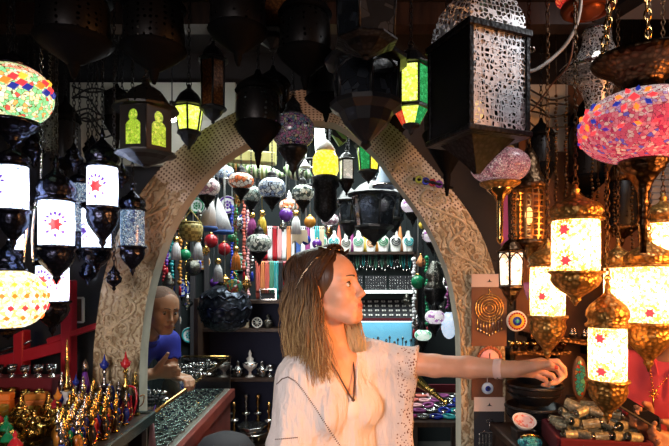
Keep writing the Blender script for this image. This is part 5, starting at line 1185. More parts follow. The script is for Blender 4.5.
tp = [(-.925, 1.47, 'emerald', 'golden teapot with a green lid in front, nearer the bottles'), (-.985, 1.56, 'emerald', 'golden teapot with a green lid, second from the bottles'), (-1.06, 1.63, 'crimson', 'golden teapot with a red lid before the yellow tea tin'),
      (-1.035, 1.74, 'gold', 'golden teapot with a gold lid beside the amber hookah'), (-1.14, 1.72, 'gold', 'golden teapot with a gold lid at the far left, below the tea tin'), (-1.085, 1.80, 'gold', 'golden teapot with a gold lid in front of the little cups'), (-.955, 1.655, 'gold', 'golden teapot with a gold lid pressed against the dark bottles'), (-.86, 1.40, 'crimson', 'golden teapot with a red lid at the very front'), (-1.015, 1.48, 'gold', 'golden teapot with a gold lid, front row at the left edge'), (-1.145, 1.63, 'emerald', 'golden teapot with a green lid at the far left edge'),
      (-1.03, 1.875, 'gold', 'golden teapot with a gold lid in front of the amber-lidded tin'), (-.975, 1.82, 'crimson', 'golden teapot with a red lid, right of the amber-lidded tin'), (-.955, 1.745, 'gold', 'golden teapot with a gold lid, left of the amber hookah'), (-1.245, 1.74, 'gold', 'golden teapot with a gold lid cut off by the left edge')]
for k, (x, y, l_, la_) in enumerate(tp): teapot((x, y, TZ), la_, .88 + .07 * (k % 3), l_, 'goldp', -.35 + rnd.uniform(-.3, .3))
def tin(loc, label, rz, h, top, bottom):
    t = thing('tea_tin', label, 'tin', tuple(loc), None, rz); b = MB(); b.box((0, 0, h * .35), (.034, .024, h * .35), 0, None, .003); b.build('body', M[bottom], t); b = MB(); b.box((0, 0, h * .80), (.035, .025, h * .10), 0, None, .003); b.build('lid', M[top], t); b = MB(); b.box((0, -.0247, h * .38), (.024, .0012, h * .16)); b.build('label_panel', M['yellow' if bottom != 'yellow' else 'orange'], t)
tin((-1.20, 1.875, TZ + .0), 'orange and yellow tea tin standing before the silver cups', .2, .125, 'orange', 'orange'); tin((-1.175, 1.80, TZ), 'yellow-green tea tin with a yellow lid at the left of the stall', -.1, .095, 'yellow', 'yellow'); tin((-1.10, 1.92, TZ), 'tall orange tea tin with an amber lid among the golden teapots', .3, .115, 'amber', 'orange')
# small bottles: rows from the front of the stall to the back
def bottle(kind, s=1.0):
    t = thing('perfume_bottle', 'x', 'bottle', (0, 0, 0), 'small ornate bottles on the stall')
    b = MB(); b.lathe([(.010 * s, 0), (.0125 * s, .003 * s), (.0125 * s, .008 * s), (.006 * s, .014 * s), (.011 * s, .026 * s), (.0125 * s, .040 * s), (.009 * s, .054 * s), (.005 * s, .062 * s)], n=12, lobes=6, amp=.05); b.build('body', M[kind], t)
    b = MB(); b.lathe([(.013 * s, .0005), (.0138 * s, .002 * s), (.0138 * s, .006 * s), (.012 * s, .009 * s)], n=12, cap=False); b.build('gold_band', M['goldp'], t)
    b = MB(); b.lathe([(.006 * s, .060 * s), (.007 * s, .068 * s), (.004 * s, .074 * s), (.009 * s, .084 * s), (.0085 * s, .092 * s), (.003 * s, .100 * s), (.005 * s, .107 * s), (.001 * s, .120 * s)], n=12); b.build('stopper', M['goldp' if kind in ('darkgl', 'crimson', 'emerald') else 'silver'], t)
    b = MB(); b.tube(cr([Vector((.009 * s, 0, .05 * s)), Vector((.024 * s, 0, .056 * s)), Vector((.022 * s, 0, .034 * s)), Vector((.012 * s, 0, .024 * s))], 4), .0016 * s, 5); b.build('handle', M['gold'], t); return t
protos = {}
CN = {'darkgl': 'dark glass', 'cobalt': 'cobalt blue', 'crimson': 'ruby red', 'emerald': 'green', 'amber': 'amber', 'violet': 'violet'}
ROWN = ['back', 'second', 'third', 'fourth', 'fifth', 'sixth', 'seventh', 'eighth', 'ninth', 'tenth', 'eleventh', 'twelfth', 'thirteenth', 'front']
BOT = [(-.885, 2.0, .03), (-.775, 1.93, .036), (-.965, 1.94, .028), (-.905, 1.70, .026), (P(67, 0, 1.96).x, 1.96, .024), (P(85, 0, 1.985).x, 1.985, .024)] + [(x, y, .043) for x, y, _, _ in tp]
for row in range(14):
    yy = 2.0 - row * .044; k = -1; x = -.735 + .017 * (row % 2)
    while True:
        x -= .0315
        if x < P(56, 0, yy).x - (.12 if row < 3 else 0): break
        if any((x - bx_) ** 2 + (yy - by_) ** 2 < (br_ + .016) ** 2 for bx_, by_, br_ in BOT) or (yy > 1.87 and x < -1.05): continue
        k += 1
        kind = rnd.choice(['cobalt', 'cobalt', 'cobalt', 'darkgl', 'violet', 'crimson'] if row < 3 else ['darkgl', 'darkgl', 'darkgl', 'amber', 'crimson', 'darkgl', 'emerald', 'cobalt'])
        l_ = '%s little bottle, %s from the arch in the %s row of the stall' % (CN[kind], ORD[k], ROWN[row]); s = rnd.uniform(1.0, 1.22) * (1.15 if row < 3 else 1)
        if kind not in protos: protos[kind] = bottle(kind); t = protos[kind]; t.location = (x, yy, TZ); t.scale = (s,) * 3; t['label'] = l_
        else: dup(protos[kind], (x, yy, TZ), rnd.uniform(0, 6), l_, None, s)
def hookah(name, label, loc, h, kind, group=None, metal='goldp'):
    s = h / .26; t = thing(name, label, 'hookah', tuple(loc), group)
    b = MB(); b.lathe([(.022 * s, 0), (.026 * s, .004 * s), (.030 * s, .022 * s), (.026 * s, .045 * s), (.014 * s, .062 * s), (.010 * s, .075 * s)], n=18, lobes=8, amp=.04); b.build('base', M[kind], t)
    b = MB(); b.lathe([(.011 * s, .074 * s), (.016 * s, .080 * s), (.008 * s, .090 * s), (.007 * s, .110 * s), (.013 * s, .120 * s), (.014 * s, .132 * s), (.007 * s, .144 * s), (.006 * s, .175 * s), (.011 * s, .184 * s), (.005 * s, .196 * s)], n=16); b.build('stem', M[metal], t)
    b = MB(); b.lathe([(.006 * s, .195 * s), (.016 * s, .205 * s), (.020 * s, .222 * s), (.017 * s, .222 * s), (.004 * s, .214 * s)], n=16); b.lathe([(.012 * s, .216 * s), (.012 * s, .226 * s), (.006 * s, .236 * s), (.003 * s, .250 * s), (.001 * s, .26 * s)], n=12); b.build('bowl', M[kind], t)
    b = MB(); b.tube(cr([Vector((.010 * s, 0, .13 * s)), Vector((.04 * s, -.01 * s, .12 * s)), Vector((.048 * s, -.02 * s, .07 * s)), Vector((.036 * s, -.028 * s, .03 * s)), Vector((.03 * s, -.03 * s, .10 * s))], 5), .0042 * s, 6); b.build('hose', M[kind], t); return t
hookah('hookah', 'tallest blue and silver hookah at the back of the bottle stall', (-.885, 2.0 + .045, TZ - .0), .235, 'cobalt', None, 'silver').location.y = 2.0
hookah('hookah', 'red and gold hookah standing before the left leg of the arch', (-.775, 1.93, TZ), .255, 'crimson'); hookah('hookah', 'second blue hookah, left of the tallest one', (-.965, 1.94, TZ), .17, 'cobalt', None, 'silver'); hookah('hookah', 'small amber hookah in the middle of the dark bottles', (-.905, 1.70, TZ), .17, 'amber')
lathe_thing('candlestick', 'slender gold and white candlestick before the red frame', 'candlestick', Vector((P(67, 0, 1.96).x, 1.96, TZ)), [('base', [(.020, 0), (.022, .006), (.010, .016), (.012, .03), (.016, .05), (.010, .07), (.014, .085), (.018, .10)], 'cloth_w'), ('stem', [(.010, .10), (.012, .12), (.006, .14), (.008, .18), (.005, .21), (.010, .222), (.004, .236), (.006, .25), (.001, .30)], 'gold')])
lathe_thing('perfume_bottle', 'tall violet glass bottle between the red frame and the arch', 'bottle', Vector((P(85, 0, 1.985).x, 1.985, TZ)), [('body', [(.020, 0), (.022, .02), (.020, .12), (.012, .15), (.008, .17)], 'violetlit' if 'violetlit' in M else 'violet'), ('stopper', [(.009, .17), (.012, .185), (.010, .20), (.002, .22)], 'silver')])
# red frame behind
fr = thing('red_shelf', 'red lacquered open shelf frame left of the arch', 'shelf', (-1.20, 2.20, 0)); o = Vector(fr.location)
for px, w, y0 in ((69, 5, 280), (22, 5, 330)):
    c = P(px, 300, 2.20); h = P(px, y0, 2.20).z; b = MB(); b.box((c.x - o.x, 0, h / 2), (S(w, 2.20), .03, h / 2), 0, None, .004); b.build('post', M['red'], fr)
for (xa, ya, xb, yb, w) in ((0, 362, 70, 344, 6), (-60, 372, 2, 361, 6), (50, 341, 100, 325, 3), (22, 400, 69, 396, 4)):
    a, c = P(xa, ya, 2.20) - o, P(xb, yb, 2.20) - o; b = MB(); d = (c - a); MM = Ry(-math.atan2(d.z, d.x)); b.box((a + c) / 2, (d.length / 2, .028, S(w, 2.20)), 0, MM, .004); b.build('rail', M['red'], fr)
sd = thing('dagger', 'curved silver dagger lying on the red rail at the far left', 'dagger', tuple(P(12, 347, 2.185))); b = MB(); b.tube(cr([Vector((-.05, 0, -.02)), Vector((0, 0, 0)), Vector((.05, 0, .012)), Vector((.085, 0, .03))], 5), [.014, .016, .017, .017, .017, .016, .015, .014, .013, .012, .011, .010, .009, .007, .005, .003], 10, flat=.6); b.build('sheath', M['silver'], sd); b = MB(); b.tube([(-.05, 0, -.02), (-.075, 0, -.026), (-.10, 0, -.030)], [.010, .008, .014], 10); b.build('hilt', M['silverp'], sd)
pf = thing('picture_frame', 'small white picture frame hanging beside the red post', 'frame', tuple(P(79, 310, 2.26))); b = MB(); w, h = S(4.5, 2.1), S(13, 2.1)
for (cx, cz, hx, hz) in ((0, h, w, .004), (0, -h, w, .004), (w, 0, .004, h), (-w, 0, .004, h)): b.box((cx, 0, cz), (hx, .006, hz))
b.build('frame', M['white'], pf); b = MB(); b.box((0, .003, 0), (w, .002, h)); b.build('picture', M['leather'], pf)
tsl = thing('tassel', 'pink tassel hanging from the end of the glass counter', 'tassel', tuple(P(152, 418, 2.05))); b = MB()
for k in range(14): a = k * .45; b.tube([(0, 0, 0), (.006 * math.cos(a), .006 * math.sin(a), -.03), (.014 * math.cos(a), .014 * math.sin(a), -.13)], .0024, 4)
b.build('fringe', M['pinkc'], tsl); b = MB(); b.ell((0, 0, 0), .010, 10); b.tube([(0, 0, .008), (0, .04, .04)], .0015, 4); b.build('knot', M['violet'], tsl)

# ---- glass counter
gc = thing('glass_counter', 'long glass-topped jewellery counter the man in blue leans on', 'counter', (-.92, 2.92, 0)); X0, X1, Y0, Y1 = -1.09, -.755, 2.165, 3.76; o = Vector(gc.location)
def bx(name, x0, x1, y0, y1, z0, z1, m, lab_=None, bev=.003):
    b = MB(); b.box(((x0 + x1) / 2 - o.x, (y0 + y1) / 2 - o.y, (z0 + z1) / 2), ((x1 - x0) / 2, (y1 - y0) / 2, (z1 - z0) / 2), 0, None, bev); return b.build(name, M[m], gc, lab_)
bx('base', X0, X1, Y0, Y1, 0, .735, 'rwood'); bx('display_floor', X0, X1, Y0, Y1, .735, .765, 'white'); bx('red_ledge', X1, X1 + .035, Y0, Y1, .70, .765, 'rwood')
bx('end_panel', X0, X1, Y0 - .02, Y0, .0, .985, 'dwood'); bx('end_panel', X0, X1, Y1, Y1 + .02, .0, .985, 'dwood')
bx('top_glass', X0, X1, Y0, Y1, .992, 1.0, 'glass', 'clear glass top', 0); bx('side_glass', X1 - .006, X1, Y0, Y1, .765, .992, 'glass', 'clear glass side', 0)
b = MB()
for (xa, ya, xb, yb) in ((X0, Y0, X1, Y0), (X0, Y1, X1, Y1), (X1, Y0, X1, Y1), (X0, Y0, X0, Y1)): b.tube([(xa - o.x, ya - o.y, .996), (xb - o.x, yb - o.y, .996)], .009, 6)
b.build('metal_edge', M['brassp'], gc)
JW = 'silver jewellery in the glass counter'
def bangle():
    t = thing('bracelet', 'x', 'bracelet', (0, 0, 0), JW); b = MB(); b.torus((0, 0, .009), .030, .008, None, 22, 8); b.build('band', M['silver'], t); b = MB()
    for k in range(7): a = k * 2 * PI / 7; b.ell((.033 * math.cos(a), .033 * math.sin(a), .013), (.008, .008, .006), 8)
    b.build('stone', M['silverp'], t); return t
bg = bangle(); first = True
for r_ in range(17):
    for k in range(4):
        loc = (-.810 - .076 * k + rnd.uniform(-.005, .005), 2.24 + r_ * .088 + rnd.uniform(-.006, .006), .766); l_ = 'silver bracelet, %s from the glass front in the %s row from the near end' % (ORD[k], ORD[r_])
        if first: bg.location = loc; bg['label'] = l_; first = False
        else: dup(bg, loc, rnd.uniform(0, 6), l_, None, rnd.uniform(.86, .98))
def necklace_pile(loc, label, k):
    t = thing('necklace', label, 'necklace', tuple(loc), 'necklaces on the counter top'); b = MB(); r2 = random.Random(k); p = []
    for i in range(26): a = i * 2 * PI / 26; p.append(Vector(((.07 + .02 * math.sin(3 * a + k)) * math.cos(a), (.05 + .015 * math.cos(2 * a + k)) * math.sin(a), .010)))
    for q in p: b.ell(q, (.009, .009, .008), 6)
    b.build('beads', M['silver' if k % 3 else 'cloth_k'], t); b = MB(); b.ell(p[0] + Vector((.02, 0, 0)), (.020, .016, .008), 10); b.build('pendant', M['silverp'], t)
for k, (x, y, where) in enumerate(((-.86, 2.36, 'nearest end'), (-.93, 2.50, 'stretch before his elbow'), (-.83, 2.98, 'stretch just past his hands'), (-.90, 3.12, 'middle'), (-.98, 3.24, 'wall side, past the middle'), (-.84, 3.34, 'front edge, past the middle'), (-.94, 3.52, 'far end'))): necklace_pile((x, y, 1.001), '%s necklace laid on the %s of the glass counter top' % ('silver' if k % 3 else 'black', where), k)
t = thing('jewel_pouch', 'crimson velvet pouch lying on the glass counter before the man', 'pouch', (-.90, 2.30, 1.001)); b = MB(); b.ell((0, 0, .014), (.045, .035, .016), 16); b.build('pouch', M['plum'], t); b = MB(); b.tube([(.04, 0, .016), (.055, .005, .02), (.068, .012, .012)], .004, 6); b.build('cord', M['gold'], t)
t = thing('stool', 'black round-topped stool in front of the shelves, bottom edge', 'stool', tuple(P(225, 470, 2.35).xy.to_tuple() + (0,))); b = MB(); b.lathe([(.125, .70), (.14, .73), (.135, .79), (.10, .835), (.05, .855), (.0005, .86)], n=32); b.build('seat', M['cloth_k'], t)
for k in range(4): a = k * PI / 2 + .4; b = MB(); b.tube([(.10 * math.cos(a), .10 * math.sin(a), .70), (.15 * math.cos(a), .15 * math.sin(a), 0)], .013, 8); b.build('leg', M['black'], t)

# ---- shelves left of the woman, inside
LS = thing('shelf_unit', "dark shelf unit of silverware behind the woman's back", 'shelf', (-.62, 4.0, 0)); o = Vector(LS.location); YS = 3.95
zs = [P(0, y, YS).z for y in (300.5, 329, 379, 440, 490)]; xa, xb = P(200, 0, YS).x, P(318, 0, YS).x
for k, z in enumerate(zs): b = MB(); b.box(((xa + xb) / 2 - o.x, .07 if k < 3 else .0, z - .012), ((xb - xa) / 2, .10 if k < 3 else .17, .012)); b.build('shelf_board', M['dwood'], LS)
for x in (xa, xb): b = MB(); b.box((x - o.x, .0, zs[0] / 2 + .02), (.015, .17, zs[0] / 2)); b.build('side_panel', M['dwood'], LS)
b = MB(); b.box(((xa + xb) / 2 - o.x, .18, zs[0] / 2), ((xb - xa) / 2, .01, zs[0] / 2)); b.build('back_panel', simple('navy cloth backing', (.012, .018, .05), .8), LS)
GOB = [(.030, 0), (.032, .004), (.010, .014), (.007, .045), (.012, .055), (.030, .075), (.036, .10), (.033, .10), (.008, .07)]; POT = [(.02, 0), (.034, .01), (.045, .04), (.036, .07), (.016, .085), (.012, .11), (.018, .115), (.004, .135)]; CAN = [(.035, 0), (.036, .008), (.012, .02), (.016, .05), (.008, .07), (.018, .11), (.010, .14), (.014, .19), (.007, .22), (.016, .26), (.008, .28), (.02, .31), (.002, .33)]; BOW = [(.018, 0), (.02, .004), (.008, .02), (.035, .035), (.055, .06), (.052, .062), (.006, .035)]
def silverware(kind, prof, mat_, px, zi, label, s=1.0, Y=None, name=None):
    Y = Y or (4.04 if zi < 3 else 3.90)
    t = lathe_thing(kind, label, kind.replace('_', ' '), Vector((P(px, 0, Y).x, Y, zs[zi])), [('body', prof, mat_, 8), ('rim', [(max(r for r, z in prof) * .98, prof[-2][1] * .55), (max(r for r, z in prof) * 1.02, prof[-2][1] * .58), (max(r for r, z in prof) * .98, prof[-2][1] * .61)], 'silverp')], None, 16); t.scale = (s,) * 3
silverware('goblet', [(.034, 0), (.036, .005), (.012, .014), (.009, .04), (.020, .055), (.046, .075), (.055, .105), (.040, .110), (.020, .12), (.028, .14), (.010, .16), (.014, .18), (.002, .21)], 'white', 250, 2, "pale ornate covered goblet on the shelf behind the woman's back", 1.0)
for px, w_ in ((229, 'left of the pale goblet, by the counter'), (238, 'just left of the pale goblet'), (262, 'just right of the pale goblet'), (270, "right of the pale goblet, nearest the woman's hair"), (214, 'farthest left on that shelf')): silverware(rnd.choice(['teapot', 'goblet']), rnd.choice([POT, GOB]), 'silver', px, 2, 'dark silver vessel %s' % w_, .95)
silverware('bowl', BOW, 'silver', 252, 3, 'silver footed bowl on the shelf below the pale goblet', 2.1)
for px, w_ in ((214, 'leftmost'), (224, 'second from the left'), (234, 'left of the silver footed bowl'), (269, 'right of the silver footed bowl'), (279, "nearest the woman's sleeve")): silverware('candlestick', CAN, rnd.choice(['silver', 'brassp', 'silver']), px, 3, 'tall candlestick on the lower shelf, %s' % w_, .92)
for px, mm, w_ in ((219, 'silver', 'third from the left'), (229, 'brassp', 'directly behind the stool'), (246, 'silver', 'under the pale goblet'), (258, 'brassp', 'just right of the footed bowl')): silverware('candlestick', CAN, mm, px, 3, 'tall %s candlestick, lower shelf back row, %s' % ({'brassp': 'brass'}.get(mm, mm), w_), 1.0, 4.06)
for px, mm, w_ in ((216, 'silver', 'leftmost'), (227, 'filig', 'second'), (237, 'gold', 'third'), (247, 'silver', 'fourth'), (257, 'filig', 'fifth'), (267, 'silver', 'sixth'), (277, 'gold', 'rightmost')): silverware('jug', POT, mm, px, 4, '%s jug on the bottom shelf, %s of its row' % ({'filig': 'dark silver', 'gold': 'golden'}.get(mm, mm), w_), .8, 3.9)
for px, w_ in ((218, 'left of the two small boxes'), (268, 'right of the two small boxes'), (228, 'under the dark embossed vessel')): silverware('teapot', POT, 'filig', px, 1, 'dark silver teapot %s on the upper shelf' % w_, .8)
t = thing('trinket_box', 'small pale stone trinket box under the scarves', 'box', (P(243, 0, 4.04).x, 4.04, zs[1])); b = MB(); b.box((0, 0, .03), (.045, .03, .03), 0, None, .006); b.build('box', M['beige'], t); b = MB(); b.lathe([(.05, .06), (.04, .072), (.012, .082), (.002, .09)], n=4, rot=PI / 4, smooth=False, sy=.7); b.build('lid', M['beige'], t)
t = thing('ornament', 'white spoked wheel ornament standing on the upper shelf', 'ornament', (P(257, 0, 4.02).x, 4.02, zs[1] + .042)); b = MB(); b.torus((0, 0, 0), .037, .005, Rx(PI / 2), 22, 6); b.build('rim', M['white'], t); b = MB()
for k in range(4): a = k * PI / 4; b.tube([(.035 * math.cos(a), 0, .035 * math.sin(a)), (-.035 * math.cos(a), 0, -.035 * math.sin(a))], .003, 5)
b.build('spokes', M['white'], t)
t = thing('picture_frame', 'small silver picture frame below the hanging scarves', 'frame', (P(268, 0, 4.04).x, 4.04, zs[0] + .045)); b = MB()
for (cx, cz, hx, hz) in ((0, .04, .06, .005), (0, -.04, .06, .005), (.06, 0, .005, .045), (-.06, 0, .005, .045)): b.box((cx, 0, cz), (hx, .006, hz))
b.build('frame', M['silverp'], t); b = MB(); b.box((0, .004, 0), (.058, .003, .04)); b.build('picture', M['cloth_k'], t)
# big dark embossed vessel
Y = 3.6; c = P(225, 331, Y); q = lambda v: S(v, Y); t = thing('vessel', 'big dark blue vessel embossed with waves hanging under the tassels', 'vessel', tuple(c))
b = MB(); b.lathe([(q(10), 0), (q(20), q(5)), (q(26), q(18)), (q(26), q(28)), (q(22), q(38)), (q(14), q(43)), (q(8), q(46))], n=40, lobes=14, amp=.012); b.build('body', embossed('dark embossed metal', (.07, .085, .12), .35, .8, 30, 1, .01), t); b = MB()
for k, (r, z) in enumerate(((23, 11), (26.4, 23), (24, 34))): b.tube([(q(r) * math.cos(a), q(r) * math.sin(a), q(z) + q(1.6) * math.sin(a * 12 + k)) for a in [i * 2 * PI / 96 for i in range(96)]], q(.9), 5, 0, True)
b.build('wave_relief', M['bluesteel'], t); b = MB(); b.lathe([(q(8), q(45)), (q(9), q(47)), (q(5), q(50)), (q(1), q(53))], n=20); b.tube([(0, 0, q(52)), (0, 0, CEILIN - c.z)], .003, 5); b.build('lid', M['iron'], t)
# tassel cones, baubles, basket
def hang(px, py, Y, top=CEILIN): c = P(px, py, Y); return c, top - c.z
def cord(t, z0, z1, m='cloth_w', r=.0022): b = MB(); b.tube([(0, 0, z0), (0, 0, z1)], r, 5); b.build('cord', M[m], t)
for (px, py, w, h, tip, label) in ((207, 228, 9, 30, 5, 'white woollen tassel cone with a blue hem, left one of the pair'), (223, 232, 9, 34, -5, 'white woollen tassel cone with a blue hem, right one of the pair')):
    Y = 3.0 if tip > 0 else 3.22; c, up = hang(px, py, Y); t = thing('tassel', label, 'tassel', tuple(c)); q = lambda v: S(v, Y); b = MB()
    for k in range(40):
        a = k * 2 * PI / 40; r = q(w); b.tube([(r * math.cos(a), r * math.sin(a), 0), (r * .6 * math.cos(a) + q(tip) * .45, r * .6 * math.sin(a), q(h) * .5), (q(tip), 0, q(h))], [.006, .006, .003], 5)
    b.build('strands', M['cloth_w'], t); b = MB(); b.torus((0, 0, -.002), q(w), .011, None, 28, 8); b.build('hem', M['cloth_b'], t); b = MB(); b.tube([(q(tip), 0, q(h)), (q(tip), 0, up)], .003, 5); b.build('cord', M['cloth_w'], t)
BK = [0]
for (px, py, r, m_, label) in ((211, 241, 7, 'crimson', 'red bauble hanging below the white tassel cones'), (224, 249, 6.5, 'crimson', 'second red bauble, lower and right of the first'), (232, 238, 4.5, 'emerald', 'green bauble right of the white tassel cones'), (214, 283, 4.5, 'violet', 'violet bauble on white threads above the embossed vessel'), (225, 281, 5, 'gold', 'gold bauble on white threads above the embossed vessel'), (185, 255, 6, 'emerald', 'dark green bauble hanging left of the tassels'), (193, 268, 8, 'filig', 'dark silver filigree ball hanging left of the tassels'), (306, 240, 5, 'cobalt', 'cobalt bauble beside the hanging scarves'), (317, 244, 5, 'violet', 'violet bauble left of the necklace busts'), (418, 282, 7, 'emerald', 'green beaded ball right of the earring boards'), (286, 215, 7, 'violet', 'violet bauble under the blue mosaic lamp'), (310, 222, 6, 'amber', 'amber bauble above the scarves')):
    Y = 3.44 + .07 * (BK[0] % 4); BK[0] += 1; c, up = hang(px, py, Y); t = thing('bauble', label, 'bauble', tuple(c), 'baubles hanging in the shop'); q = S(r, Y); b = MB(); b.ell((0, 0, 0), q, 18); b.build('ball', M[m_], t); b = MB(); b.lathe([(q * .3, q * .94), (q * .3, q * 1.15), (q * .1, q * 1.25)], n=10); b.build('cap', M['gold'], t); cord(t, q * 1.2, up)
Y = 2.78; c, up = hang(191, 232, Y); t = thing('basket', 'yellow woven basket hanging left of the white tassels', 'basket', tuple(c)); q = lambda v: S(v, Y)
wv = newmat('woven straw'); v_ = coord(wv[1]); ck = N(wv[1], 'ShaderNodeTexChecker'); ck.inputs['Scale'].default_value = 60; ck.inputs[1].default_value = (.52, .46, .16, 1); ck.inputs[2].default_value = (.20, .17, .05, 1); L(wv[1], v_, ck.inputs[0]); L(wv[1], ck.outputs[0], wv[2].inputs['Base Color']); M['straw'] = wv[0]
b = MB(); b.lathe([(q(8), -q(9)), (q(11), -q(4)), (q(12), q(5)), (q(10), q(9))], n=24); b.build('body', M['straw'], t); b = MB(); b.torus((0, 0, q(9)), q(10), q(.9), None, 24, 6); b.tube([(q(10), 0, q(9)), (0, 0, q(22)), (-q(10), 0, q(9))], .004, 5); b.build('handle', M['straw'], t); cord(t, q(22), up, 'beige')
t = thing('pouch', 'green and gold patterned pouch hanging right of the gold bauble', 'pouch', tuple(P(234, 286, 3.2))); q = lambda v: S(v, 3.2); b = MB(); b.ell((0, 0, 0), (q(9), q(3), q(7)), 18); b.build('body', mosaic('brocade', [(2, (.05, .22, .14)), (2, (.35, .25, .06)), (1, (.3, .05, .05))], 60, 0, .05), t); b = MB(); b.tube([(q(5), 0, q(6)), (0, 0, q(14)), (-q(5), 0, q(6))], .003, 5); b.tube([(0, 0, q(14)), (0, 0, CEILIN - t.location.z)], .002, 5); b.build('strap', M['gold'], t)
# wall-hung striped shuttles, beam, ring
t = thing('wooden_beam', 'yellow-green painted beam across the top left inside the arch', 'beam', tuple(P(228, 156, 3.25))); b = MB(); b.box((0, 0, 0), (S(48, 3.25), .05, S(5.5, 3.25)), 0, Ry(.07), .006); b.box((-S(45, 3.25), 0, (CEILIN - t.location.z) / 2), (.02, .02, (CEILIN - t.location.z) / 2)); b.box((S(45, 3.25), 0, (CEILIN - t.location.z) / 2), (.02, .02, (CEILIN - t.location.z) / 2)); b.build('beam', M['ywood'], t)
stripe = newmat('green and cream stripes'); v_ = coord(stripe[1]); w_ = N(stripe[1], 'ShaderNodeTexWave'); w_.inputs['Scale'].default_value = 11; w_.inputs['Distortion'].default_value = .6; L(stripe[1], v_, w_.inputs[0]); L(stripe[1], ramp(stripe[1], w_.outputs['Fac'], [(.42, (.10, .20, .08)), (.5, (.62, .68, .48))]), stripe[2].inputs['Base Color']); M['stripe'] = stripe[0]
for (px, py, l, hh, an, label) in ((263, 172, 23, 8, .16, 'green and cream striped gourd hanging inside the top of the arch, longer one'), (298, 172, 15, 10, .30, 'green and cream striped gourd, shorter one beside the metal ring'), (238, 163, 16, 6, .1, 'green and cream striped gourd lying along the yellow beam')):
    Y = 3.45; c, up = hang(px, py, Y); t = thing('gourd', label, 'gourd', tuple(c)); b = MB(); MM = Ry(PI / 2 + an); k = 14; b.lathe([(S(hh, Y) * max(.06, math.sin(PI * (i / k)) ** .7) * (1 - .25 * i / k), S(l, Y) * (2 * i / k - 1)) for i in range(k + 1)], n=22, M=MM); b.build('body', M['stripe'], t); cord(t, S(hh, Y) * .8, up)
c, up = hang(310, 172, 3.35); t = thing('metal_ring', 'pair of dark metal hoops hanging beside the yellow lamp', 'hoop', tuple(c)); b = MB(); b.torus((0, 0, 0), S(13, 3.35), .010, Rx(PI / 2), 36, 8); b.build('outer_hoop', M['iron'], t); b = MB(); b.torus((0, .03, -.03), S(10, 3.35), .009, Rx(PI / 2), 36, 8); b.build('inner_hoop', M['silver'], t); cord(t, S(13, 3.35), up, 'cloth_k')
t = thing('bell', 'small white metal bell hanging inside the dark hoops', 'bell', tuple(P(305, 168, 2.9))); b = MB(); b.lathe([(S(6, 2.9), 0), (S(5, 2.9), .01), (S(2.5, 2.9), .03), (S(1, 2.9), .045)], n=18); b.build('body', M['white'], t); cord(t, .044, CEILIN - t.location.z)
c, up = hang(300, 245, 3.5); t = thing('fabric_bag', 'beige felt bag hanging above the scarves', 'bag', tuple(c)); q = lambda v: S(v, 3.5); b = MB(); b.prism([(-q(8), q(14)), (q(7), q(15)), (q(8), q(2)), (q(3), q(4)), (0, 0), (-q(5), q(4)), (-q(8), q(1))], -.02, .02); b.build('bag', M['beige'], t); cord(t, q(14), up, 'beige')
# scarves on a rail
rail = thing('scarf_rail', 'thin dark rail carrying the hanging scarves', 'rail', tuple(P(288, 228, 4.3))); o = Vector(rail.location); b = MB(); b.tube([P(252, 228, 4.3) - o, P(326, 228, 4.3) - o], .012, 8); [b.tube([P(x, 228, 4.3) - o, Vector(((P(x, 228, 4.3) - o).x, 0, CEILIN - o.z))], .006, 6) for x in (254, 322)]; b.build('rail', M['black'], rail)
r2 = thing('scarf_rail', 'lower rail with the coral and orange scarves in front', 'rail', tuple(P(272, 263, 4.05))); o2 = Vector(r2.location); b = MB(); b.tube([P(254, 263, 4.05) - o2, P(296, 263, 4.05) - o2], .010, 8); [b.tube([P(x, 263, 4.05) - o2, Vector(((P(x, 263, 4.05) - o2).x, 0, CEILIN - o2.z))], .004, 6) for x in (255, 295)]; b.build('rail', M['black'], r2)
def scarf(px, w, y0, y1, Y, m_, label, k):
    t = thing('scarf', label, 'scarf', tuple(P(px, y0, Y)), 'scarves on the rails'); W = S(w, Y); H = S(y1 - y0, Y); b = MB(); n = 7; vs = []; m = 9
    for side in (-.010, .010):
        for j in range(m):
            for i in range(n): u = i / (n - 1) - .5; z = -H * j / (m - 1); vs.append((W * u * (1 - .12 * math.sin(j * .8 + k)), side + .014 * math.sin(u * 14 + k + j * .25), z + .014))
    f = []; N_ = n * m
    for j in range(m - 1):
        for i in range(n - 1): a = j * n + i; f += [(a, a + 1, a + n + 1, a + n), (N_ + a, N_ + a + n, N_ + a + n + 1, N_ + a + 1)]
    for i in range(n - 1): f += [(i, i + N_, i + N_ + 1, i + 1), ((m - 1) * n + i, (m - 1) * n + i + 1, (m - 1) * n + i + 1 + N_, (m - 1) * n + i + N_)]
    for j in range(m - 1): f += [(j * n, (j + 1) * n, (j + 1) * n + N_, j * n + N_), (j * n + n - 1, j * n + n - 1 + N_, (j + 1) * n + n - 1 + N_, (j + 1) * n + n - 1)]
    b.add(vs, f); b.build('cloth', M[m_], t); b = MB()
    for i in range(6): x = W * (i / 5 - .5) * .9; b.tube([(x, 0, -H + .014), (x + .003, 0, -H - .03)], .003, 4)
    b.build('fringe', M[m_], t)
CW = {'coral': 'coral red', 'cloth_o': 'orange', 'cloth_g': 'green', 'cloth_k': 'black', 'plum': 'plum', 'cloth_w': 'white', 'cloth_b': 'blue', 'crimson': 'crimson', 'turq': 'turquoise', 'pinkc': 'pink', 'beige': 'beige'}
for k, m_ in enumerate(['coral', 'cloth_o', 'coral', 'cloth_g', 'turq', 'cloth_k', 'crimson', 'coral']): scarf(258 + 4.6 * k, 4.4, 263, 295, 4.05, m_, '%s scarf, %s from the left on the lower rail' % (CW[m_], ORD[k]), k)
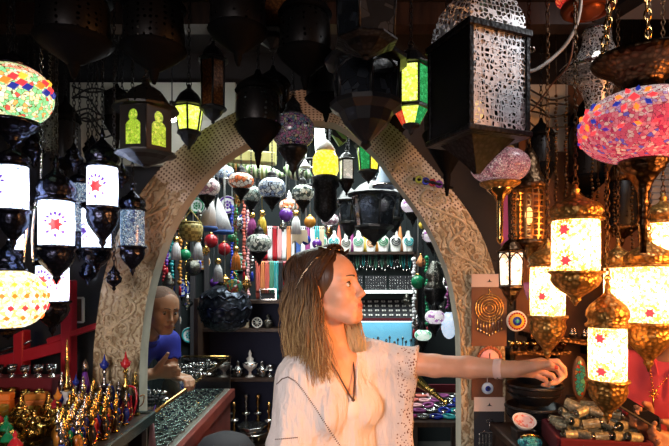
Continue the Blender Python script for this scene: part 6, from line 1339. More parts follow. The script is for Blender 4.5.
for k, m_ in enumerate(['cloth_k', 'plum', 'crimson', 'cloth_w', 'crimson', 'pinkc', 'cloth_w', 'cloth_o', 'cloth_w', 'cloth_b', 'cloth_w', 'plum', 'cloth_w', 'turq', 'beige']): scarf(256 + 4.7 * k, 4.4, 228, 276 if k > 6 else 262, 4.3, m_, '%s scarf, %s from the left on the upper rail' % (CW[m_], ORD[k]), k + 9)

# ---- back wall display: necklace busts, boards, ring trays, lit case
YB = 4.72; DS = thing('display_shelf', "tall display shelf of jewellery beyond the woman's face", 'shelf', (P(366, 0, YB).x, YB, 0)); o = Vector(DS.location); xa, xb = P(316, 0, YB).x, P(415, 0, YB).x
dz = {k: P(0, y, YB).z for k, y in (('bust', 252), ('board', 290.5), ('ring', 318), ('case', 351), ('low', 400))}
for k, z in dz.items(): b = MB(); b.box(((xa + xb) / 2 - o.x, .08, z - .012), ((xb - xa) / 2, .14, .012)); b.build('shelf_board', M['dwood'], DS)
b = MB(); b.box(((xa + xb) / 2 - o.x, -.063, dz['board'] - .010), ((xb - xa) / 2, .004, .014)); b.build('edge_strip', emis('lit white edge strip', (.9, 1, .96), 1.0), DS, 'lit white edge strip'); b = MB(); b.box(((xa + xb) / 2 - o.x, -.063, dz['ring'] - .010), ((xb - xa) / 2, .004, .014)); b.build('edge_strip', M['velvet'], DS, 'dark red edge strip')
for x in (xa, xb): b = MB(); b.box((x - o.x, .08, dz['bust'] / 2), (.014, .14, dz['bust'] / 2)); b.build('side_panel', M['dwood'], DS)
b = MB(); b.box(((xa + xb) / 2 - o.x, .225, .95), ((xb - xa) / 2, .008, .95)); b.build('back_panel', simple('dark green backing', (.018, .04, .04), .7), DS)
def bust():
    t = thing('necklace_bust', 'x', 'display bust', (0, 0, 0), 'white necklace busts in a row'); b = MB(); b.lathe([(.038, 0), (.042, .01), (.046, .05), (.052, .085), (.045, .11), (.024, .125), (.018, .15), (.016, .165), (.010, .17)], n=20, sy=.5); b.build('bust', M['white'], t)
    b = MB()
    for k in range(3):
        R = .018 + .010 * k; b.tube([(R * math.sin(a), -.020 - .007 * (1 + math.cos(a)), .118 - .028 * (1 + math.cos(a)) * (.6 + .3 * k)) for a in [-2.2 + 4.4 * i / 14 for i in range(15)]], .0042, 6)
    b.build('necklace', M['cloth_g'], t); return t
bp = bust()
for k in range(8):
    loc = (P(321.5 + 12.4 * k, 0, YB).x, YB + .02, dz['bust']); l_ = 'white bust with a green necklace, %s from the left on the top shelf' % ORD[k]; s = 1.0 if k not in (2, 4) else .88
    if k == 0: bp.location = loc; bp['label'] = l_; bp.scale = (1.05, 1.05, 1.15)
    else: dup(bp, loc, rnd.uniform(-.15, .15), l_, None, (s * 1.05, s * 1.05, s * 1.15), {'cloth_g': M[['cloth_g', 'turq', 'filig', 'cloth_g', 'amber', 'emerald', 'cloth_k', 'turq'][k]]})
for k, (px, m_) in enumerate(((324, 'cloth_g'), (339, 'coral'), (352, 'plum'), (366, 'yellow'), (380, 'amber'), (402, 'cloth_o'))):
    t = lathe_thing('bead_cone', '%s bead cone standing behind the busts, %s from the left' % ({'cloth_g': 'green', 'coral': 'coral', 'plum': 'plum', 'yellow': 'yellow', 'amber': 'amber', 'cloth_o': 'orange'}[m_], ORD[k]), 'ornament', Vector((P(px, 0, YB).x, YB + .13, dz['bust'])), [('cone', [(.04, 0), (.035, .05), (.020, .16), (.012, .22), (.002, .26)], m_), ('top_bead', [(.002, .255), (.012, .265), (.012, .275), (.001, .285)], 'gold')], 'bead cones behind the busts')
NK = 'necklaces hung in a row above the boards'; r3 = random.Random(4); zt = dz['bust'] - .026
for k in range(22):
    px = 345 + 3.1 * k; m_ = r3.choice(['filig', 'silver', 'cloth_g', 'silver', 'turq', 'filig']); t = thing('necklace', '%s necklace, %s from the right in the hanging row under the busts' % ({'filig': 'dark silver', 'silver': 'silver', 'cloth_g': 'green', 'turq': 'turquoise'}[m_], (ORD + ['twenty-first', 'twenty-second'])[21 - k]), 'necklace', (P(px, 0, YB).x, YB + .02, zt), NK)
    h = r3.uniform(.10, .145); b = MB(); b.tube([(-.008, 0, 0), (-.009, -.004, -h * .6), (0, -.006, -h), (.009, -.004, -h * .6), (.008, 0, 0)], .0032, 5); b.build('strand', M[m_], t); b = MB(); b.ell((0, -.006, -h), (.008, .004, .011), 8); b.build('pendant', M['silverp'], t)
def eboard(px0, px1, label):
    x0, x1 = P(px0, 0, YB).x, P(px1, 0, YB).x; h = .135; t = thing('earring_board', label, 'earring board', ((x0 + x1) / 2, YB - .01, dz['board'])); w = (x1 - x0) / 2
    b = MB(); b.box((0, .02, h / 2), (w, .006, h / 2)); b.build('board', M['cloth_k'], t); p = None
    for r in range(5):
        for c in range(9):
            loc = (w * (2 * (c + .5) / 9 - 1), .010, h * (r + .6) / 5.2)
            if p is None: b = MB(); b.ell((0, 0, .003), (.006, .004, .005), 6); b.tube([(0, 0, 0), (0, 0, -.012)], .003, 4); p = b.build('earring', M['silver'], t); p.location = loc
            else: q = p.copy(); COL.objects.link(q); q.location = loc; q.scale = (rnd.uniform(.6, 1.2),) * 3
eboard(341, 363, "black board of silver earrings nearest the woman's forehead"); eboard(365, 387, 'black board of silver earrings, middle one of three'); eboard(389, 412, 'black board of silver earrings, farthest from her face')
RT = 'white ring cards in the dark tray'; b = MB(); rt = thing('ring_tray', 'dark sloping tray holding rows of white ring cards', 'tray', (P(384, 0, YB).x, YB - .02, dz['ring'])); b.add([(-.28, -.03, .004), (.28, -.03, .004), (.28, .14, .17), (-.28, .14, .17), (-.28, .16, 0), (.28, .16, 0), (.28, -.03, 0), (-.28, -.03, 0)], [(0, 1, 2, 3), (3, 2, 5, 4), (7, 6, 1, 0), (4, 5, 6, 7), (0, 3, 4, 7), (1, 6, 5, 2)], 0, False); b.build('tray', M['cloth_k'], rt); p = None
for r in range(4):
    for c in range(9):
        u = .12 + r * .24; loc = Vector(rt.location) + Vector((-.25 + .0625 * c, -.03 + .17 * u - .006, .004 + .166 * u)); l_ = 'white ring card, %s from the left in the %s row of the ring tray' % (ORD[c], ['lowest', 'second', 'third', 'top'][r])
        if p is None: p = thing('ring_card', l_, 'ring card', tuple(loc), RT); b = MB(); b.box((0, 0, .004), (.017, .004, .009), 0, Rx(-.77), .001); b.build('card', M['white'], p); b = MB(); b.torus((0, -.006, .006), .006, .0022, Rx(.8), 10, 5); b.build('ring', M['filig'], p)
        else: dup(p, loc, rnd.uniform(-.2, .2), l_)
cs = thing('display_case', "blue-lit glass display case beside the woman's chin", 'display case', (P(384, 0, YB).x, YB, dz['case'])); h = dz['ring'] - .03 - dz['case']
b = MB(); b.box((0, .12, h / 2), (.27, .006, h / 2)); b.build('lit_back', emis('pale blue lit back panel', (.25, .62, .85), .75), cs, 'glowing pale blue back panel'); b = MB(); b.box((0, .02, .006), (.27, .10, .006)); b.build('floor_panel', M['cloth_b'], cs); b = MB(); b.box((0, -.085, h / 2), (.27, .002, h / 2)); b.build('front_glass', M['glass'], cs, 'clear glass front')
b = MB(); b.box((0, .05, h - .006), (.25, .03, .004)); b.build('strip_lamp', emis('blue white strip', (.7, .92, 1), 3), cs)
for k in range(14):
    t = lathe_thing('jewel_stand', 'silver jewel stand in the blue-lit case, %s from the left' % ORD[k], 'jewellery', Vector((P(384, 0, YB).x - .24 + .037 * k, YB + .04 - .06 * (k % 2), dz['case'] + .012)), [('stand', [(.014, 0), (.012, .01), (.004, .02), (.006, .05 + .02 * (k % 3))], 'filig'), ('jewel', [(.004, .05 + .02 * (k % 3)), (.012, .06 + .02 * (k % 3)), (.010, .075 + .02 * (k % 3)), (.001, .085 + .02 * (k % 3))], 'silver')], 'jewel stands in the blue-lit case', 10)
# ---- between her arm and the arch
t = thing('hanging_lantern', 'dark silver two-tiered lantern hanging against the right leg of the arch', 'lantern', tuple(P(435, 285, 3.1))); q = lambda v: S(v, 3.1)
b = MB(); b.lathe([(q(3), q(24)), (q(5), q(20)), (q(9), q(12)), (q(10), q(9)), (q(7), q(5)), (q(8), q(1)), (q(11), -q(3))], n=20); b.build('cap', M['filig'], t); b = MB(); b.lathe([(q(11), -q(3)), (q(12), -q(6)), (q(9), -q(12)), (q(10), -q(15)), (q(5), -q(20)), (q(1), -q(25))], n=20); b.build('base', M['iron'], t); b = MB(); b.chain((0, 0, q(24)), (0, 0, CEILIN - t.location.z)); b.build('chain', M['blackmetal'], t)
for (px, py, r, m_, label) in ((425, 212, 5, 'yellow', 'yellow lacquered pear ornament hanging between the two upper oval lamps'), (424, 224, 5.5, 'yellow', 'second yellow pear ornament, below the first'), (421, 262, 5, 'cloth_o', 'orange pear ornament hanging below the busts')):
    Y = 3.3 + .12 * (py - 212) / 12; c, up = hang(px, py, Y); t = thing('ornament', label, 'ornament', tuple(c)); q = S(r, Y); b = MB(); b.lathe([(q * .1, -q), (q * .8, -q * .7), (q, -q * .1), (q * .6, q * .7), (q * .25, q * 1.3), (q * .2, q * 1.5)], n=16); b.build('pear', M[m_], t); b = MB(); b.ell((0, 0, q * 1.5), q * .25, 8); b.build('knob', M['gold'], t); cord(t, q * 1.5, up, 'cloth_k')
sideb = thing('side_table', "low table of bracelets under the woman's outstretched arm", 'table', (P(436, 0, 2.9).x, 3.0, 0)); zb = P(0, 412, 2.85).z; b = MB(); b.box((0, 0, zb - .012), (.22, .36, .012)); b.build('tabletop', M['dwood'], sideb); b = MB(); b.box((0, .355, zb + .0), (.22, .008, .05)); b.build('backboard', M['velvet'], sideb)
for sx in (-1, 1):
    for sy in (-1, 1): b = MB(); b.box((sx * .2, sy * .33, zb / 2 - .012), (.018, .018, zb / 2 - .012)); b.build('leg', M['dwood'], sideb)
cols = ['plum', 'turq', 'silver', 'pinkc', 'cobalt', 'gold', 'coral', 'silver', 'violet', 'leather']
CN2 = {'plum': 'plum', 'turq': 'turquoise', 'silver': 'silver', 'pinkc': 'pink', 'cobalt': 'cobalt', 'gold': 'gold', 'coral': 'coral', 'violet': 'violet', 'leather': 'brown leather'}
for k in range(30):
    r_, c_ = k // 6, k % 6; x = P(436, 0, 2.9).x - .17 + .068 * c_; y = 2.72 + .12 * r_; m_ = cols[(k * 7 + r_) % 10]; t = thing('bracelet', '%s bracelet, %s from the left in the %s row of the low table' % (CN2[m_], ORD[c_], ['front', 'second', 'third', 'fourth', 'back'][r_]), 'bracelet', (x, y, zb + .010), 'bracelets on the low table'); b = MB(); b.torus((0, 0, 0), .029, .009, None, 20, 7); b.build('band', M[m_], t); b = MB(); b.ell((0, -.034, .006), (.012, .006, .008), 8); b.build('clasp', M['silverp'], t)
    t.rotation_euler = (rnd.uniform(-.0, .25), 0, rnd.uniform(0, 6))
bs = thing('brass_horn', "golden flared brass horn leaning below the woman's forearm", 'horn', tuple(P(446, 403, 2.72))); d = (P(412, 378, 2.80) - P(452, 409, 2.72)); MM = d.to_track_quat('Z', 'Y').to_matrix(); l = d.length; b = MB(); b.lathe([(.010, 0), (.012, l * .1), (.016, l * .35), (.024, l * .6), (.042, l * .85), (.062, l)], n=22, M=MM, cap=False); b.lathe([(.006, l * .02), (.020, l * .6), (.058, l)], n=22, M=MM, cap=False); b.build('flared_tube', M['goldp'], bs); b = MB(); b.lathe([(.014, -.01), (.020, 0), (.014, .012)], n=18, M=MM); b.build('mouthpiece', M['gold'], bs); b = MB(); b.lathe([(.020, l * .32), (.024, l * .35), (.019, l * .38)], n=18, M=MM, cap=False); b.build('ring', M['gold'], bs)
# ---- hung on the right leg of the arch
def jcard(name, label, px, y0, y1, w, hh, cardm, headm, Y=2.035):
    t = thing(name, label, 'jewellery card', tuple(P(px, y0, Y))); W = S(w, Y) / 2; H = S(y1 - y0, Y); b = MB(); b.box((0, 0, -H / 2), (W, .002, H / 2)); b.build('card', M[cardm], t)
    if hh: b = MB(); h = S(hh, Y); b.box((0, -.004, -h / 2), (W * 1.02, .002, h / 2)); b.build('header', M[headm], t, 'pale cardboard header'); b = MB(); b.prism([(-.012, -h * .62), (-.004, -h * .55), (0, -h * .38), (.004, -h * .55), (.012, -h * .62)], -.0075, -.0062); b.build('hanger_hole', M['black'], t)
    return t, W, H
M['hcard'] = simple('pinkish cardboard', (.66, .50, .42), .7); M['bcard'] = simple('brown card', (.13, .045, .02), .5); 
t, W, H = jcard('jewellery_card', 'brown card of hanging bead necklaces pinned to the right leg of the arch', 489, 274, 346, 35, 13, 'bcard', 'hcard', 2.03); b = MB(); q = lambda v: S(v, 2.03)
for k in range(5):
    R = q(3.5 + 2.6 * k); b.tube([(R * math.sin(a), -.007, -q(34) + (R * .9 if k < 2 else R) * math.cos(a)) for a in [i * 2 * PI / 20 for i in range(20)]], .0022, 5, 0, True)
b.tube([(0, -.006, -q(14)), (0, -.007, -q(22))], .002, 5)
b.build('necklace', M['gold'], t); 
for k in range(9): b = MB(); x = q(-12 + 3 * k); b.tube([(x, -.006, -q(44 + 4 * math.sin(k * .8))), (x + .001, -.007, -q(60 - abs(k - 4) * 1.5))], .0018, 5); b.ell((x, -.007, -q(61 - abs(k - 4) * 1.5)), (.004, .003, .006), 6); b.build('tassel', M['silver' if k % 2 else 'gold'], t)
c = P(489.5, 359, 2.025); t = thing('amulet', 'round pink amulet with a beaded rim above the wristband', 'amulet', tuple(c)); q = S(1, 2.025); b = MB(); b.lathe([(.0005, -.002), (q * 9, -.003), (q * 9.5, 0), (q * 9, .003), (.0005, .004)], n=28, M=Rx(PI / 2)); b.build('disc', M['pinkc'], t); b = MB()
for k in range(26): a = k * 2 * PI / 26; b.ell((q * 11.5 * math.cos(a), 0, q * 11.5 * math.sin(a)), q * 1.7, 6)
b.build('bead_rim', simple('rust beads', (.45, .13, .06), .4), t); b = MB(); b.tube([(0, -.005, q * 6), (0, -.005, -q * 4)], .0016, 5); b.tube([(-q * 2.5, -.005, -q * 4), (0, -.005, -q * 6), (q * 2.5, -.005, -q * 4)], .0014, 5); b.build('symbol', M['leather'], t); b = MB(); b.tube([(0, .003, q * 12), (0, .006, q * 20)], .0015, 5); b.build('cord', M['leather'], t)
t, W, H = jcard('jewellery_card', 'dark card with a blue and white eye pendant below the wrist', 487, 377, 400, 31, 0, 'bcard', None); q = lambda v: S(v, 2.03)
b = MB(); b.lathe([(.0005, 0), (q(6), 0), (q(5.5), -.006), (.0005, -.008)], (0, -.006, -q(11)), n=22, M=Rx(PI / 2) @ Matrix.Scale(-1, 3)); pend = b.build('pendant', simple('pale blue glass', (.55, .66, .80), .15), t, 'pale blue eye pendant'); b = MB(); b.ell((0, -.014, -q(11)), (q(2.8), .003, q(2.8)), 14); b.build('eye_ring', M['cobalt'], pend); b = MB(); b.ell((0, -.017, -q(11)), (q(1.4), .002, q(1.4)), 10); b.build('pupil', M['black'], pend); b = MB(); b.tube([(0, -.004, -q(5)), (0, -.004, 0)], .0014, 5); b.build('cord', M['cloth_w'], t)
t, W, H = jcard('jewellery_card', 'black card with a pale header and a silver chandelier pendant', 489, 397, 452, 30, 14, 'cloth_k', 'hcard'); b = MB(); b.tube([(-q(3), -.006, -q(22)), (q(3), -.006, -q(22)), (q(3), -.006, -q(25)), (-q(3), -.006, -q(25))], .0015, 5, 0, True); b.tube([(0, -.006, -q(25)), (0, -.006, -q(33))], .0018, 5); b.tube(cr([Vector((-q(11), -.006, -q(37))), Vector((-q(5), -.006, -q(34))), Vector((0, -.006, -q(36))), Vector((q(5), -.006, -q(34))), Vector((q(11), -.006, -q(37)))], 4), .003, 6); b.build('pendant_frame', M['silverp'], t)
for k in range(7): b = MB(); x = q(-10 + 3.3 * k); b.tube([(x, -.006, -q(37)), (x, -.007, -q(60 - abs(k - 3) * 2))], .0022, 5); b.ell((x, -.007, -q(46)), (.005, .003, .007), 6); b.ell((x, -.007, -q(61 - abs(k - 3) * 2)), (.005, .003, .007), 6); b.build('drop', M['filig'], t)
# ---- right-hand counter
RZ = P(0, 446, 1.66).z - .02; rc_ = thing('market_stall', 'low stall with bowls and silver scrolls at lower right', 'table', (.82, 1.77, 0)); b = MB(); b.box((.0, 0, RZ - .015), (.22, .245, .015), 0, None, .004); b.build('tabletop', M['dwood'], rc_)
for sx in (-1, 1):
    for sy in (-1, 1): b = MB(); b.box((sx * .19, sy * .22, RZ / 2 - .015), (.02, .02, RZ / 2 - .015)); b.build('leg', M['dwood'], rc_)
# velvet box
vb = thing('velvet_box', 'crimson velvet-lined box heaped with silver scrolls at lower right', 'box', (.845, 1.70, RZ), None, -.18); w, d_, h = .130, .115, .060
for (nm, c, hf) in (('bottom_panel', (0, 0, .006), (w, d_, .006)), ('side_panel', (-w, 0, h / 2), (.007, d_, h / 2)), ('side_panel', (w, 0, h / 2), (.007, d_, h / 2)), ('side_panel', (0, -d_, h / 2), (w, .007, h / 2)), ('side_panel', (0, d_, h / 2), (w, .007, h / 2)), ('cushion', (0, 0, .030), (w - .009, d_ - .009, .018))):
    b = MB(); b.box(c, hf, 0, None, .003); b.build(nm, M['velvet'], vb)
SG = 'silver scrolls heaped in the velvet box'; p = None; LY = ['front', 'second', 'third', 'fourth', 'back']; MM = Rz(-.18)
M['scroll'] = embossed('pale silver-green metal', (.66, .66, .46), .35, .35, 120, .6, .002, .45)
for lay in range(3):
    for r in range(5 - lay):
        for c in range(5 - lay):
            loc = Vector(vb.location) + MM @ Vector((-.094 + .047 * (c + .5 * lay) + rnd.uniform(-.004, .004), -.084 + .042 * (r + .5 * lay) + rnd.uniform(-.004, .004), .067 + .031 * lay)); l_ = 'silver-green scroll, %s from left, %s row, %s layer in velvet box' % (ORD[c], LY[r], ['lowest', 'middle', 'top'][lay])
            if p is None:
                p = thing('metal_scroll', l_, 'scroll', tuple(loc), SG); b = MB(); k = 18; pts = [((.004 + .011 * i / k) * math.cos(i * .62), (.004 + .011 * i / k) * math.sin(i * .62)) for i in range(k + 1)]; vs = []
                for x in (-.019, .019):
                    for (yy, zz) in pts: vs.append((x, yy, zz))
                b.add(vs, [(i, i + 1, i + k + 2, i + k + 1) for i in range(k)]); b.build('rolled_sheet', M['scroll'], p); b = MB(); b.lathe([(.003, -.022), (.004, -.020), (.004, .020), (.003, .022)], n=8, M=Ry(PI / 2)); b.ell((.023, 0, 0), .005, 8); b.build('pin', M['silverp'], p)
            else: dup(p, loc, 0, l_, None, rnd.uniform(.95, 1.3), None, (rnd.uniform(-1, 1), rnd.uniform(-.35, .35), rnd.uniform(-1.1, 1.1)))
JB = [(.034, 0), (.040, .005), (.044, .02), (.040, .036), (.030, .045), (.012, .052), (.006, .056), (.009, .063), (.001, .07)]
for k, (px, py, Y, s, w_) in enumerate(((584, 428, 1.57, .72, 'in front of the velvet box, leftmost'), (602, 438, 1.56, .68, 'in front of the velvet box, second'), (619, 441, 1.55, .72, 'in front of the velvet box, third'), (566, 430, 1.58, .66, 'in front of the velvet box by the turquoise purse'))):
    c = P(px, py, Y); c.z = RZ; lathe_thing('sugar_bowl', 'dark filigree silver bowl with lid, %s' % w_, 'bowl', c, [('bowl', [(r * s, z * s) for r, z in JB[:5]], 'filig', 8), ('lid', [(r * s, z * s) for r, z in JB[4:]], 'silver')])
# stacked dark bowls
z = RZ; c = P(536, 0, 1.925)
for k, (r, h) in enumerate(((.100, .085), (.096, .075), (.090, .065))):
    t = thing('bowl', 'big black lacquered bowl with a grey band, %s of the stack' % ['bottom', 'middle', 'top'][k], 'bowl', (c.x, 1.945, z), 'stacked black bowls'); b = MB(); b.lathe([(r * .55, 0), (r * .6, h * .06), (r * .9, h * .4), (r, h * .8), (r * 1.02, h), (r * .96, h), (r * .85, h * .5), (r * .4, h * .2), (.0005, h * .18)], n=36, cap=False); b.build('body', M['black'], t); b = MB(); b.torus((0, 0, h * .9), r * 1.02, .0045, None, 40, 6); b.torus((0, 0, h * .55), r * .965, .003, None, 40, 6); b.build('grey_band', M['iron'], t); z += h + .003
c = P(523, 0, 1.80); t = thing('bowl', 'small pink and white painted bowl at the foot of the arch', 'bowl', (c.x, 1.80, RZ + .04)); b = MB(); b.lathe([(.018, 0), (.020, .004), (.034, .018), (.040, .032), (.037, .032), (.028, .016), (.0005, .008)], n=26, M=Rx(.45), cap=False); b.build('body', M['white'], t); b = MB(); b.lathe([(.0005, .0085), (.027, .0165), (.034, .028)], n=26, M=Rx(.45), cap=False); b.build('painted_inside', mosaic('pink painted glaze', [(3, (.75, .25, .20)), (2, (.85, .60, .55))], 90, 0, .04, (.8, .7, .66)), t)
t = thing('box', 'small black box under the painted bowl', 'box', (c.x, 1.80, RZ)); b = MB(); b.box((0, 0, .016), (.032, .03, .016), 0, None, .003); b.build('body', M['black'], t); b = MB(); b.box((0, 0, .0345), (.034, .032, .003), 0, None, .002); b.build('lid', M['black'], t)
c = P(530, 0, 1.69); t = thing('purse', 'turquoise sequinned purse lying at the bottom edge beside the arch', 'purse', (c.x, 1.69, RZ)); b = MB(); b.ell((0, 0, .022), (.040, .032, .020), 22); b.build('body', mosaic('turquoise sequins', [(3, (.04, .38, .48)), (2, (.10, .55, .62)), (1, (.02, .12, .25))], 160, 0, .04, (.01, .03, .05)), t); b = MB(); b.tube([(-.03, 0, .04), (0, 0, .047), (.03, 0, .04)], .004, 6); b.build('clasp', M['gold'], t)
c = P(582, 401, 1.95); t = thing('mirror', 'small oval mirror inlaid with turquoise, leaning behind the velvet box', 'mirror', (c.x, 1.97, RZ)); q = lambda v: S(v, 1.95); zc_ = c.z - RZ + q(22); b = MB(); b.ell((0, 0, zc_), (q(8), .008, q(22)), 24); b.build('frame', M['leather'], t); b = MB(); b.ell((0, -.006, zc_), (q(5.5), .005, q(18)), 24); b.build('inlay', mosaic('turquoise and red inlay', [(3, (.03, .30, .34)), (1.5, (.35, .05, .03)), (1.5, (.10, .42, .30)), (1, (.4, .25, .08))], 70, .0, .05), t); b = MB(); b.box((0, .03, (zc_ - q(20)) / 2), (.03, .02, (zc_ - q(20)) / 2)); b.build('stand', M['dwood'], t)
# silver tray shelf on the wall
c = P(575, 340, 2.2); t = thing('wall_shelf', 'narrow dark wall shelf of silver bits behind the amber lamps', 'shelf', (c.x, 2.24, c.z)); b = MB(); b.box((-.03, 0, 0), (.17, .075, .010), 0, Ry(.12)); b.build('board', M['bronze'], t); 
for s_ in (-1, 1): b = MB(); b.prism([(-.008, -.002), (.008, -.002), (.008, -.06), (-.008, -.06)], .0, .085); ob = b.build('bracket', M['iron'], t); ob.location = (-.03 + s_ * .12, 0, -s_ * .012)
for k in range(12):
    x = -.17 + .027 * k; lathe_thing('salt_cellar', 'little silver cellar on the wall shelf, %s from the arch' % ORD[k], 'cellar', Vector((c.x + x, 2.215 + .03 * (k % 2), c.z + .0105 - .12 * (x + .03) + .001)), [('bowl', [(.007, 0), (.011, .008), (.013, .018), (.010, .024)], 'silver'), ('lid', [(.010, .024), (.006, .031), (.003, .034), (.004, .038), (.001, .042)], 'silverp')], 'silver cellars on the wall shelf', 12)
# eye disc and pennant
c = P(516.5, 321, 1.98); t = thing('eye_charm', 'round beaded charm with a blue eye ringed in yellow beside the arch', 'charm', tuple(c)); q = lambda v: S(v, 1.98)
for nm, r, m_, dy in (('white_back', 10.5, 'white', 0), ('orange_ring', 8.8, 'orange', .002), ('yellow_ring', 7.2, 'yellow', .004), ('blue_ring', 4.6, 'cobalt', .006), ('pupil', 2.0, 'turq', .008)):
    b = MB(); b.lathe([(.0005, 0), (q(r), 0), (q(r) * .97, .004), (.0005, .005)], (0, -dy, 0), n=26, M=Rx(PI / 2)); b.build(nm, M[m_], t)
b = MB()
for k in range(20): a = k * 2 * PI / 20; b.ell((q(8) * math.cos(a), -.007, q(8) * math.sin(a)), q(.9), 6)
b.build('beads', M['crimson'], t); b = MB(); b.tube([(0, 0, q(10)), (0, 0, q(44)), (0, .2, q(60)), (0, .33, q(66))], .0015, 5); b.build('cord', M['leather'], t)
c = P(526, 283, 1.99); t = thing('pennant', 'violet pennant hanging beside the round eye charm', 'pennant', tuple(c)); b = MB(); q = lambda v: S(v, 1.99); b.prism([(-q(4), 0), (q(4), q(1)), (q(1.5), -q(17))], -.003, .003); b.build('cloth', M['violet'], t); b = MB(); b.tube([(0, 0, 0), (0, 0, q(40)), (0, .33, q(62))], .0015, 5); b.build('cord', M['leather'], t)
t = thing('hanging_scarf', 'purple cloth strip hanging left of the honeycomb lantern', 'cloth', tuple(P(503, 190, 2.0))); b = MB(); q = lambda v: S(v, 2.0); b.prism([(-q(4), 0), (q(4), 0), (q(5), -q(52)), (-q(2), -q(56))], -.006, .006); b.build('cloth', M['plum'], t); b = MB(); b.tube([(0, 0, 0), (0, 0, q(100)), (0, .3, q(118))], .003, 5); b.build('cord', M['leather'], t)
# louvred window right
b = MB()
for k in range(9): cc = P(663, 150 + 6.5 * k, 2.3); b.box((1.52, 2.29, cc.z), (.13, .016, .011), 0, Rx(.5))
struct('window_1', b, simple('pale louvre', (.62, .60, .58), .5))
# ================================================================ more goods hanging in the shop
r5 = random.Random(77)
CN3 = {'crimson': 'crimson', 'emerald': 'green', 'cobalt': 'cobalt blue', 'amber': 'amber', 'violet': 'violet', 'turq': 'turquoise', 'gold': 'golden', 'silver': 'silver', 'coral': 'coral', 'pinkc': 'pink', 'cloth_w': 'white', 'filig': 'dark silver', 'yellow': 'yellow', 'plum': 'plum', 'orange': 'orange'}
def strand(px, y0, y1, Y, m_, label, grp, bead=.011):
    a = P(px, y0, Y); n = max(4, int((a.z - P(px, y1, Y).z) / (bead * 1.9))); t = thing('hanging_bead_strand', label, 'beads', tuple(a), grp); b = MB()
    for j in range(n): b.ell((.004 * math.sin(j * 1.3 + px), 0, -bead * 1.9 * j), bead * (1 if j % 4 else 1.4), 6)
    b.build('beads', M[m_], t); b = MB(); b.tube([(0, 0, -bead * 1.9 * n), (0, 0, CEILIN - a.z)], .0018, 4); b.build('cord', M['cloth_k'], t); b = MB(); b.lathe([(.004, -bead * 1.9 * n), (.010, -bead * 1.9 * n - .02), (.012, -bead * 1.9 * n - .07)], n=10); b.build('tassel', M[r5.choice(['crimson', 'gold', 'cloth_w', 'cobalt'])], t)
xs_ = [156, 164, 172, 180, 200, 236, 244, 252, 167, 186, 232, 248]
for k, px in enumerate(xs_):
    m_ = ['silver', 'crimson', 'turq', 'amber', 'filig', 'emerald', 'coral', 'silver', 'violet', 'gold', 'cobalt', 'pinkc'][k]; back = k > 7
    strand(px, r5.uniform(196, 225) if px < 190 else r5.uniform(196, 215), r5.uniform(262, 300), 4.35 if back else 3.75, m_, '%s bead strand hanging inside the left of the arch, %s row' % (CN3[m_], 'back' if back else 'front'), 'bead strands inside the arch', .013)
for k, px in enumerate((414, 427, 441, 448)):
    m_ = ['cloth_w', 'emerald', 'filig', 'plum'][k]; strand(px, r5.uniform(252, 262), r5.uniform(300, 335), 3.9, m_, '%s bead strand hanging by the right leg of the arch' % CN3[m_], 'bead strands by the right leg', .013)
# painted plates on the back wall
for k, (px, py, r, m_) in enumerate(((166, 252, 9, 'turq'), (178, 222, 8, 'crimson'), (183, 288, 9, 'cobalt'), (203, 262, 8, 'amber'), (240, 262, 9, 'emerald'), (245, 222, 8, 'cobalt'), (228, 205, 9, 'violet'), (197, 206, 8, 'emerald'), (173, 320, 9, 'amber'), (190, 335, 8, 'turq'))):
    c = P(px, py, 4.985); R = S(r, 4.985); t = thing('wall_plate', '%s painted plate on the back wall, %s' % (CN3[m_], ['far left, level with the basket', 'above the basket', 'left of the embossed vessel', 'under the tassels', 'right of the red baubles', 'behind the orange lamp', 'top, between two lamps', 'top, behind the pink-white lamp', "beside the man's head", 'just above the counter'][k]), 'plate', tuple(c), 'painted plates on the back wall')
    b = MB(); b.lathe([(.0005, .004), (R * .55, .004), (R * .62, .012), (R, .022), (R * .98, .027), (R * .6, .018), (.0005, .012)], n=30, M=Rx(PI / 2)); b.build('plate', M['cloth_w'], t)
    b = MB(); b.torus((0, -.022, 0), R * .86, .010, Rx(PI / 2), 30, 6); b.build('rim_band', M[m_], t); b = MB()
    for i in range(8): a = i * PI / 4; b.ell((R * .36 * math.cos(a), -.018, R * .36 * math.sin(a)), (R * .13, .004, R * .13), 8)
    b.ell((0, -.018, 0), (R * .17, .005, R * .17), 10); b.build('painted_flower', M[m_], t)
# small lamps farther back, one row under the ceiling
SMB = 'small lamps in the back row under the ceiling'
for k, (px, py, rx, ry, Y, gm, w_) in enumerate(((176, 176, 10, 7, 4.1, 'gyM', 'farthest left'), (224, 172, 10, 7, 4.3, 'blM', 'between the pink-white and orange lamps, higher'), (289, 206, 10, 7, 4.2, 'orM', 'between the blue and the white-green lamps'), (330, 220, 9, 6, 4.0, 'whM2', "just above the woman's hair"), (400, 186, 9, 6, 4.2, 'gyM2', 'right of the dark cluster'), (421, 190, 9, 6, 4.3, 'grM', 'against the right shoulder of the arch'), (446, 265, 8, 6, 4.15, 'gyM2', 'between the lower oval lamp and the arch leg'), (444, 292, 8, 6, 4.42, 'whM', 'above the pale blue shade'))):
    globe('small %s mosaic lamp, back row, %s' % ({'gyM': 'grey-green', 'blM': 'blue', 'orM': 'orange', 'whM2': 'white-pink', 'gyM2': 'pale', 'grM': 'green-white', 'whM': 'white-violet'}[gm], w_), px, py, rx, ry, Y, gm, 'silver', cap_h=9, base_h=12, chain=CEILIN, dish=.6, group=SMB)
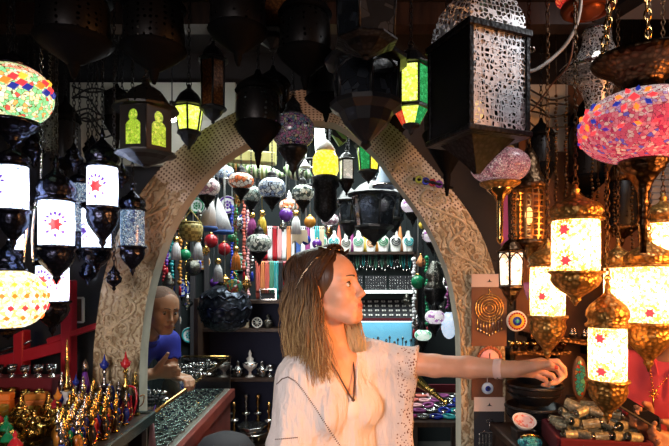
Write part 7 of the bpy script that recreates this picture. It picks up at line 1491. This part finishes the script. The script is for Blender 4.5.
# silver drops and little brass lanterns
for k, (px, py, h, m_, w_) in enumerate(((162, 214, 18, 'silver', 'far left inside the arch, upper'), (169, 282, 20, 'filig', "above the man's head"), (206, 250, 12, 'gold', 'under the left tassel cone'), (238, 224, 16, 'silver', 'right of the tassel cones'), (246, 284, 16, 'brassp', 'left of the orange scarves'), (187, 302, 18, 'silver', 'left of the embossed vessel'), (238, 200, 14, 'brassp', 'under the orange mosaic lamp'), (283, 226, 12, 'silver', 'above the scarves'), (329, 232, 12, 'brassp', "over the woman's parting"), (407, 300, 14, 'filig', 'right of the ring tray'), (417, 322, 14, 'silver', 'right of the blue-lit case'))):
    Y = 3.55; c = P(px, py, Y); q = S(h, Y); t = thing('hanging_ornament', '%s drop ornament %s' % ({'brassp': 'brass'}.get(m_, CN3.get(m_)), w_), 'ornament', tuple(c), 'metal drop ornaments'); b = MB(); b.lathe([(.001, -q * .5), (q * .10, -q * .42), (q * .06, -q * .34), (q * .30, -q * .18), (q * .34, -q * .04), (q * .22, q * .10), (q * .26, q * .16), (q * .12, q * .32), (q * .04, q * .5)], n=18, lobes=8, amp=.05); b.build('body', M[m_], t); b = MB(); b.tube([(0, 0, q * .5), (0, 0, CEILIN - c.z)], .002, 4); b.build('cord', M['cloth_k'], t)
# coloured tassels
for k, (px, py, m_, w_) in enumerate(((198, 240, 'cloth_w', 'right of the yellow basket'), (218, 262, 'cloth_w', 'below the red baubles'), (236, 250, 'orange', 'below the green bauble'), (252, 216, 'plum', 'left of the violet bauble'), (176, 240, 'cloth_w', 'left of the yellow basket'), (262, 214, 'yellow', 'under the blue mosaic lamp'), (296, 214, 'cloth_w', 'right of the violet bauble'))):
    Y = 3.4; c = P(px, py, Y); t = thing('hanging_tassel', '%s tassel hanging %s' % (CN3[m_], w_), 'tassel', tuple(c), 'coloured tassels'); b = MB()
    for i in range(16): a = i * 2 * PI / 16; b.tube([(0, 0, 0), (.022 * math.cos(a), .022 * math.sin(a), -.05), (.03 * math.cos(a), .03 * math.sin(a), -.13)], .0045, 4)
    b.build('fringe', M[m_], t); b = MB(); b.ell((0, 0, .004), .022, 10); b.build('knot', M['gold'], t); b = MB(); b.tube([(0, 0, .02), (0, 0, CEILIN - c.z)], .002, 4); b.build('cord', M[m_], t)
# dark door frames on the far left wall
for k, px in enumerate((177, 192, 206)): c = P(px, 0, 4.93); b = MB(); b.box((c.x, 4.965, 1.0), (.022, .03, 1.0), 0, None, .004); struct('trim_%d' % (20 + k), b, simple('grey edged frame %d' % k, (.05, .045, .05), .35))
# dark drops on the left between the white lamps, dark trays on the right
for k, (px, py, h, Y, w_) in enumerate(((74, 158, 30, 1.98, 'between the two upper white lamps'), (92, 150, 30, 2.15, 'below the spiky pendant, left'), (34, 150, 36, 2.05, 'right of the lamp at the left edge'), (122, 176, 26, 2.0, 'above the dim blue-grey lamp'), (64, 248, 26, 2.27, 'left of the red post'), (114, 278, 26, 1.86, 'against the left leg of the arch'), (88, 272, 28, 2.12, 'between the red post and the arch'), (28, 226, 30, 2.15, 'behind the silver strap'))):
    c = P(px, py, Y); q = S(h, Y); t = thing('hanging_ornament', 'dark blue-black metal drop %s' % w_, 'ornament', tuple(c), 'dark metal drops on the left'); b = MB(); b.lathe([(.001, -q * .5), (q * .08, -q * .42), (q * .05, -q * .34), (q * .26, -q * .16), (q * .30, 0), (q * .20, q * .12), (q * .24, q * .18), (q * .10, q * .34), (q * .03, q * .5)], n=18, lobes=8, amp=.05); b.build('body', M['bluesteel'], t); b = MB(); b.chain((0, 0, q * .5), (0, 0, CEIL - c.z)); b.build('chain', M['blackmetal'], t)
t = thing('wall_shelf', 'lower dark wall shelf of brass cups behind the hand', 'shelf', (P(537, 0, 2.24).x, 2.26, P(0, 352, 2.24).z)); b = MB(); b.box((0, 0, 0), (.13, .06, .008)); b.build('board', M['bronze'], t)
for s_ in (-1, 1): b = MB(); b.prism([(-.008, -.002), (.008, -.002), (.008, -.05), (-.008, -.05)], .0, .07); ob = b.build('bracket', M['iron'], t); ob.location = (s_ * .10, 0, 0)
zz = t.location.z + .008; xx = t.location.x
for k in range(8): lathe_thing('cup', 'brass cup on the lower wall shelf, %s from the arch' % ORD[k], 'cup', Vector((xx - .112 + .032 * k, 2.235, zz)), [('bowl', [(.008, .018), (.013, .024), (.014, .040), (.012, .040), (.006, .026)], 'brassp'), ('foot', [(.011, 0), (.009, .003), (.004, .008), (.005, .020)], 'bronze')], 'brass cups on the lower wall shelf', 12)
# ================================================================ light and camera
def area(name, loc, tgt, e, col, sx, sy=None, spread=180):
    l = bpy.data.lights.new(name, 'AREA'); l.energy = e; l.color = col; l.size = sx; l.spread = math.radians(spread)
    if sy: l.shape = 'RECTANGLE'; l.size_y = sy
    o = bpy.data.objects.new(name, l); COL.objects.link(o); o.location = loc; o.rotation_euler = (Vector(tgt) - Vector(loc)).to_track_quat('-Z', 'Y').to_euler(); return o
def point(name, loc, e, col, r=.05):
    l = bpy.data.lights.new(name, 'POINT'); l.energy = e; l.color = col; l.shadow_soft_size = r
    o = bpy.data.objects.new(name, l); COL.objects.link(o); o.location = loc; return o
area('shop_ceiling_light', (-.1, 3.7, 2.9), (-.1, 3.7, 0), 105, (.90, 1, .96), 1.6, 1.2)
area('entrance_fill', (-.35, 2.75, 2.90), (-.5, 2.7, 0), 26, (.94, 1, .97), .6)  # added fill inside the entrance, there to brighten the man's face
area('front_fill', (-.8, -1.3, 1.75), (-.25, 1.9, 1.12), 6.3, (1, .86, .82), .9, None, 48)  # unseen fill added behind the camera, narrowed onto the woman
area('amber_fill', (1.75, .70, 1.62), (.3, 1.75, 1.32), 17, (1, .36, .09), .5, None, 100)  # added off-frame warm fill, boosts the glow on her face and arm
area('ceiling_panel_light', (1.05, 1.30, 2.50), (.85, 1.5, 1.9), 5, (.95, .97, 1), .35)
w = bpy.data.worlds.new('night'); sc.world = w; w.use_nodes = True; w.node_tree.nodes['Background'].inputs[0].default_value = (.010, .011, .014, 1)
cd = bpy.data.cameras.new('camera'); cam = bpy.data.objects.new('camera', cd); COL.objects.link(cam)
cam.location = (0, 0, ZC); cam.rotation_euler = (PI / 2, 0, 0); cd.sensor_width = 36; cd.lens = 36 * F / 669; cd.shift_y = (HZ - 223) / 669; cd.clip_start = .05
sc.camera = cam
vs_ = sc.view_settings; vs_.view_transform = 'Standard'; vs_.look = 'None'; vs_.gamma = 1; vs_.exposure = 0; vs_.use_curve_mapping = False
sc.cycles.use_denoising = True; sc.cycles.max_bounces = 8; sc.cycles.transparent_max_bounces = 24; sc.cycles.caustics_reflective = False; sc.cycles.caustics_refractive = False; sc.cycles.sample_clamp_indirect = 6
